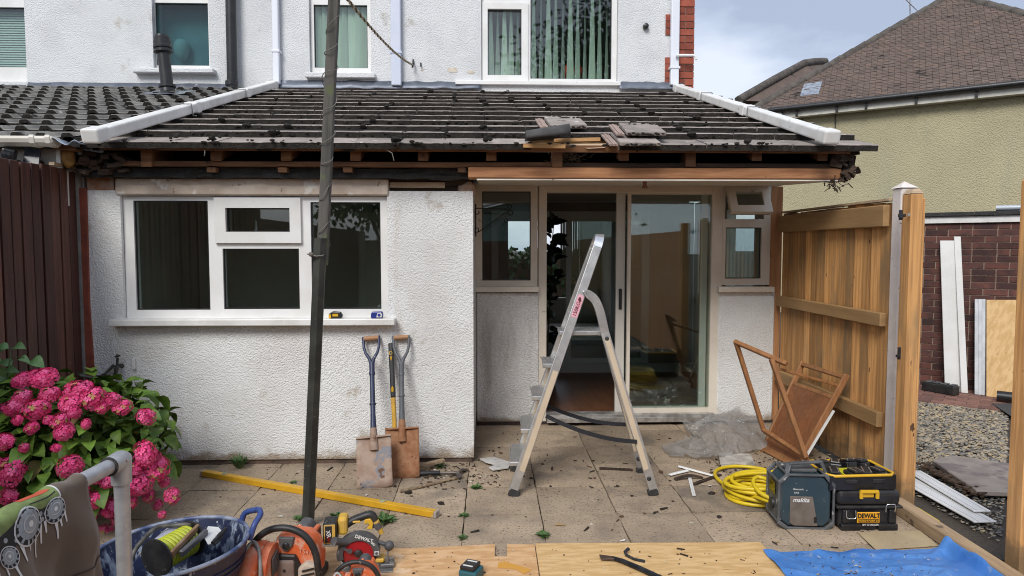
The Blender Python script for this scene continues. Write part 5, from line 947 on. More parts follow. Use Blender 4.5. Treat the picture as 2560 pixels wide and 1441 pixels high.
R9 = Matrix.Rotation(pi/2, 4, 'X'); txt('DEWALT', .036, Tb @ Matrix.Translation((.171,-.0115,.087)) @ R9, bk, pl, bold=.0012, sx=.86)
mb = MB(); mb.bx(.115,.228,-.0118,-.0103,.051,.068); st_ = xf(mb, Tb).build('badge_band', bk, pl); txt('TOUGHSYSTEM 2.0', .013, Tb @ Matrix.Translation((.171,-.0128,.0595)) @ R9, MATS['badge_yellow'], pl, bold=.0002)
txt('18V CHARGER', .015, Tb @ Matrix.Translation((.180,-.0125,.0365)) @ R9, wh, tb_)
chrome = M_('latch_wire_steel', (.7,.7,.7), .25, metal=.9)
for (xx, za, sg2) in ((.045, .075, -1), (.265, .09, 1)):
    mb = MB(); pts = [(xx,-.014,za+.045), (xx-.002,-.018,za+.012), (xx+.004,-.018,za), (xx+.045,-.018,za), (xx+.052,-.018,za+.01), (xx+.05,-.014,za+.045)]
    if sg2 > 0: pts = [(x,y,2*za+.065-z) for x,y,z in pts]
    mb.tube(pts, .003, 6); xf(mb, Tb).build('wire_latch', chrome, tb_, smooth=60)
tr_ = thing('battery_tray', 'open black tray with yellow rim full of batteries on the charger case', 'tray', G(2150, 1230)); Tt = Tb @ Matrix.Translation((-.045, .005, H_+.002)) @ Matrix.Rotation(R(3), 4, 'Z'); TW_, TD, TH = .385, .27, .08
mb = MB(); wall_holes(mb, 0, TW_, 0, TD, [(.012, TW_-.012, .012, TD-.012)], 0, TH); mb.v = [V((p.x, p.z, p.y)) for p in mb.v]; mb.bx(.01,TW_-.01,.01,TD-.01,0,.01); xf(mb, Tt).build('tub', black_pl, tr_, bevel=.01, seg=2)
mb = MB(); c_ = [(.03,0),(TW_-.03,0),(TW_,.03),(TW_,TD-.03),(TW_-.03,TD),(.03,TD),(0,TD-.03),(0,.03)]; mb.tube([(x, y, TH) for x, y in c_], .0085, 8, closed=True); xf(mb, Tt).build('rim', yel, tr_, smooth=60)
for x in (.09, .25): mb = MB(); mb.bx(x, x+.07, -.006, .004, .035, .06); xf(mb, Tt).build('catch', black_dusty, tr_, bevel=.004)
for (x0, y0, x1, y1) in ((.11,.01,.12,.15),(.22,.01,.26,.15),(.02,.15,.36,.16)): mb = MB(); mb.bar((x0,y0,.058),(x1,y1,.058),.006,.03); xf(mb, Tt).build('divider', M_('lime_divider', (.62,.58,.03), .5), tr_)
random.seed(21); lb_ = M_('pale_label', (.55,.55,.42), .5); k = 0
spots_ = [(.06,.07),(.17,.05),(.24,.06),(.31,.07),(.07,.22),(.15,.215),(.23,.225),(.30,.22)]
names = ['front left corner of the tray','front of the tray beside the corner one','front of the tray, third from the left end','front right corner of the tray','back left corner of the tray','back of the tray, second from the left end','back of the tray, third from the left end','back right corner of the tray']
for (x, y), nm in zip(spots_, names):
    bt = thing('tool_battery', 'black power tool battery at the '+nm, 'battery', Tt @ V((x, y, .1)), 'batteries in the yellow rimmed tray'); Mb = Tt @ Matrix.Translation((x, y, .068)) @ Matrix.Rotation(random.uniform(-.5,.5), 4, 'Z') @ Matrix.Rotation(random.uniform(-.3,.3), 4, 'X')
    mb = MB(); mb.bx(-.035,.035,-.05,.05,-.03,.02).bx(-.028,.028,-.045,.03,.02,.034); xf(mb, Mb).build('pack', black_pl, bt, bevel=.006, seg=2)
    mb = MB(); mb.bx(-.022,-.016,-.04,.02,.034,.037).bx(.016,.022,-.04,.02,.034,.037); xf(mb, Mb).build('contact_rail', chrome, bt)
    mb = MB(); mb.bx(-.024,.024,-.053,-.0505,-.02,.012); xf(mb, Mb).build('label_plate', lb_ if k in (0, 3) else black_dusty, bt); k += 1
# ---------------------------------------------------------------- yellow cable coil
yc = M_('yellow_hose_rubber', (.70,.52,.015), .42, col2=(.60,.43,.015), scale=12, spots=((.35,.28,.12), 30, .70, .04)); hz = thing('hose_coil', 'coiled yellow hose heaped beside the radio', 'hose', G(1880, 1270)); random.seed(9)
cen = G(1902, 1245); pts = []; N = 9*28
for k in range(N):
    a = 2*pi*k/28+.3; turn = k/28; rr = .185+.02*sin(turn*2.3)+.012*sin(a*2+turn); zz = .018+.0155*turn*.75+.012*sin(a+turn*1.7); ox, oy = .02*sin(turn*1.9), .03*cos(turn*2.6); pts.append(cen+V((rr*cos(a)*1.12+ox, rr*sin(a)*.85+oy, zz)))
mb = MB(); mb.tube(pts, .0125, 8); mb.build('coil', yc, hz, smooth=60)
lp = [G(1960,1190,.02), G(1900,1172,.02), G(1840,1166,.018), G(1800,1172,.018), G(1787,1184,.018), G(1796,1200,.02), G(1822,1218,.03), G(1856,1232,.05), G(1900,1246,.08), G(1950,1262,.08)]
mb = MB(); mb.tube(smoothpath(lp), .0125, 8); mb.build('loose_loop', yc, hz, smooth=60)
lp = [G(1812,1208,.02), G(1830,1190,.02), G(1862,1180,.02), G(1910,1178,.02), G(1960,1184,.02)]; mb = MB(); mb.tube(smoothpath(lp), .0125, 8); mb.build('loose_loop', yc, hz, smooth=60)
lp = [G(1985,1250,.12), G(1950,1215,.14), G(1905,1195,.15), G(1887,1196,.15), G(1884,1210,.14), G(1900,1232,.12), G(1935,1250,.1), G(1985,1268,.08)]; mb = MB(); mb.tube(smoothpath(lp), .0125, 8); mb.build('loose_loop', yc, hz, smooth=60)
lp = [G(2255,1258,.06), G(2290,1272,.06), G(2320,1290,.02), G(2345,1306,.015)]; mb = MB(); mb.tube(smoothpath(lp), .012, 8); tag(mb.build('hose_end', yc, smooth=60), 'yellow hose running out past the timber gate post', 'hose')
# ---------------------------------------------------------------- folding table leaning on the fence
tbw = M_('oiled_table_timber', (.36,.165,.065), .55, col2=(.26,.115,.045), scale=1., st=(30,30,5), bump=.2, bsc=1., bst=(80,80,8), bdist=.002, coord='obj'); tbl = thing('folding_table', 'collapsed wooden folding table leaning against the new fence', 'table', G(1950, 1165))
A, B_, C_, D4 = PX(2007, 907, 2.52), PX(2116, 940, 2.52), G(1991, 1172), G(1907, 1128)
def q4(u, v): return A.lerp(B_, u).lerp(D4.lerp(C_, u), v)
nrm = (B_-A).cross(D4-A).normalized(); nrm = -nrm if nrm.y > 0 else nrm
for (a, b) in ((q4(0,0), q4(0,1)), (q4(1,0), q4(1,1))): mb = MB(); mb.bar(a, b, .022, .042, nrm, .01); mb.build('side_rail', tbw, tbl, bevel=.004)
for v in (0.02, .24, .97): mb = MB(); mb.bar(q4(0,v), q4(1,v), .03 if v < .9 else .05, .03, nrm); mb.build('cross_rail', tbw, tbl, bevel=.004)
mb = MB(); mb.extr([q4(.03,.25), q4(.97,.25), q4(.97,.96), q4(.03,.96)], nrm*-.012); mb.build('top_panel', M_('ribbed_table_panel', (.27,.105,.04), .5, col2=(.20,.075,.028), scale=1., st=(60,60,4), bump=.5, bsc=1., bst=(110,110,4), bdist=.003), tbl)
mb = MB(); mb.bar(q4(1.24,.36)-nrm*.045, q4(1.20,.98)-nrm*.045, .012, .014, nrm); mb.build('white_edge', upvc, tbl)
L1 = {'a': P(1840,856,4.95), 'b': P(1963,909,4.55), 'c': P(1909,1076,5.0), 'd': P(2016,1146,4.52), 'e': P(1930,902,4.62), 'f': P(2013,1140,4.5)}
for (a, b, w, h, nm) in (('a','b',.03,.036,'leg_rail'), ('a','c',.03,.034,'leg'), ('c','d',.03,.042,'leg_rail'), ('e','f',.03,.04,'leg')): mb = MB(); mb.bar(L1[a], L1[b], w, h, (0,-1,.2), .012); mb.build(nm, tbw, tbl, bevel=.004)
mb = MB(); mb.bar(P(1935,919,4.6), P(2109,968,4.72), .012, .02); mb.build('stretcher', tbw, tbl, bevel=.003)
mb = MB(); mb.bar(q4(.02,.62)+nrm*.025, q4(.9,.70)+nrm*.025, .004, .012, nrm).bar(q4(.45,.64)+nrm*.03, q4(.75,.69)+nrm*.03, .012, .02, nrm); mb.build('metal_stay', black_pl, tbl)
# ---------------------------------------------------------------- polythene sheet
pm = M_('grey_polythene', (.30,.295,.29), .12, trans=.52, col2=(.42,.41,.40), scale=7, bump=.4, bsc=9, bdist=.02); mb = MB(); random.seed(4)
def pfn(u, v):
    a = G(1612, 1098).lerp(G(1925, 1120), u); b = G(1690, 1072); 
    x = 1.34+.90*u; y = 4.92+.9*v-.12*sin(u*5)+(.12 if u < .2 else 0)
    if u < .35: y = 5.0+(.25+.9*u)*(v-.3)
    n1 = mnoise.noise((x*3.1, y*3.1, 2)); n2 = mnoise.noise((x*8, y*8, 5)); n3 = abs(mnoise.noise((x*5+n1, y*5, 9)))
    cz1 = 1-abs(mnoise.noise((x*6+2*n1, y*6, 12)))*2; cz2 = 1-abs(mnoise.noise((x*13, y*13+n1, 15)))*2; hgt = .85*(.035*max(0,cz1)**3*(u > .25)+.009*max(0,cz2)**3*(.3+u)+.02+.20*max(0, min(1, (u-.30)/.25))*(max(0, sin(pi*min(1, v*1.1)))**.8)*(.7+.6*n1)+.16*max(0,(v-.75)/.25)*max(0,(u-.3))+.05*n3*(u > .1)+.012*n2*(.4+u))
    return (x+.025*n2, min(y+.04*n1, YR-.02), max(.006, hgt))
mb.grid(110, 76, pfn); tag(mb.build('polythene_sheet', pm, smooth=80), 'crumpled translucent grey polythene sheet heaped by the right dwarf wall', 'plastic sheet')
# ---------------------------------------------------------------- boards and tarp on the ground in front
osb = M_('oriented_strand_board', (.55,.315,.14), .75, col2=(.66,.42,.22), scale=1., st=(9,34,9), lo=.4, hi=.6, bump=.15, bsc=1., bst=(12,50,12), bdist=.002, spots=((.36,.18,.07), 20, .66, .05, (.35,1.6,1)), spots2=((.70,.50,.31), 5, .60, .08))
osb2 = M_('sandy_strand_board', (.57,.36,.15), .75, col2=(.68,.46,.22), scale=1., st=(9,40,9), lo=.4, hi=.6, bump=.15, bsc=1., bst=(12,50,12), bdist=.002, spots=((.40,.22,.08), 24, .66, .05, (.35,1.6,1)))
h = .012
def sheet(name, pts, z, th, m, lab, cat, **k):
    mb = MB(); mb.extr([V((p.x, p.y, z)) for p in pts], (0,0,th)); return tag(mb.build(name, m, **k), lab, cat)
e0, e1 = G(585, 1371), G(1030, 1379); e2 = G(1336, 1369)
n0, n1, n2, n3 = G(1237, 1368), G(1237, 1399), G(1268, 1399), G(1268, 1368)
sheet('strand_board', [V((e0.x-.05, 2.2, 0)), V((e2.x, 2.2, 0)), e2, n3, n2, n1, n0, e1, e0], .004, h, osb, 'pinkish strand board sheet with a square notch on the patio', 'board')
f1 = G(1338, 1367); f2 = G(1900, 1364); f3 = G(1975, 1446)
sheet('strand_board', [V((f1.x, 2.2, 0)), V((f1.x+1.75, 2.2, 0)), f3, f2, f1], .006, h, osb2, 'sandy strand board sheet under the pry bar on the patio', 'board')
mb = MB(); mb.extr([G(1245,1408,.0175), G(1262,1404,.0175), G(1330,1425,.0175), G(1310,1436,.0175), G(1290,1424,.0175), G(1245,1420,.0175)], (0,0,.001)); o = mb.build('torn_patch', M_('raw_strand_patch', (.60,.30,.05), .8), bpy.data.objects['strand_board'])
tarp = M_('blue_tarpaulin', (.045,.17,.50), .42, col2=(.08,.24,.58), scale=4, spots=((.28,.36,.48), 7, .60, .12), bump=.5, bsc=9, bdist=.02); ta, tc_ = G(1915, 1388), G(2340, 1376); mb = MB()
def tf(u, v):
    x = 1.40+(.985-.02*v*0)*u-.0*v; y = 2.3+(ta.y-2.3)*v+.02*u; n = mnoise.noise((x*3, y*4, 1)); z = .010+.012*abs(n)+.006*mnoise.noise((x*11, y*11, 3))+.010*max(0, 1-abs(mnoise.noise((x*3.5+.4*n, y*7, 8)))*5); yy = y+.012*mnoise.noise((x*9, 0, 4))*(v > .9)
    if u > .95: z += .055*min(1, (u-.95)/.04)
    if x < f3.x+.9 and False: z = .03
    return (x-(.0 if u < .93 else .0), yy, z+(.012 if x < 1.95 and y < 3.35-(x-1.42)*.9 else 0))
mb.grid(90, 70, tf); tag(mb.build('tarpaulin', tarp, smooth=80), 'bright blue tarpaulin spread beside the timber threshold', 'tarpaulin')
sl0, sl1 = G(2282, 1283), V((2.50, 2.2, 0)); slw = M_('weathered_sleeper', (.42,.30,.18), .85, col2=(.30,.205,.12), scale=1., st=(24,2.5,24), bump=.5, bsc=1., bst=(60,5,60), bdist=.003, spots=((.12,.085,.055), 9, .62, .08))
sA, sB = V((2.445, 3.90, .0375)), V((2.40, 2.2, .0375)); mb = MB(); mb.bar(sA, sB, .085, .075); tag(mb.build('timber_threshold', slw, bevel=.006), 'long weathered timber lying along the gate opening', 'timber beam')
wb = thing('fascia_board_offcut', 'white plastic fascia boards lying on the earth beyond the gate', 'plastic boards', G(2400, 1250)); 
for k, (fa, ne, w, z) in enumerate((((2262, 1196), (2464, 1306), .135, .012), ((2284, 1178), (2456, 1279), .10, .030))):
    A0, B0 = G(*fa, z), G(*ne, z); mb = MB(); mb.bar(A0, B0, w, .010); b_ = mb.build('board', upvc, wb, bevel=.003); d = (B0-A0).normalized(); r = d.cross(V((0,0,1)))
    for f in (-.22, .30): mb = MB(); mb.bar(A0+r*w*f+V((0,0,.0055)), B0+r*w*f+V((0,0,.0055)), .003, .001); mb.build('groove_line', M_('groove_grey', (.42,.42,.42), .6), b_)
# boards leaning on the garage wall
def lean(name, x0, x1, yt, yb, off, th, m, lab, cat, par=None, xt=0):
    b0, b1 = G(x0+xt, yb), G(x1+xt, yb); n = GN; pb0 = PL(x0+xt, yb, GO+GN*off, GN); pb1 = PL(x1+xt, yb, GO+GN*off, GN); pt0 = PL(x0, yt, GO+GN*.03, GN); pt1 = PL(x1, yt, GO+GN*.03, GN); pb0.z = pb1.z = 0
    mb = MB(); mb.extr([pb0, pb1, pt1, pt0], GN*th); o = mb.build(name, m, par, bevel=.004)
    if lab: tag(o, lab, cat)
    return o
lean('fascia_board', 2350, 2398, 602, 984, .20, .012, upvc, 'tall white plastic board leaning on the brick garage, wider of the two', 'plastic board', None, 12)
lean('fascia_board', 2385, 2402, 592, 986, .24, .016, upvc, 'narrow white plastic trim leaning on the wider white board', 'plastic board', None, 18)
for k in range(3): lean('insulation_board', 2437+k*9, 2446+k*9, 748, 976, .24, .03, M_('foil_insulation', (.60,.62,.64), .5, col2=(.48,.5,.52), scale=8), ('foil faced insulation sheet edge, %s of three leaning on the garage' % ('leftmost','middle','rightmost')[k]), 'insulation board')
lean('strand_board', 2466, 2590, 750, 985, .30, .018, osb2, 'strand board panel leaning on the brick garage', 'board')
dg = thing('drain_grate', 'black ribbed plastic drain block on the block paving', 'drain block', G(2338, 985)); o = G(2310, 975); Td = frame_mat(o, GD, -GN) @ Matrix.Rotation(R(-22), 4, 'Z')
mb = MB(); mb.bx(0,.34,-.06,.06,0,.1); xf(mb, Td).build('block', black_dusty, dg, bevel=.012, seg=2)
for i in range(4):
    for j in (-1, 1): mb = MB(); mb.bx(.03+.08*i,.085+.08*i,j*.03-.018,j*.03+.018,.1,.112); xf(mb, Td).build('cell_rim', M_('scuffed_grey_bumper', (.06,.065,.07), .55), dg, bevel=.004)
a = G(2492, 990, .06); tag(tubepart('membrane_roll', [a, a+GD*.6], .055, black_pl, None, 16), 'black roll of membrane lying in front of the strand board', 'roll')
# ---------------------------------------------------------------- galvanised handrail with sweatshirt
hr = thing('handrail', 'galvanised tube handrail with elbow fitting in the near left corner', 'handrail', P(300, 1441, 2.48)); e = P(302, 1152, 2.48); d2 = V((-.06, -1, 0)).normalized()
mb = MB(); mb.tube([V((e.x, e.y, -.02)), e], .0265, 18); mb.build('upright', steel, hr, smooth=50)
a_, b_ = e, e+d2*1.6; mb = MB(); mb.tube([a_, b_], .0265, 18); mb.build('rail', steel, hr, smooth=50)
mb = MB(); mb.tube([e-V((0,0,.085)), e-V((0,0,.02)), e+V((0,0,.012))], [.034,.036,.036], 18).tube([e+V((0,.03,.0)), e, e+d2*.07], [.026,.038,.034], 18); mb.blob(e, .037, (1,1,1), 0, 14, 8); el = mb.build('elbow', steel, hr, smooth=40)
q = e+V((.024,-.024,.004)); mb = MB(); mb.lathe([(.010,0),(.010,.008),(.006,.008)], q, 10, Matrix.Rotation(pi/2, 3, 'X') @ Matrix.Rotation(R(40), 3, 'Y')); mb.build('set_screw', M_('rusty_screw', (.22,.09,.03), .8), el)
mb = MB(); mb.tube([e+d2*.069, e+d2*.074], .0352, 18); mb.build('collar_seal', rubber, el)
# sweatshirt draped over the rail
sw = M_('brown_sweatshirt', (.115,.085,.062), .95, col2=(.14,.105,.078), scale=5, bump=.4, bsc=220, bdist=.001, sheen=.2)
def cl(s, t_):       # s: arc length across the rail, + on the yard side; t_: distance along the rail from the elbow
    r = .031+.004*sin(t_*40); al = r*pi/2; p = e+d2*t_; sx = 1 if s > 0 else -1; a = abs(s)
    w = .026*sin(t_*21+a*5+.6)+.012*sin(t_*47+2-a*9)+.008*sin(a*26+t_*12); fall = max(0, a-al)
    if a < al: th = a/r; return p+V((sx*sin(th)*r, 0, cos(th)*r+.002*sin(t_*60)))
    k = min(1, fall/.2); return p+V((sx*(r+.02*k+w*k), .02*sx*k*sin(fall*9), -fall))
mb = MB(); mb.grid(70, 60, lambda u, v: cl((u*2-1)*.56 if u > .5 else (u*2-1)*.4, .235+.9*v+.03*max(0,(u-.55))*sin(u*4)*-1.0)); shirt = tag(mb.build('sweatshirt', sw, smooth=80, solid=.004), 'brown sweatshirt with green truck print draped over the handrail', 'sweatshirt')
def decal(name, poly, m, lift=.004, n=3):
    bm = bmesh.new(); vs = [bm.verts.new((x, y, 0)) for x, y in poly]; bm.faces.new(vs); bmesh.ops.triangulate(bm, faces=bm.faces[:])
    for _ in range(n): bmesh.ops.subdivide_edges(bm, edges=bm.edges[:], cuts=1, use_grid_fill=True)
    for v in bm.verts:
        s, t_ = v.co.x, v.co.y; p = cl(s, t_); px = cl(s+.004, t_)-p; pt = cl(s, t_+.004)-p; nn = px.cross(pt).normalized(); nn = -nn if nn.x < 0 and s > .03 else nn; nn = -nn if s <= .03 and nn.z < 0 else nn; v.co = p+nn*lift
    me = bpy.data.meshes.new(name); bm.to_mesh(me); bm.free(); me.materials.append(m); me.polygons.foreach_set('use_smooth', [True]*len(me.polygons)); return obj(name, me, shirt)
pg = M_('print_green', (.20,.27,.09), .8, col2=(.15,.20,.07), scale=30); pw = M_('print_white', (.62,.63,.64), .8); pk = M_('print_black', (.018,.019,.02), .8); pgy = M_('print_grey', (.33,.37,.40), .8, col2=(.24,.27,.3), scale=25); po = M_('print_orange', (.50,.09,.04), .8)
def circ(cx, cy, r, n=22, ry=None): return [(cx+r*cos(2*pi*k/n), cy+(ry or r)*sin(2*pi*k/n)) for k in range(n)]
body = [(-.035,.365),(.044,.375),(.056,.42),(.05,.46),(.036,.50),(.06,.58),(.07,.75),(-.035,.75)]
decal('print_body_outline', [(-.037,.359),(.048,.369),(.062,.42),(.055,.465),(.042,.50),(.066,.58),(.076,.756),(-.037,.756)], pw, .0035, 4)
decal('print_body', body, pg, .0045, 4)
decal('print_stripe', [(-.02,.40),(.012,.385),(.008,.50),(-.022,.505)], po, .0055, 4)
decal('print_panel_line', [(.024,.38),(.027,.38),(.028,.49),(.025,.49)], pk, .0056, 3)
decal('print_chassis', [(.044,.395),(.074,.42),(.10,.46),(.095,.50),(.11,.58),(.135,.62),(.12,.70),(.07,.64),(.04,.52),(.048,.45)], pk, .0055, 4)
for (q0, q1) in ((.066,.435),(.08,.45),(.062,.455),(.095,.565),(.08,.60),(.105,.60)): decal('print_engine_part', circ(q0, q1, .008, 8), pgy if q0 > .05 else pw, .0062, 1)
for (cx, cy, r) in ((.074,.402,.031), (.086,.512,.047), (.130,.605,.028)):
    decal('print_wheel_rim', circ(cx, cy, r*1.22), pw, .0066); decal('print_tyre', circ(cx, cy, r*1.12), pk, .0076); decal('print_wheel', circ(cx-.12*r, cy, r*.92), pgy, .0086); decal('print_hub_ring', circ(cx-.15*r, cy, r*.56), pw, .0094); decal('print_hub', circ(cx-.15*r, cy, r*.50), pgy, .0102); decal('print_hub_cap', circ(cx-.15*r, cy, r*.2), pw, .011)
    for k in range(12):
        a = k*2*pi/12; ca, sa = cos(a), sin(a); w = .09*r
        decal('print_tread', [(cx+r*.84*ca-w*sa, cy+r*.84*sa+w*ca), (cx+r*1.10*ca-w*sa, cy+r*1.10*sa+w*ca), (cx+r*1.10*ca+w*sa, cy+r*1.10*sa-w*ca), (cx+r*.84*ca+w*sa, cy+r*.84*sa-w*ca)], pgy, .0092, 1)
for (s0, t0, L_) in [(q[0]+.018, q[1], q[2]) for q in ((.075,.372,.035),(.090,.392,.022),(.092,.408,.050),(.075,.44,.030),(.080,.458,.055),(.115,.482,.062),(.118,.522,.022),(.115,.555,.034),(.132,.592,.050),(.13,.62,.03),(.14,.655,.03))]:
    decal('print_drip', [(s0-.02,t0-.007),(s0+L_*.5,t0-.003),(s0+L_,t0-.0026),(s0+L_+.005,t0),(s0+L_,t0+.0026),(s0+L_*.5,t0+.003),(s0-.02,t0+.007)], pw, .005, 2)
mb = MB(); mb.tube([cl(.30+.04*k/20, .24+.25*k/20)+V((.006,0,0)) for k in range(21)], .0022, 5); mb.build('seam', M_('seam_thread', (.05,.036,.028), .95), shirt)
# ---------------------------------------------------------------- blue flexible tub
tub = thing('flexible_tub', 'plaster spattered dark blue flexible tub full of tools', 'tub', G(430, 1500, 0)); tbm = M_('dusty_navy_rubber', (.010,.015,.045), .55, col2=(.02,.03,.085), scale=8, spots=((.30,.36,.46), 22, .50, .12, (1,1,.35)), spots2=((.5,.53,.56), 60, .64, .05)); tbo = M_('navy_rubber_outside', (.010,.014,.042), .42, col2=(.016,.024,.065), scale=6, spots=((.33,.36,.42), 26, .62, .06, (1,1,.4)))
tc0 = P(424, 1350, 2.80); tc0.z = 0; rot = R(16)
def tubp(a, f, dr=0.):   # f 0 bottom .. 1 rim
    r = (.20+.085*f)+dr; x, y = r*1.10*cos(a), r*.93*sin(a); z = .315*f+f*f*(.022*cos(a-.6))+.0
    return tc0+V((x*cos(rot)-y*sin(rot), x*sin(rot)+y*cos(rot), z+.01))
mb = MB(); mb.grid(48, 12, lambda u, v: tubp(2*pi*u, v)); mb.build('outer_shell', tbo, tub, smooth=60)
mb = MB(); mb.grid(48, 12, lambda u, v: tubp(2*pi*u, .02+.98*v, -.010)); mb.add([tubp(2*pi*k/24, .03, -.01) for k in range(24)], [tuple(range(24))]); mb.build('inner_shell', tbm, tub, smooth=60)
mb = MB(); mb.tube([tubp(2*pi*k/60, 1., -.004) for k in range(60)], .009, 8, closed=True); mb.build('rim', M_('chalky_blue_rim', (.045,.07,.17), .5, col2=(.30,.34,.42), scale=9), tub, smooth=60)
for f in (.70, .78): mb = MB(); mb.tube([tubp(2*pi*k/60, f, .003) for k in range(60)], .004, 6, closed=True); mb.build('moulded_rib', tbo, tub, smooth=60)
hb = M_('bright_blue_handle', (.03,.06,.22), .45, col2=(.05,.09,.27), scale=10, spots=((.35,.4,.5), 22, .66, .05))
for a0, nm in ((.28, 1), (pi+.1, 2), (-pi/2-.15, 3)):
    p0, p1 = tubp(a0-.28, 1), tubp(a0+.28, 1); out = (tubp(a0, 1, .1)-tubp(a0, 1)).normalized(); m_ = tubp(a0, 1)
    if nm < 3: pts = [p0-V((0,0,.03)), p0+V((0,0,.03))+out*.02, m_+V((0,0,.052))+out*.045-(p1-p0)*.22, m_+V((0,0,.062))+out*.05, m_+V((0,0,.052))+out*.045+(p1-p0)*.22, p1+V((0,0,.03))+out*.02, p1-V((0,0,.03))]
    else: p0, p1 = tubp(a0-.45, .93), tubp(a0+.45, .93); pts = [p0, p0+out*.02-V((0,0,.012)), m_+out*.035-V((0,0,.06))-(p1-p0)*.2, m_+out*.04-V((0,0,.062)), m_+out*.035-V((0,0,.06))+(p1-p0)*.2, p1+out*.02-V((0,0,.012)), p1]
    mb = MB(); mb.tube(smoothpath(pts, 5), .013, 8); mb.build('handle', hb if nm < 3 else tbo, tub, smooth=60)
def TP(x, y, z): return G(x, y, z)     # point on a level plane inside the tub
cr_ = thing('cable_reel', 'lime yellow cable wound on a black reel inside the blue tub', 'cable reel', TP(440, 1365, .3)); lime = M_('lime_cable', (.50,.54,.03), .4, col2=(.42,.46,.03), scale=10)
c0, c1 = P(398, 1392, 2.72), P(468, 1352, 2.86); ax = (c1-c0).normalized(); Mx = ax.to_track_quat('Z', 'X').to_matrix()
for k in range(9):
    c = c0.lerp(c1, k/8); mb = MB(); mb.tube([c+Mx @ V((.058*cos(2*pi*i/20), .058*sin(2*pi*i/20), 0)) for i in range(20)], .0085, 6, closed=True); mb.build('cable_turn', lime, cr_, smooth=60)
for c in (c0-ax*.016, c1+ax*.016): mb = MB(); mb.lathe([(.02,0),(.078,0),(.078,.008),(.02,.008)], c, 24, Mx); mb.build('flange', black_dusty, cr_, smooth=40)
fp = [P(330,1402,2.72), P(338,1375,2.74), P(372,1335,2.80), P(395,1318,2.84), P(420,1315,2.86), P(486,1311,2.88), P(494,1316,2.88), P(492,1328,2.86), P(430,1388,2.70)]
mb = MB(); mb.tube(smoothpath(fp, 4), .0095, 8); mb.build('carry_frame', M_('worn_black_tube', (.03,.03,.03), .5, col2=(.12,.11,.10), scale=20), cr_, smooth=60)
mb = MB(); mb.bar(P(428,1388,2.69), P(496,1318,2.87), .014, .034, (0,-.6,1)); tag(mb.build('steel_channel', M_('rusty_channel', (.30,.17,.08), .7, metal=.3, col2=(.42,.30,.2), scale=14), bevel=.003), 'rusty steel bar resting across the tub contents', 'steel bar')
mb = MB(); mb.bar(P(452,1386,2.71), P(516,1330,2.87), .02, .03, (0,-.6,1)); tag(mb.build('plasterer_float', M_('grey_tool_metal', (.14,.14,.145), .45, metal=.5, col2=(.2,.2,.2), scale=14), bevel=.004), 'grey metal float leaning in the blue tub', 'float')
mb = MB(); mb.extr([P(520,1362,2.80), P(508,1340,2.86), P(520,1316,2.93), P(546,1318,2.93), P(556,1330,2.9), P(536,1358,2.8)], (0,.01,-.01)); tag(mb.build('white_bag', upvc), 'crumpled white plastic piece at the back of the blue tub', 'plastic bag')
hm2 = thing('pliers', 'dark handled pliers at the right side of the blue tub', 'pliers', P(545, 1345, 2.85)); 
for k, (a, b) in enumerate((((530,1358),(565,1322)), ((536,1362),(558,1332)))): mb = MB(); mb.tube([P(*a, 2.78), P((a[0]+b[0])/2+3, (a[1]+b[1])/2-2, 2.84), P(*b, 2.9)], [.006,.011,.008], 8); mb.build('handle', black_dusty, hm2, smooth=60)
mb = MB(); mb.bx(-.22,.22,-.18,.18,.2,.215); mb.v = [tc0+V((p.x*cos(rot)-p.y*sin(rot), p.x*sin(rot)+p.y*cos(rot), p.z)) for p in mb.v]; mb.cur = 0
c = tc0+V((-.07,.03,.30)); mb = MB(); mb.grid(16, 6, lambda u, v: tc0+V((-.12+.2*u*1, -.02+.14*v, .30+.07*sin(pi*u)))); tag(mb.build('plaster_bucket_lid', M_('plaster_white', (.5,.49,.47), .8, col2=(.3,.32,.4), scale=14), smooth=60, solid=.006), 'plaster caked curved plastic piece inside the blue tub', 'plastic piece')
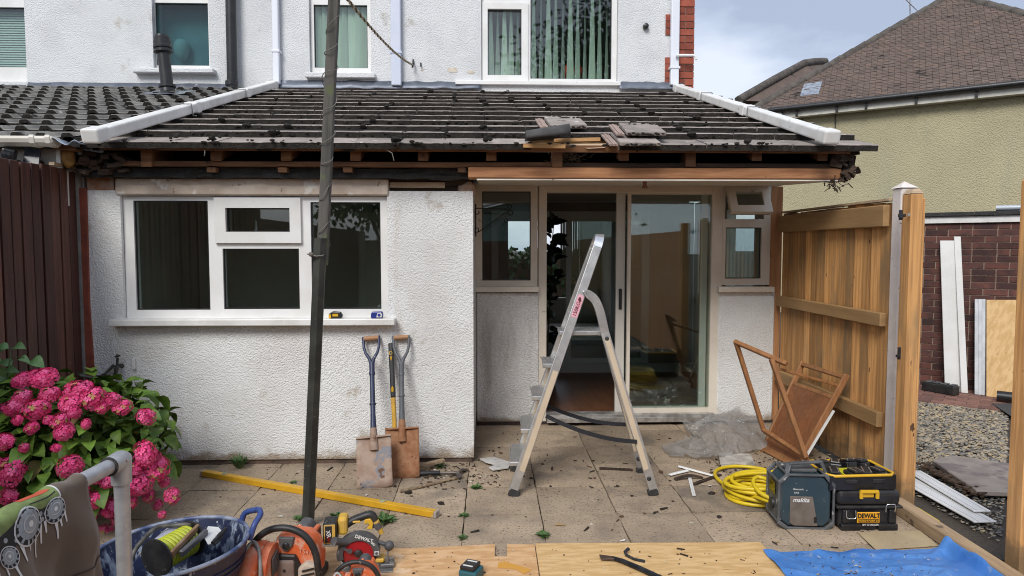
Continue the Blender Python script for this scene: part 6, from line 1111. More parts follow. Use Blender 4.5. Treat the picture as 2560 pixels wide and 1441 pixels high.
# ---------------------------------------------------------------- power tools on the strand board
orange = M_('dusty_orange_plastic', (.62,.115,.03), .5, col2=(.66,.25,.14), scale=7, lo=.42, hi=.62, spots=((.62,.46,.37), 13, .53, .14)); dgrey = M_('dusty_dark_plastic', (.06,.062,.066), .55, col2=(.10,.10,.105), scale=12, spots=((.35,.33,.31), 24, .66, .06)); creamp = M_('dusty_cream_cover', (.42,.35,.28), .7, col2=(.5,.42,.34), scale=8); gryb = M_('dust_brown_panel', (.17,.12,.10), .8, col2=(.25,.19,.16), scale=10)
def cutoff_saw(o, rz, s, lab, full):
    t_ = thing('cutoff_saw', lab, 'cut-off saw', o, 'orange petrol cut-off saws'); T = Matrix.Translation(o) @ Matrix.Rotation(rz, 4, 'Z') @ Matrix.Scale(s, 4)
    hp = smoothpath([V(p) for p in ((-.16,.02,.03),(-.165,.01,.10),(-.15,0,.18),(-.115,0,.25),(-.05,0,.292),(.03,0,.297),(.10,0,.265),(.145,0,.195),(.162,.0,.10),(.165,.02,.02))], 4)
    mb = MB(); mb.tube(hp, .0155, 10); hd_ = xf(mb, T).build('front_handle', black_dusty, t_, smooth=60)
    mb = MB(); pr = [(-.035,.05),(.145,.05),(.15,.14),(.13,.215),(.085,.255),(.0,.262),(-.05,.25),(-.055,.15)]; mb.extr([(x, .03, z*.96) for x, z in pr], (0,.13,0)); xf(mb, T).build('top_cover', orange, t_, bevel=.022, seg=3, smooth=40)
    mb = MB(); mb.extr([(x, .012, z) for x, z in ((-.045,.05),(.06,.05),(.075,.11),(.05,.165),(-.045,.168))], (0,.03,0)); xf(mb, T).build('dark_recess', black_pl, t_, bevel=.006)
    mb = MB(); mb.bx(-.04,.048,.0,.02,.03,.145); pn = xf(mb, T).build('side_panel', gryb, t_, bevel=.01, seg=2)
    mb = MB(); mb.lathe([(.007,0),(.007,.002)], (.004,-.001,.10), 10, Matrix.Rotation(pi/2, 3, 'X')); xf(mb, T).build('screw_hole', black_pl, pn)
    mb = MB(); mb.extr([(x, -.002, z) for x, z in ((.062,.02),(.148,.02),(.15,.125),(.10,.14),(.064,.11))], (0,.05,0)); cv = xf(mb, T).build('vent_cover', creamp, t_, bevel=.012, seg=2)
    for k in range(4): mb = MB(); mb.bar((.075+.004*k,-.006,.035+.022*k), (.142,-.006,.05+.022*k), .006, .007, (0,0,1)); xf(mb, T).build('vent_slot', black_pl, cv)
    mb = MB(); mb.extr([(x, .018, z) for x, z in ((-.03,.245),(.045,.245),(.035,.205),(.012,.178),(-.008,.18),(-.026,.21))], (0,.02,0)); sd = xf(mb, T).build('shield', dgrey, t_, bevel=.006, seg=2)
    mb = MB(); mb.lathe([(.016,0),(.016,.008),(.009,.012)], (.007,.02,.208), 14, Matrix.Rotation(pi/2, 3, 'X')); xf(mb, T).build('decompression_knob', black_pl, sd, smooth=40)
    mb = MB(); mb.lathe([(.03,-.045),(.115,-.042),(.135,-.03),(.14,0),(.135,.03),(.115,.042),(.03,.045)], (-.11,-.03,.105), 28, Matrix.Rotation(pi/2, 3, 'Y')); gd = xf(mb, T).build('blade_guard', orange, t_, smooth=50)
    mb = MB(); mb.lathe([(.03,-.02),(.10,-.018),(.105,0),(.10,.018),(.03,.02)], (-.052,-.02,.13), 24, Matrix.Rotation(pi/2, 3, 'Y')); xf(mb, T).build('belt_cover', orange, t_, smooth=50)
    mb = MB(); mb.extr([(-.028,-.06+.0*k,z) for k, z in enumerate((.10,.18))]+[(-.028,.0,.20),(-.028,.02,.12)], (.006,0,0)); xf(mb, T).build('side_decal', dgrey, t_)
    mb = MB(); mb.tube(smoothpath([V(p) for p in ((-.135,-.14,.14),(-.14,-.10,.21),(-.12,-.05,.252),(-.085,-.07,.235),(-.055,-.12,.17),(-.045,-.15,.11))], 4), .0095, 8); xf(mb, T).build('guard_lever', M_('worn_tool_metal', (.25,.23,.21), .5, metal=.4, col2=(.4,.38,.35), scale=16), t_, smooth=60)
    mb = MB(); mb.extr([(x, .16, z-.075) for x, z in ((-.02,.20),(.07,.19),(.085,.27),(.055,.32),(.01,.325),(-.018,.28))], (0,.10,0)); rh_ = xf(mb, T).build('rear_handle', dgrey, t_, bevel=.014, seg=2)
    mb = MB(); mb.bx(.012,.032,.148,.168,.232,.25).bx(.05,.095,.15,.25,.15,.215); xf(mb, T).build('throttle_trigger', orange, rh_, bevel=.006)
    if full:
        txt('TS410', .03, T @ Matrix.Translation((.10,.026,.175)) @ Matrix.Rotation(pi/2, 4, 'X') @ Matrix.Rotation(R(-12), 4, 'Z'), M_('faded_print', (.62,.33,.24), .7), t_)
    mb = MB(); mb.bx(-.12,.14,.0,.22,.0,.05); xf(mb, T).build('base', black_dusty, t_, bevel=.01)
    return t_
o = P(708, 1400, 3.0); o.z = .016; cutoff_saw(o, R(-4), 1.0, 'orange cut-off saw with large black wrap handle beside the blue tub', True)
o = P(890, 1400, 2.87); o.z = .016; cutoff_saw(o, R(3), .66, 'second smaller orange saw with black handle in front of the circular saw', False)
# circular saw
cs = thing('circular_saw', 'yellow and black cordless circular saw with red blade', 'circular saw', G(900, 1430)); o = P(897, 1400, 3.22); o.z = .016; T = Matrix.Translation(o) @ Matrix.Rotation(R(6), 4, 'Z') @ Matrix.Diagonal((.95,.95,.86,1)); RX = Matrix.Rotation(pi/2, 3, 'X'); shz = M_('shoe_metal', (.3,.29,.28), .45, metal=.6, col2=(.2,.2,.2), scale=14)
mb = MB(); mb.bx(-.10,.175,-.07,.10,.0,.006); xf(mb, T).build('shoe', shz, cs, bevel=.002)
cb = V((0,-.02,.098)); red = M_('red_blade_coating', (.36,.012,.018), .38, col2=(.28,.012,.016), scale=8, spots=((.4,.2,.18), 40, .7, .03))
mb = MB(); mb.lathe([(.001,0),(.080,0),(.082,.0015),(.001,.003)], cb, 40, RX); bl_ = xf(mb, T).build('blade', red, cs, smooth=30); mb = MB(); mb.lathe([(.022,0),(.02,.008),(.012,.012)], cb+V((0,-.002,0)), 16, RX); xf(mb, T).build('blade_bolt', black_dusty, bl_, smooth=40)
mb = MB(); n = 30
for k in range(n):
    a0, a1 = R(-12)+R(212)*k/n, R(-12)+R(212)*(k+1)/n
    q = [cb+V((r*cos(a), y, r*sin(a))) for y in (-.012, .05) for (r, a) in ((.076,a0),(.108,a0),(.108,a1),(.076,a1))]; mb.hexa([q[0],q[1],q[2],q[3],q[4],q[5],q[6],q[7]])
xf(mb, T).build('upper_guard', dgrey, cs, smooth=30); mb = MB(); mb.lathe([(.001,0),(.104,0)], cb+V((0,.03,0)), 36, RX, cap=False); xf(mb, T).build('guard_back', dgrey, cs)
Rt = Matrix.Rotation(pi/2, 4, 'X'); txt('DEWALT', .026, T @ Matrix.Translation(cb+V((.03,-.0135,.087))) @ Rt @ Matrix.Rotation(R(-19), 4, 'Z'), wh, cs, bold=.0008, sx=.9); txt('54V', .016, T @ Matrix.Translation(cb+V((.075,-.0135,.054))) @ Rt @ Matrix.Rotation(R(-50), 4, 'Z'), wh, cs, bold=.0005)
mb = MB(); mb.bx(.082,.104,-.034,-.0325,.085,.108); sq = xf(mb, T).build('symbol_plate', wh, cs); mb = MB(); mb.lathe([(.0085,0),(.0085,.001)], V((.093,-.035,.0965)), 14, RX); sq2 = xf(mb, T).build('symbol', dgrey, sq)
mb = MB(); mb.bx(-.175,-.105,-.03,.07,.155,.285); bp = xf(mb, T).build('battery', black_dusty, cs, bevel=.014, seg=2); mb = MB(); mb.bx(-.168,-.112,-.0325,-.0305,.168,.275); xf(mb, T).build('battery_face', ylw, bp, bevel=.004); mb = MB(); mb.bx(-.162,-.128,-.0345,-.033,.174,.268); xf(mb, T).build('battery_label', black_dusty, bp, bevel=.003)
txt('XR', .03, T @ Matrix.Translation((-.145,-.0365,.225)) @ Rt @ Matrix.Rotation(R(-80), 4, 'Z'), wh, bp, bold=.0004); txt('54V', .02, T @ Matrix.Translation((-.145,-.0365,.192)) @ Rt @ Matrix.Rotation(R(-80), 4, 'Z'), red, bp, bold=.0004)
mb = MB(); mb.bx(-.105,-.055,.0,.09,.19,.295); xf(mb, T).build('motor_housing', ylw, cs, bevel=.016, seg=2)
mb = MB(); mb.tube(smoothpath([V(p) for p in ((-.07,.04,.235),(-.03,.04,.262),(.03,.04,.285),(.06,.04,.29),(.075,.04,.265),(.07,.04,.22))], 5), [.022]*26, 10); xf(mb, T).build('rear_handle', black_dusty, cs, smooth=60); mb = MB(); mb.bx(-.03,.01,.014,.02,.255,.268).extr([(x,.018,z) for x, z in ((.03,.27),(.06,.275),(.075,.25),(.07,.21),(.04,.215),(.055,.235),(.045,.25),(.028,.24))], (0,.044,0)); xf(mb, T).build('trigger_housing', ylw, cs, bevel=.005)
mb = MB(); mb.tube([(.085,.03,.255),(.105,.03,.21),(.115,.03,.18)], [.018,.016,.012], 10); xf(mb, T).build('cable_gland', ylw, cs, smooth=60); mb = MB(); mb.tube([(.088,.028,.245),(.102,.028,.212)], .0185, 10); xf(mb, T).build('gland_band', dgrey, cs, smooth=60)
mb = MB(); mb.tube([(-.065,-.02,.165),(-.095,-.05,.185),(-.115,-.07,.20)], [.022,.020,.023], 12); xf(mb, T).build('dust_port', dgrey, cs, smooth=50); mb = MB(); mb.bar((-.08,-.04,.145), (-.045,-.045,.125), .008, .01); mb.lathe([(.013,0),(.013,.006)], (-.04,-.04,.123), 12, RX); xf(mb, T).build('guard_lever', dgrey, cs)
mb = MB(); mb.tube([(.10,.02,.135),(.135,.0,.13)], .012, 8); mb.blob((.155,-.01,.125), .026, (1.,1,1.1), 0, 14, 8); xf(mb, T).build('front_knob', dgrey, cs, smooth=60)
mb = MB(); mb.bar((.145,-.01,.01), (.15,-.01,.10), .012, .016, (0,1,0)).bar((.12,.0,.02), (.185,-.01,.06), .01, .01).bx(.11,.18,-.03,.03,.006,.026); xf(mb, T).build('depth_gauge', shz, cs, bevel=.003); mb = MB(); mb.bx(.085,.13,-.02,.05,.03,.055); xf(mb, T).build('bevel_bracket', ylw, cs, bevel=.006)
# battery and bars
bt = thing('loose_battery', 'teal and black power tool battery on the strand board', 'battery', G(1172, 1441)); o = G(1176, 1448, .016); T = Matrix.Translation(o) @ Matrix.Rotation(R(-24), 4, 'Z')
mb = MB(); mb.bx(-.048,.045,-.035,.06,0,.05); xf(mb, T).build('pack', M_('teal_plastic', (.02,.10,.125), .45), bt, bevel=.01, seg=2); mb = MB(); mb.bx(-.042,.03,-.03,.055,.05,.07); xf(mb, T).build('terminal_block', black_pl, bt, bevel=.006, seg=2)
for y in (-.02, .03): mb = MB(); mb.bx(-.03,.02,y,y+.008,.07,.072); xf(mb, T).build('contact_rail', wh, bt)
pb = thing('pry_bar', 'long black pry bar with flat claw end on the strand board', 'pry bar', G(1560, 1410)); stl = M_('black_tool_steel', (.02,.022,.026), .4, metal=.5, col2=(.045,.05,.06), scale=16, spots=((.12,.09,.07), 18, .66, .05))
mb = MB(); mb.tube([G(1532,1396,.03), G(1556,1403,.032), G(1600,1422,.03), G(1665,1452,.03)], [.011,.012,.0135,.0135], 8); mb.build('shaft', stl, pb, smooth=40)
mb = MB(); a, b = G(1500,1393,.028), G(1535,1397,.03); mb.hexa([a+V((0,-.028,-.003)), b+V((0,-.012,-.008)), b+V((0,.012,-.008)), a+V((0,.028,-.003)), a+V((0,-.028,.002)), b+V((0,-.012,.008)), b+V((0,.012,.008)), a+V((0,.028,.002))]); mb.build('claw', M_('rusty_claw', (.085,.055,.04), .6, metal=.3), pb, bevel=.002)
mb = MB(); mb.tube([G(1572,1372,.045), G(1562,1380,.035), G(1566,1388,.026), G(1584,1398,.024), G(1612,1404,.024)], [.009,.008,.0075,.007,.008], 8); tag(mb.build('wheel_brace', stl, smooth=40), 'short bent black steel key behind the pry bar', 'steel key')
# ---------------------------------------------------------------- hydrangea
random.seed(12)
lfm = M_('hydrangea_leaf', (.065,.14,.018), .5, col2=(.14,.23,.035), scale=14, rnd=.4, spots=((.15,.18,.04), 18, .66, .06), spec=.35)
lfy = M_('yellowing_leaf', (.20,.20,.05), .55, col2=(.28,.22,.07), scale=20, rnd=.3); lfb = M_('brown_leaf', (.20,.13,.06), .8, rnd=.3)
pk1 = M_('pink_petal', (.78,.04,.21), .6, col2=(.82,.14,.33), scale=24, rnd=.15); pk2 = M_('deep_pink_petal', (.60,.024,.13), .6, col2=(.68,.065,.2), scale=24, rnd=.15); pk3 = M_('faded_petal', (.55,.20,.12), .7, col2=(.42,.32,.10), scale=24)
def leaf_mesh(name, m, L_=.115, w=.042, n=5, curl=.25):
    mb = MB(); vs = []
    for i in range(n+1):
        f = i/n; ww = w*(sin(pi*(f**.75))**.8 if 0 < f < 1 else .0)+.0006; z = -curl*L_*f*f+.012*sin(f*3)
        vs += [(-ww, L_*f, z+.30*ww), (0, L_*f, z), (ww, L_*f, z+.30*ww)]
    fs = []
    for i in range(n):
        for k in (0, 1): fs.append((i*3+k, i*3+k+1, i*3+k+4, i*3+k+3))
    return mb.add(vs, fs).mesh(name, m, 60)
def head_mesh(seed, m):
    random.seed(seed); mb = MB(); n = 46; ga = pi*(3-sqrt(5))
    for k in range(n):
        z = 1-1.35*(k+.5)/n; r = sqrt(max(0, 1-z*z)); a = ga*k; d = V((r*cos(a), r*sin(a), z*.8)).normalized(); c = V((r*cos(a), r*sin(a), z*.72))*(1+random.uniform(-.08,.10))
        x = d.cross(V((0,0,1)) if abs(d.z) < .9 else V((1,0,0))).normalized(); y = d.cross(x); ro = random.random()*6; s = random.uniform(.25,.33); mb.cur = random.choices((0,1,2), (6,3,.3))[0]
        dd = (d+V((random.uniform(-.35,.35), random.uniform(-.35,.35), random.uniform(-.35,.35)))).normalized(); x = dd.cross(V((0,0,1)) if abs(dd.z) < .9 else V((1,0,0))).normalized(); y = dd.cross(x)
        for q in range(4):
            b = ro+q*pi/2; e = lambda t_, rr, up: c+(x*cos(b+t_)+y*sin(b+t_))*rr*s+dd*up*s
            mb.add([c, e(-.62,.75,.16), e(-.28,1.08,.05), e(.28,1.08,.08), e(.62,.75,.16)], [(0,1,2,3,4)])
    mb.cur = 3; mb.blob((0,0,0), .72, (1,1,.75), .1, 8, 6)
    return mb.mesh('flower_head', [pk1, pk2, pk3, pk2])
hms = [head_mesh(k, 0) for k in range(4)]
hy = thing('hydrangea', 'pink flowering hydrangea bush against the brown fence', 'shrub', (-2.4, 4.0, 0)); hc = V((-2.46, 4.03, .41))
def addc(nm, me, loc, rot, sc):
    o = obj(nm, me, hy); o.location = loc; o.rotation_euler = rot; o.scale = (sc,)*3 if not hasattr(sc, '__len__') else sc; return o
heads = [(60,950,27),(112,946,33),(88,938,22),(55,994,28),(125,987,27),(198,980,40),(232,996,34),(175,1008,28),(277,1000,24),(306,1018,24),(30,1020,26),(92,1024,33),(186,1032,20),(150,1054,26),(160,1078,27),(80,1070,20),(364,1042,26),(10,1104,28),(28,1178,42),(-8,1172,30),(175,1166,33),(362,1133,34),(392,1170,36),(349,1205,37),(318,1215,28),(372,1240,20),(236,1192,22),(270,1200,22),(232,1250,26),(222,1285,26),(272,1270,28),(300,1290,24),(431,1240,23),(394,1262,15),(406,1287,13),(262,1334,24),(20,1240,25),(140,1120,14),(215,1060,15),(300,1165,18),(335,1172,20),(410,1205,18),(255,1020,18),(120,1050,15),(60,1120,16),(45,1050,16),(330,1255,18),(205,1225,20),(385,1140,18)]
for (px, py, r) in heads:
    Y = 4.35-(py-940)/400*.75; d_ = ray(px, py); A_ = V((.66,.64,.56)); o_ = CAMP-hc; a2 = sum((d_[i]/A_[i])**2 for i in range(3)); b2_ = 2*sum(d_[i]*o_[i]/A_[i]**2 for i in range(3)); c2 = sum((o_[i]/A_[i])**2 for i in range(3))-1; ds = b2_*b2_-4*a2*c2
    c = CAMP+d_*((-b2_-sqrt(ds))/(2*a2)) if ds > 0 else P(px, py, Y-.15)
    if c.x < -2.9: c = PX(px, py, -2.9)
    Y = c.y; rr = r*Y/F*.80; d = (c-hc).normalized()
    addc('flower_head', random.choice(hms), c, d.lerp(V((0,-.4,1)), .5).to_track_quat('Z', 'Y').to_euler(), (rr*random.uniform(.9,1.15), rr*random.uniform(.9,1.15), rr*random.uniform(.75,1.1)))
lms = [leaf_mesh('leaf', lfm, .115, .040, 5, c) for c in (.1, .35, .6)]+[leaf_mesh('leaf', lfm, .135, .05, 5, .3)]; lys = [leaf_mesh('leaf', lfy, .10, .035, 5, .5), leaf_mesh('leaf', lfb, .08, .025, 4, .8)]
cnt = 0
def bush_pt():
    a = random.uniform(0, 2*pi); z = random.uniform(-.35, 1); r = sqrt(1-z*z) if abs(z) < 1 else 0
    return V((r*cos(a), r*sin(a), z))
def inside(px): return True
while cnt < 290:
    d = bush_pt()
    if d.y > .35: continue
    rad = V((.62, .60, .50)); k = random.uniform(.72, .98); c = hc+V((d.x*rad.x, d.y*rad.y, d.z*rad.z))*k
    if c.x < -2.93 or c.z < .05 or c.y > 4.82: continue
    if c.x > -1.95: continue
    px_ = 1225+1680*c.x/c.y; py_ = 619+1680*(CH-c.z)/c.y; ol = [(-99,925),(150,935),(215,962),(300,992),(345,1025),(390,1030),(405,1120),(425,1180),(440,1235)]
    if py_ < next((y0+(y1-y0)*(px_-x0)/(x1-x0) for (x0,y0),(x1,y1) in zip(ol, ol[1:]) if x0 <= px_ < x1), 925 if px_ < 0 else 1300)+18: continue
    out = (d+V((random.uniform(-.6,.6), random.uniform(-.8,.3), random.uniform(-.1,.5)))).normalized(); y_ = (out*.9+V((0,0,-.35))+V((random.uniform(-.6,.6), random.uniform(-.6,.6), 0))*.7).normalized(); z_ = (out+V((0,0,.8))); x_ = y_.cross(z_).normalized(); z_ = x_.cross(y_)
    o = addc('leaf', random.choice(lms) if random.random() > .06 else random.choice(lys), c, Matrix((x_, y_, z_)).transposed().to_euler(), random.uniform(.5, 1.2)); cnt += 1
inn = MB(); lm_ = lms[1]; lv_ = [v.co.copy() for v in lm_.vertices]; lf_ = [tuple(p.vertices) for p in lm_.polygons]
for k in range(900):
    d = bush_pt(); c = hc+V((d.x*.6, d.y*.58, d.z*.48))*random.uniform(.35,.9)
    if c.x < -2.93 or c.z < .02 or c.y > 4.8: continue
    M3 = Matrix.Rotation(random.uniform(0,6.3), 3, 'Z') @ Matrix.Rotation(random.uniform(-1,.6), 3, 'X') @ Matrix.Rotation(random.uniform(-.7,.7), 3, 'Y'); s = random.uniform(.7,1.2); inn.add([c+M3 @ (v*s) for v in lv_], lf_)
i_ = inn.build('inner_foliage', lfm, hy, smooth=60); i_['kind'] = 'stuff'
stm = M_('woody_stem', (.10,.07,.04), .9)
for k in range(22):
    d = bush_pt(); e_ = hc+V((d.x*.5, d.y*.45, abs(d.z)*.35)); b = V((-2.4+d.x*.12, 4.05+d.y*.1, 0)); m_ = b.lerp(e_, .5)+V((0,0,.08)); mb = MB(); mb.tube([b, m_, e_], [.009,.007,.004], 5); mb.build('stem', stm, hy)
# climbing plant at the left edge
cl_ = thing('climbing_plant', 'pale green leafy shoot rising above the hydrangea by the fence', 'plant', P(10, 1010, 4.0)); gl_ = M_('pale_green_leaf', (.09,.19,.055), .45, col2=(.13,.25,.09), scale=12, rnd=.25); cms = [leaf_mesh('leaf', gl_, .085, .036, 5, .35), leaf_mesh('leaf', gl_, .07, .028, 5, .6)]
mb = MB(); pts = [P(-10, 1060, 4.0), P(8, 1000, 3.98), P(18, 950, 3.96), P(24, 900, 3.95), P(28, 868, 3.95)]; mb.tube(pts, [.006,.005,.004,.003,.002], 5).tube([P(24, 905, 3.95), P(38, 893, 3.93), P(60, 893, 3.9)], .002, 4); mb.build('stem', M_('green_stem', (.10,.16,.05), .7), cl_)
for (px, py, a) in ((36,868,.2),(22,872,2.6),(50,896,-.1),(78,901,-.4),(30,915,2.2),(8,880,2.8),(5,905,2.9),(15,930,.6),(0,945,2.5),(32,945,-.3),(10,965,2.),(40,972,-.2),(2,985,2.7),(22,1000,.2),(48,1000,-.3),(-6,1010,2.6),(35,1030,-.6),(10,1035,2.4),(60,1048,.0),(15,1060,.8)):
    o = obj('leaf', random.choice(cms), cl_); o.location = P(px, py, 3.93+random.uniform(-.05,.05)); y_ = V((cos(a), -.35, sin(a)*.6)); z_ = V((0,-.6,.8)); x_ = y_.cross(z_).normalized(); y_.normalize(); o.rotation_euler = Matrix((x_, y_, x_.cross(y_))).transposed().to_euler(); o.scale = (random.uniform(.8,1.15),)*3; o.matrix_parent_inverse = wm(cl_).inverted()
for o in hy.children:
    if not o.name.startswith(('inner', 'stem')): o.matrix_parent_inverse = wm(hy).inverted()
# ---------------------------------------------------------------- weeds in the joints
wg = M_('weed_green', (.05,.11,.025), .6, col2=(.08,.15,.04), scale=30)
def weed(px, py, r, n, lab, tall=0, Y=None):
    mb = MB(); c = G(px, py) if Y is None else P(px, py, Y)
    for k in range(n):
        a = random.uniform(0, 6.28); L_ = r*random.uniform(.5,1.1); up = random.uniform(.15,.9) if not tall else random.uniform(1.2,3); d = V((cos(a), sin(a), up)).normalized(); s = V((-sin(a), cos(a), 0)); w = r*.16 if not tall else r*.06; b = c+V((cos(a)*r*.1, sin(a)*r*.1, .002))
        mb.add([b, b+d*L_*.5+s*w, b+d*L_-V((0,0,L_*.25)), b+d*L_*.5-s*w], [(0,1,2,3)])
    t_ = thing('weed', lab, 'weed', c, 'weeds in the paving'); mb.build('leaves', wg, t_); mb = MB(); mb.tube([c-V((0,0,.01)), c+V((0,0,r*.25))], .003, 5); mb.build('stem', wg, t_)
weed(962, 1303, .085, 60, 'largest leafy weed beside the near end of the spirit level'); weed(1356, 1340, .05, 40, 'small weed in the paving joint above the strand board seam'); weed(1190, 1220, .05, 34, 'small weed in the joint left of the stepladder front foot'); weed(1160, 1290, .04, 30, 'tiny weed in the joint right of the spirit level end')
weed(1157, 1345, .035, 26, 'tiny weed in the joint near the strand board notch'); weed(600, 1172, .13, 90, 'tall wispy weed at the foot of the kitchen wall', 1); weed(752, 1298, .05, 30, 'weed tucked behind the foot of the clothes pole'); weed(840, 1290, .045, 26, 'weed in the joint right of the clothes pole'); weed(1100, 1168, .06, 26, 'weed growing at the wall base behind the claw hammer'); weed(735, 1207, .035, 20, 'tiny weed just behind the spirit level')
# ---------------------------------------------------------------- debris scattered on the paving
random.seed(31); dk = [M_('debris_dark', (.025,.018,.013), .95), M_('debris_brown', (.10,.055,.03), .9), M_('debris_pale', (.55,.52,.46), .9), M_('debris_tan', (.40,.26,.12), .9)]
mb = MB()
def bit(c, s, m):
    mb.cur = m
    if random.random() < .5: mb.blob(c+V((0,0,s*.4)), s, (random.uniform(.8,1.6), random.uniform(.6,1), .6), .35, 5, 3)
    else: mb.box(c+V((0,0,.004)), (s*random.uniform(1.5,4), s*.6, s*.4), Matrix.Rotation(random.uniform(0,3.1), 3, 'Z') @ Matrix.Rotation(random.uniform(-.2,.2), 3, 'Y'))
for k in range(420):
    px, py = random.uniform(500, 2260), random.uniform(1075, 1372) if random.random() < .35 else random.gauss(1185, 42)
    if px < 1180 and py < 1165: continue
    if random.random() < .35: px = random.gauss(1450, 260)
    if py < 1076 or py > 1372: continue
    c = G(px, py)
    if (c.x < XM+.02 and c.y > YK-.02) or c.x > 2.48 or c.y > YR-.06: continue
    bit(c, random.choice((.002,.003,.004,.005,.007,.010)) if random.random() < .97 else random.uniform(.012,.02), random.choices((0,1,2,3), (8,4,1.3,1))[0])
for k in range(220): q = G(random.uniform(1050, 1250), random.gauss(1180, 22)); (q.y < YK-.01 or q.x > XM+.03) and bit(q, random.uniform(.003,.011), random.choices((0,1,2), (6,3,1))[0])
for k in range(260): q = G(random.uniform(1760, 2150), random.gauss(1172, 24)); bit(q, random.uniform(.003,.012), random.choices((0,1,3), (6,4,1))[0])
for k in range(70):
    px, py = random.uniform(1030, 1900), random.uniform(1375, 1441); q = G(px, py, .018); bit(q, random.choice((.002,.003,.004,.006)), random.choices((0,1,2), (6,3,1))[0])
for k in range(110): q = G(random.uniform(1960, 2330), random.uniform(1388, 1441), .03); bit(q, random.choice((.002,.003,.005)), random.choices((1,3,2,0), (5,3,1,2))[0])
for (px, py, s) in ((1187,1331,.02),(1380,1173,.018),(1480,1180,.012),(1640,1282,.012),(1660,1273,.018),(1798,1294,.014),(1702,1375,.014),(1710,1390,.016),(1103,1262,.022),(1778,1236,.018),(1466,1325,.016),(1020,1234,.02),(610,1330,.02)): bit(G(px, py, .016 if py > 1370 else 0), s, 0 if px != 610 else 3)
tag(mb.build('debris', dk), 'dark crumbs, splinters and chips scattered over the paving', 'debris', kind='stuff')
# petals and wood chips
mb = MB(); mb.box(G(610, 1328)+V((0,0,.012)), (.055,.03,.022), Matrix.Rotation(.2, 3, 'Z')); tag(mb.build('wood_block', M_('tan_block', (.36,.17,.07), .8), bevel=.004), 'small brown wooden block beside the blue tub', 'wood block')
mb = MB(); q = G(1400, 1312, .006); mb.extr([q+V((-.03,-.008,0)), q+V((.035,-.012,0)), q+V((-.01,.012,0))], (0,0,.004)); tag(mb.build('wood_chip', MATS['debris_tan']), 'orange wood chip between paving joints', 'wood chip')
mb = MB(); q = G(1556, 1351, .004); mb.extr([q+V((-.015,-.008,0)), q+V((.02,.008,0)), q+V((.01,-.01,0))], (0,0,.004)); tag(mb.build('plastic_shard', upvc), 'small white plastic shard above the strand board', 'shard')
# ---------------------------------------------------------------- indoor plant behind the open door
ip = thing('rubber_plant', 'dark leaved tall indoor plant silhouetted inside the doorway', 'plant', (.62, 7.4, .06)); drk = M_('rubber_leaf', (.012,.022,.012), .3, rnd=.3); rms_ = [leaf_mesh('leaf', drk, .19, .06, 5, .3), leaf_mesh('leaf', drk, .15, .045, 5, .5)]
mb = MB(); mb.tube([(.62,7.4,.3),(.66,7.4,.9),(.68,7.4,1.5),(.70,7.4,1.86)], [.012,.01,.008,.005], 6); mb.build('stem', stm, ip); mb = MB(); mb.lathe([(.10,0),(.14,.26),(.15,.28),(.13,.28)], (.62,7.4,.055), 18); mb.build('pot', M_('dark_pot', (.06,.04,.03), .6), ip, smooth=50)
random.seed(17)
for k in range(64):
    z = random.uniform(.5, 1.88); a = random.uniform(0, 6.28); c = V((.60+.06*(z-.3)+random.uniform(-.05,.12)*(1.9-z), 7.4+random.uniform(-.1,.1), z)); y_ = V((cos(a), sin(a)*.6, random.uniform(-.3,.8))).normalized(); z_ = V((random.uniform(-.4,.4),-.7,.7)); x_ = y_.cross(z_).normalized()
    o = obj('leaf', random.choice(rms_), ip); o.matrix_parent_inverse = wm(ip).inverted(); o.location = c; o.rotation_euler = Matrix((x_, y_, x_.cross(y_))).transposed().to_euler(); o.scale = (random.uniform(.7,1.1),)*3
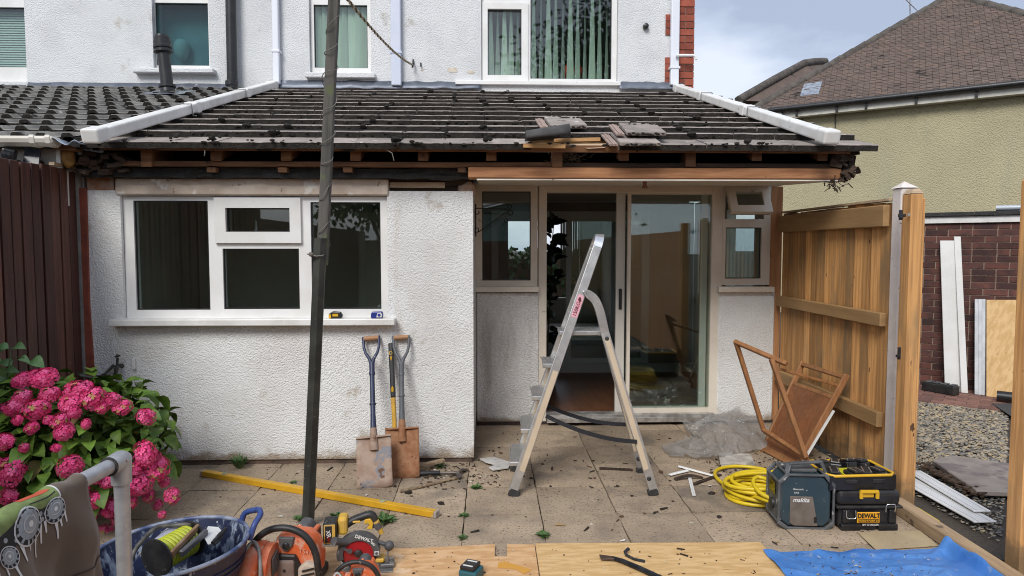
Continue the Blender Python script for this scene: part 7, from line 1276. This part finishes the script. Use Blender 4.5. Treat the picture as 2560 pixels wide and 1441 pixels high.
# ---------------------------------------------------------------- trees of the garden behind the viewer (they show in the glass)
def tree(x, y, h, w, lab, n=2600, seed=1):
    random.seed(seed); t_ = thing('garden_tree', lab, 'tree', (x, y, 0), 'trees behind the viewer'); bark = M_('bark', (.09,.07,.05), .95); lm2 = M_('tree_leaf', (.05,.10,.03), .6, col2=(.03,.07,.02), scale=2)
    mb = MB(); mb.tube([(x,y,0),(x+.1,y,h*.35),(x-.1,y,h*.7)], [.16,.11,.04], 8); cs_ = []
    for k in range(14):
        a = random.uniform(0, 6.28); z0 = h*random.uniform(.3,.65); e_ = V((x+cos(a)*w*random.uniform(.3,.8), y+sin(a)*w*random.uniform(.3,.8), z0+h*random.uniform(.1,.3))); mb.tube([V((x,y,z0)), V((x,y,z0)).lerp(e_, .5)+V((0,0,.2)), e_], [.05,.035,.015], 6); cs_.append(e_)
    mb.build('trunk', bark, t_); mb = MB()
    for k in range(n):
        c = random.choice(cs_)+V((random.gauss(0,w*.24), random.gauss(0,w*.24), random.gauss(0,h*.09))); s = random.uniform(.08,.17); u = V((random.gauss(0,1), random.gauss(0,1), random.gauss(0,1))).normalized(); v = u.cross(V((random.random(),1,.3))).normalized(); mb.add([c-u*s, c+v*s*.5, c+u*s, c-v*s*.5], [(0,1,2,3)])
    o = mb.build('crown', lm2, t_); return t_
tree(3.6, -13, 11.5, 3.0, 'tall leafy garden tree behind the viewer, mirrored in the upstairs window', 5200, 2); tree(-3.5, -12, 5.5, 2.4, 'low leafy garden tree behind the viewer, mirrored in the kitchen panes', 2600, 5)
hg = thing('front_hedge', 'green hedge beyond the far room window', 'hedge', (1, 17, 0)); mb = MB(); random.seed(2)
for k in range(1800):
    c = V((random.uniform(-1.5,3.5), 17+random.gauss(0,.25), random.uniform(0,1.55))); s = .09; u = V((random.gauss(0,1), random.gauss(0,1), random.gauss(0,1))).normalized(); v = u.cross(V((.3,1,.2))).normalized(); mb.add([c-u*s, c+v*s*.6, c+u*s, c-v*s*.6], [(0,1,2,3)])
mb.build('leaves', M_('tree_leaf', (.05,.10,.03), .6), hg); mb = MB(); mb.bx(-1.5,3.5,16.95,17.2,0,1.3); mb.build('branches', stm, hg)
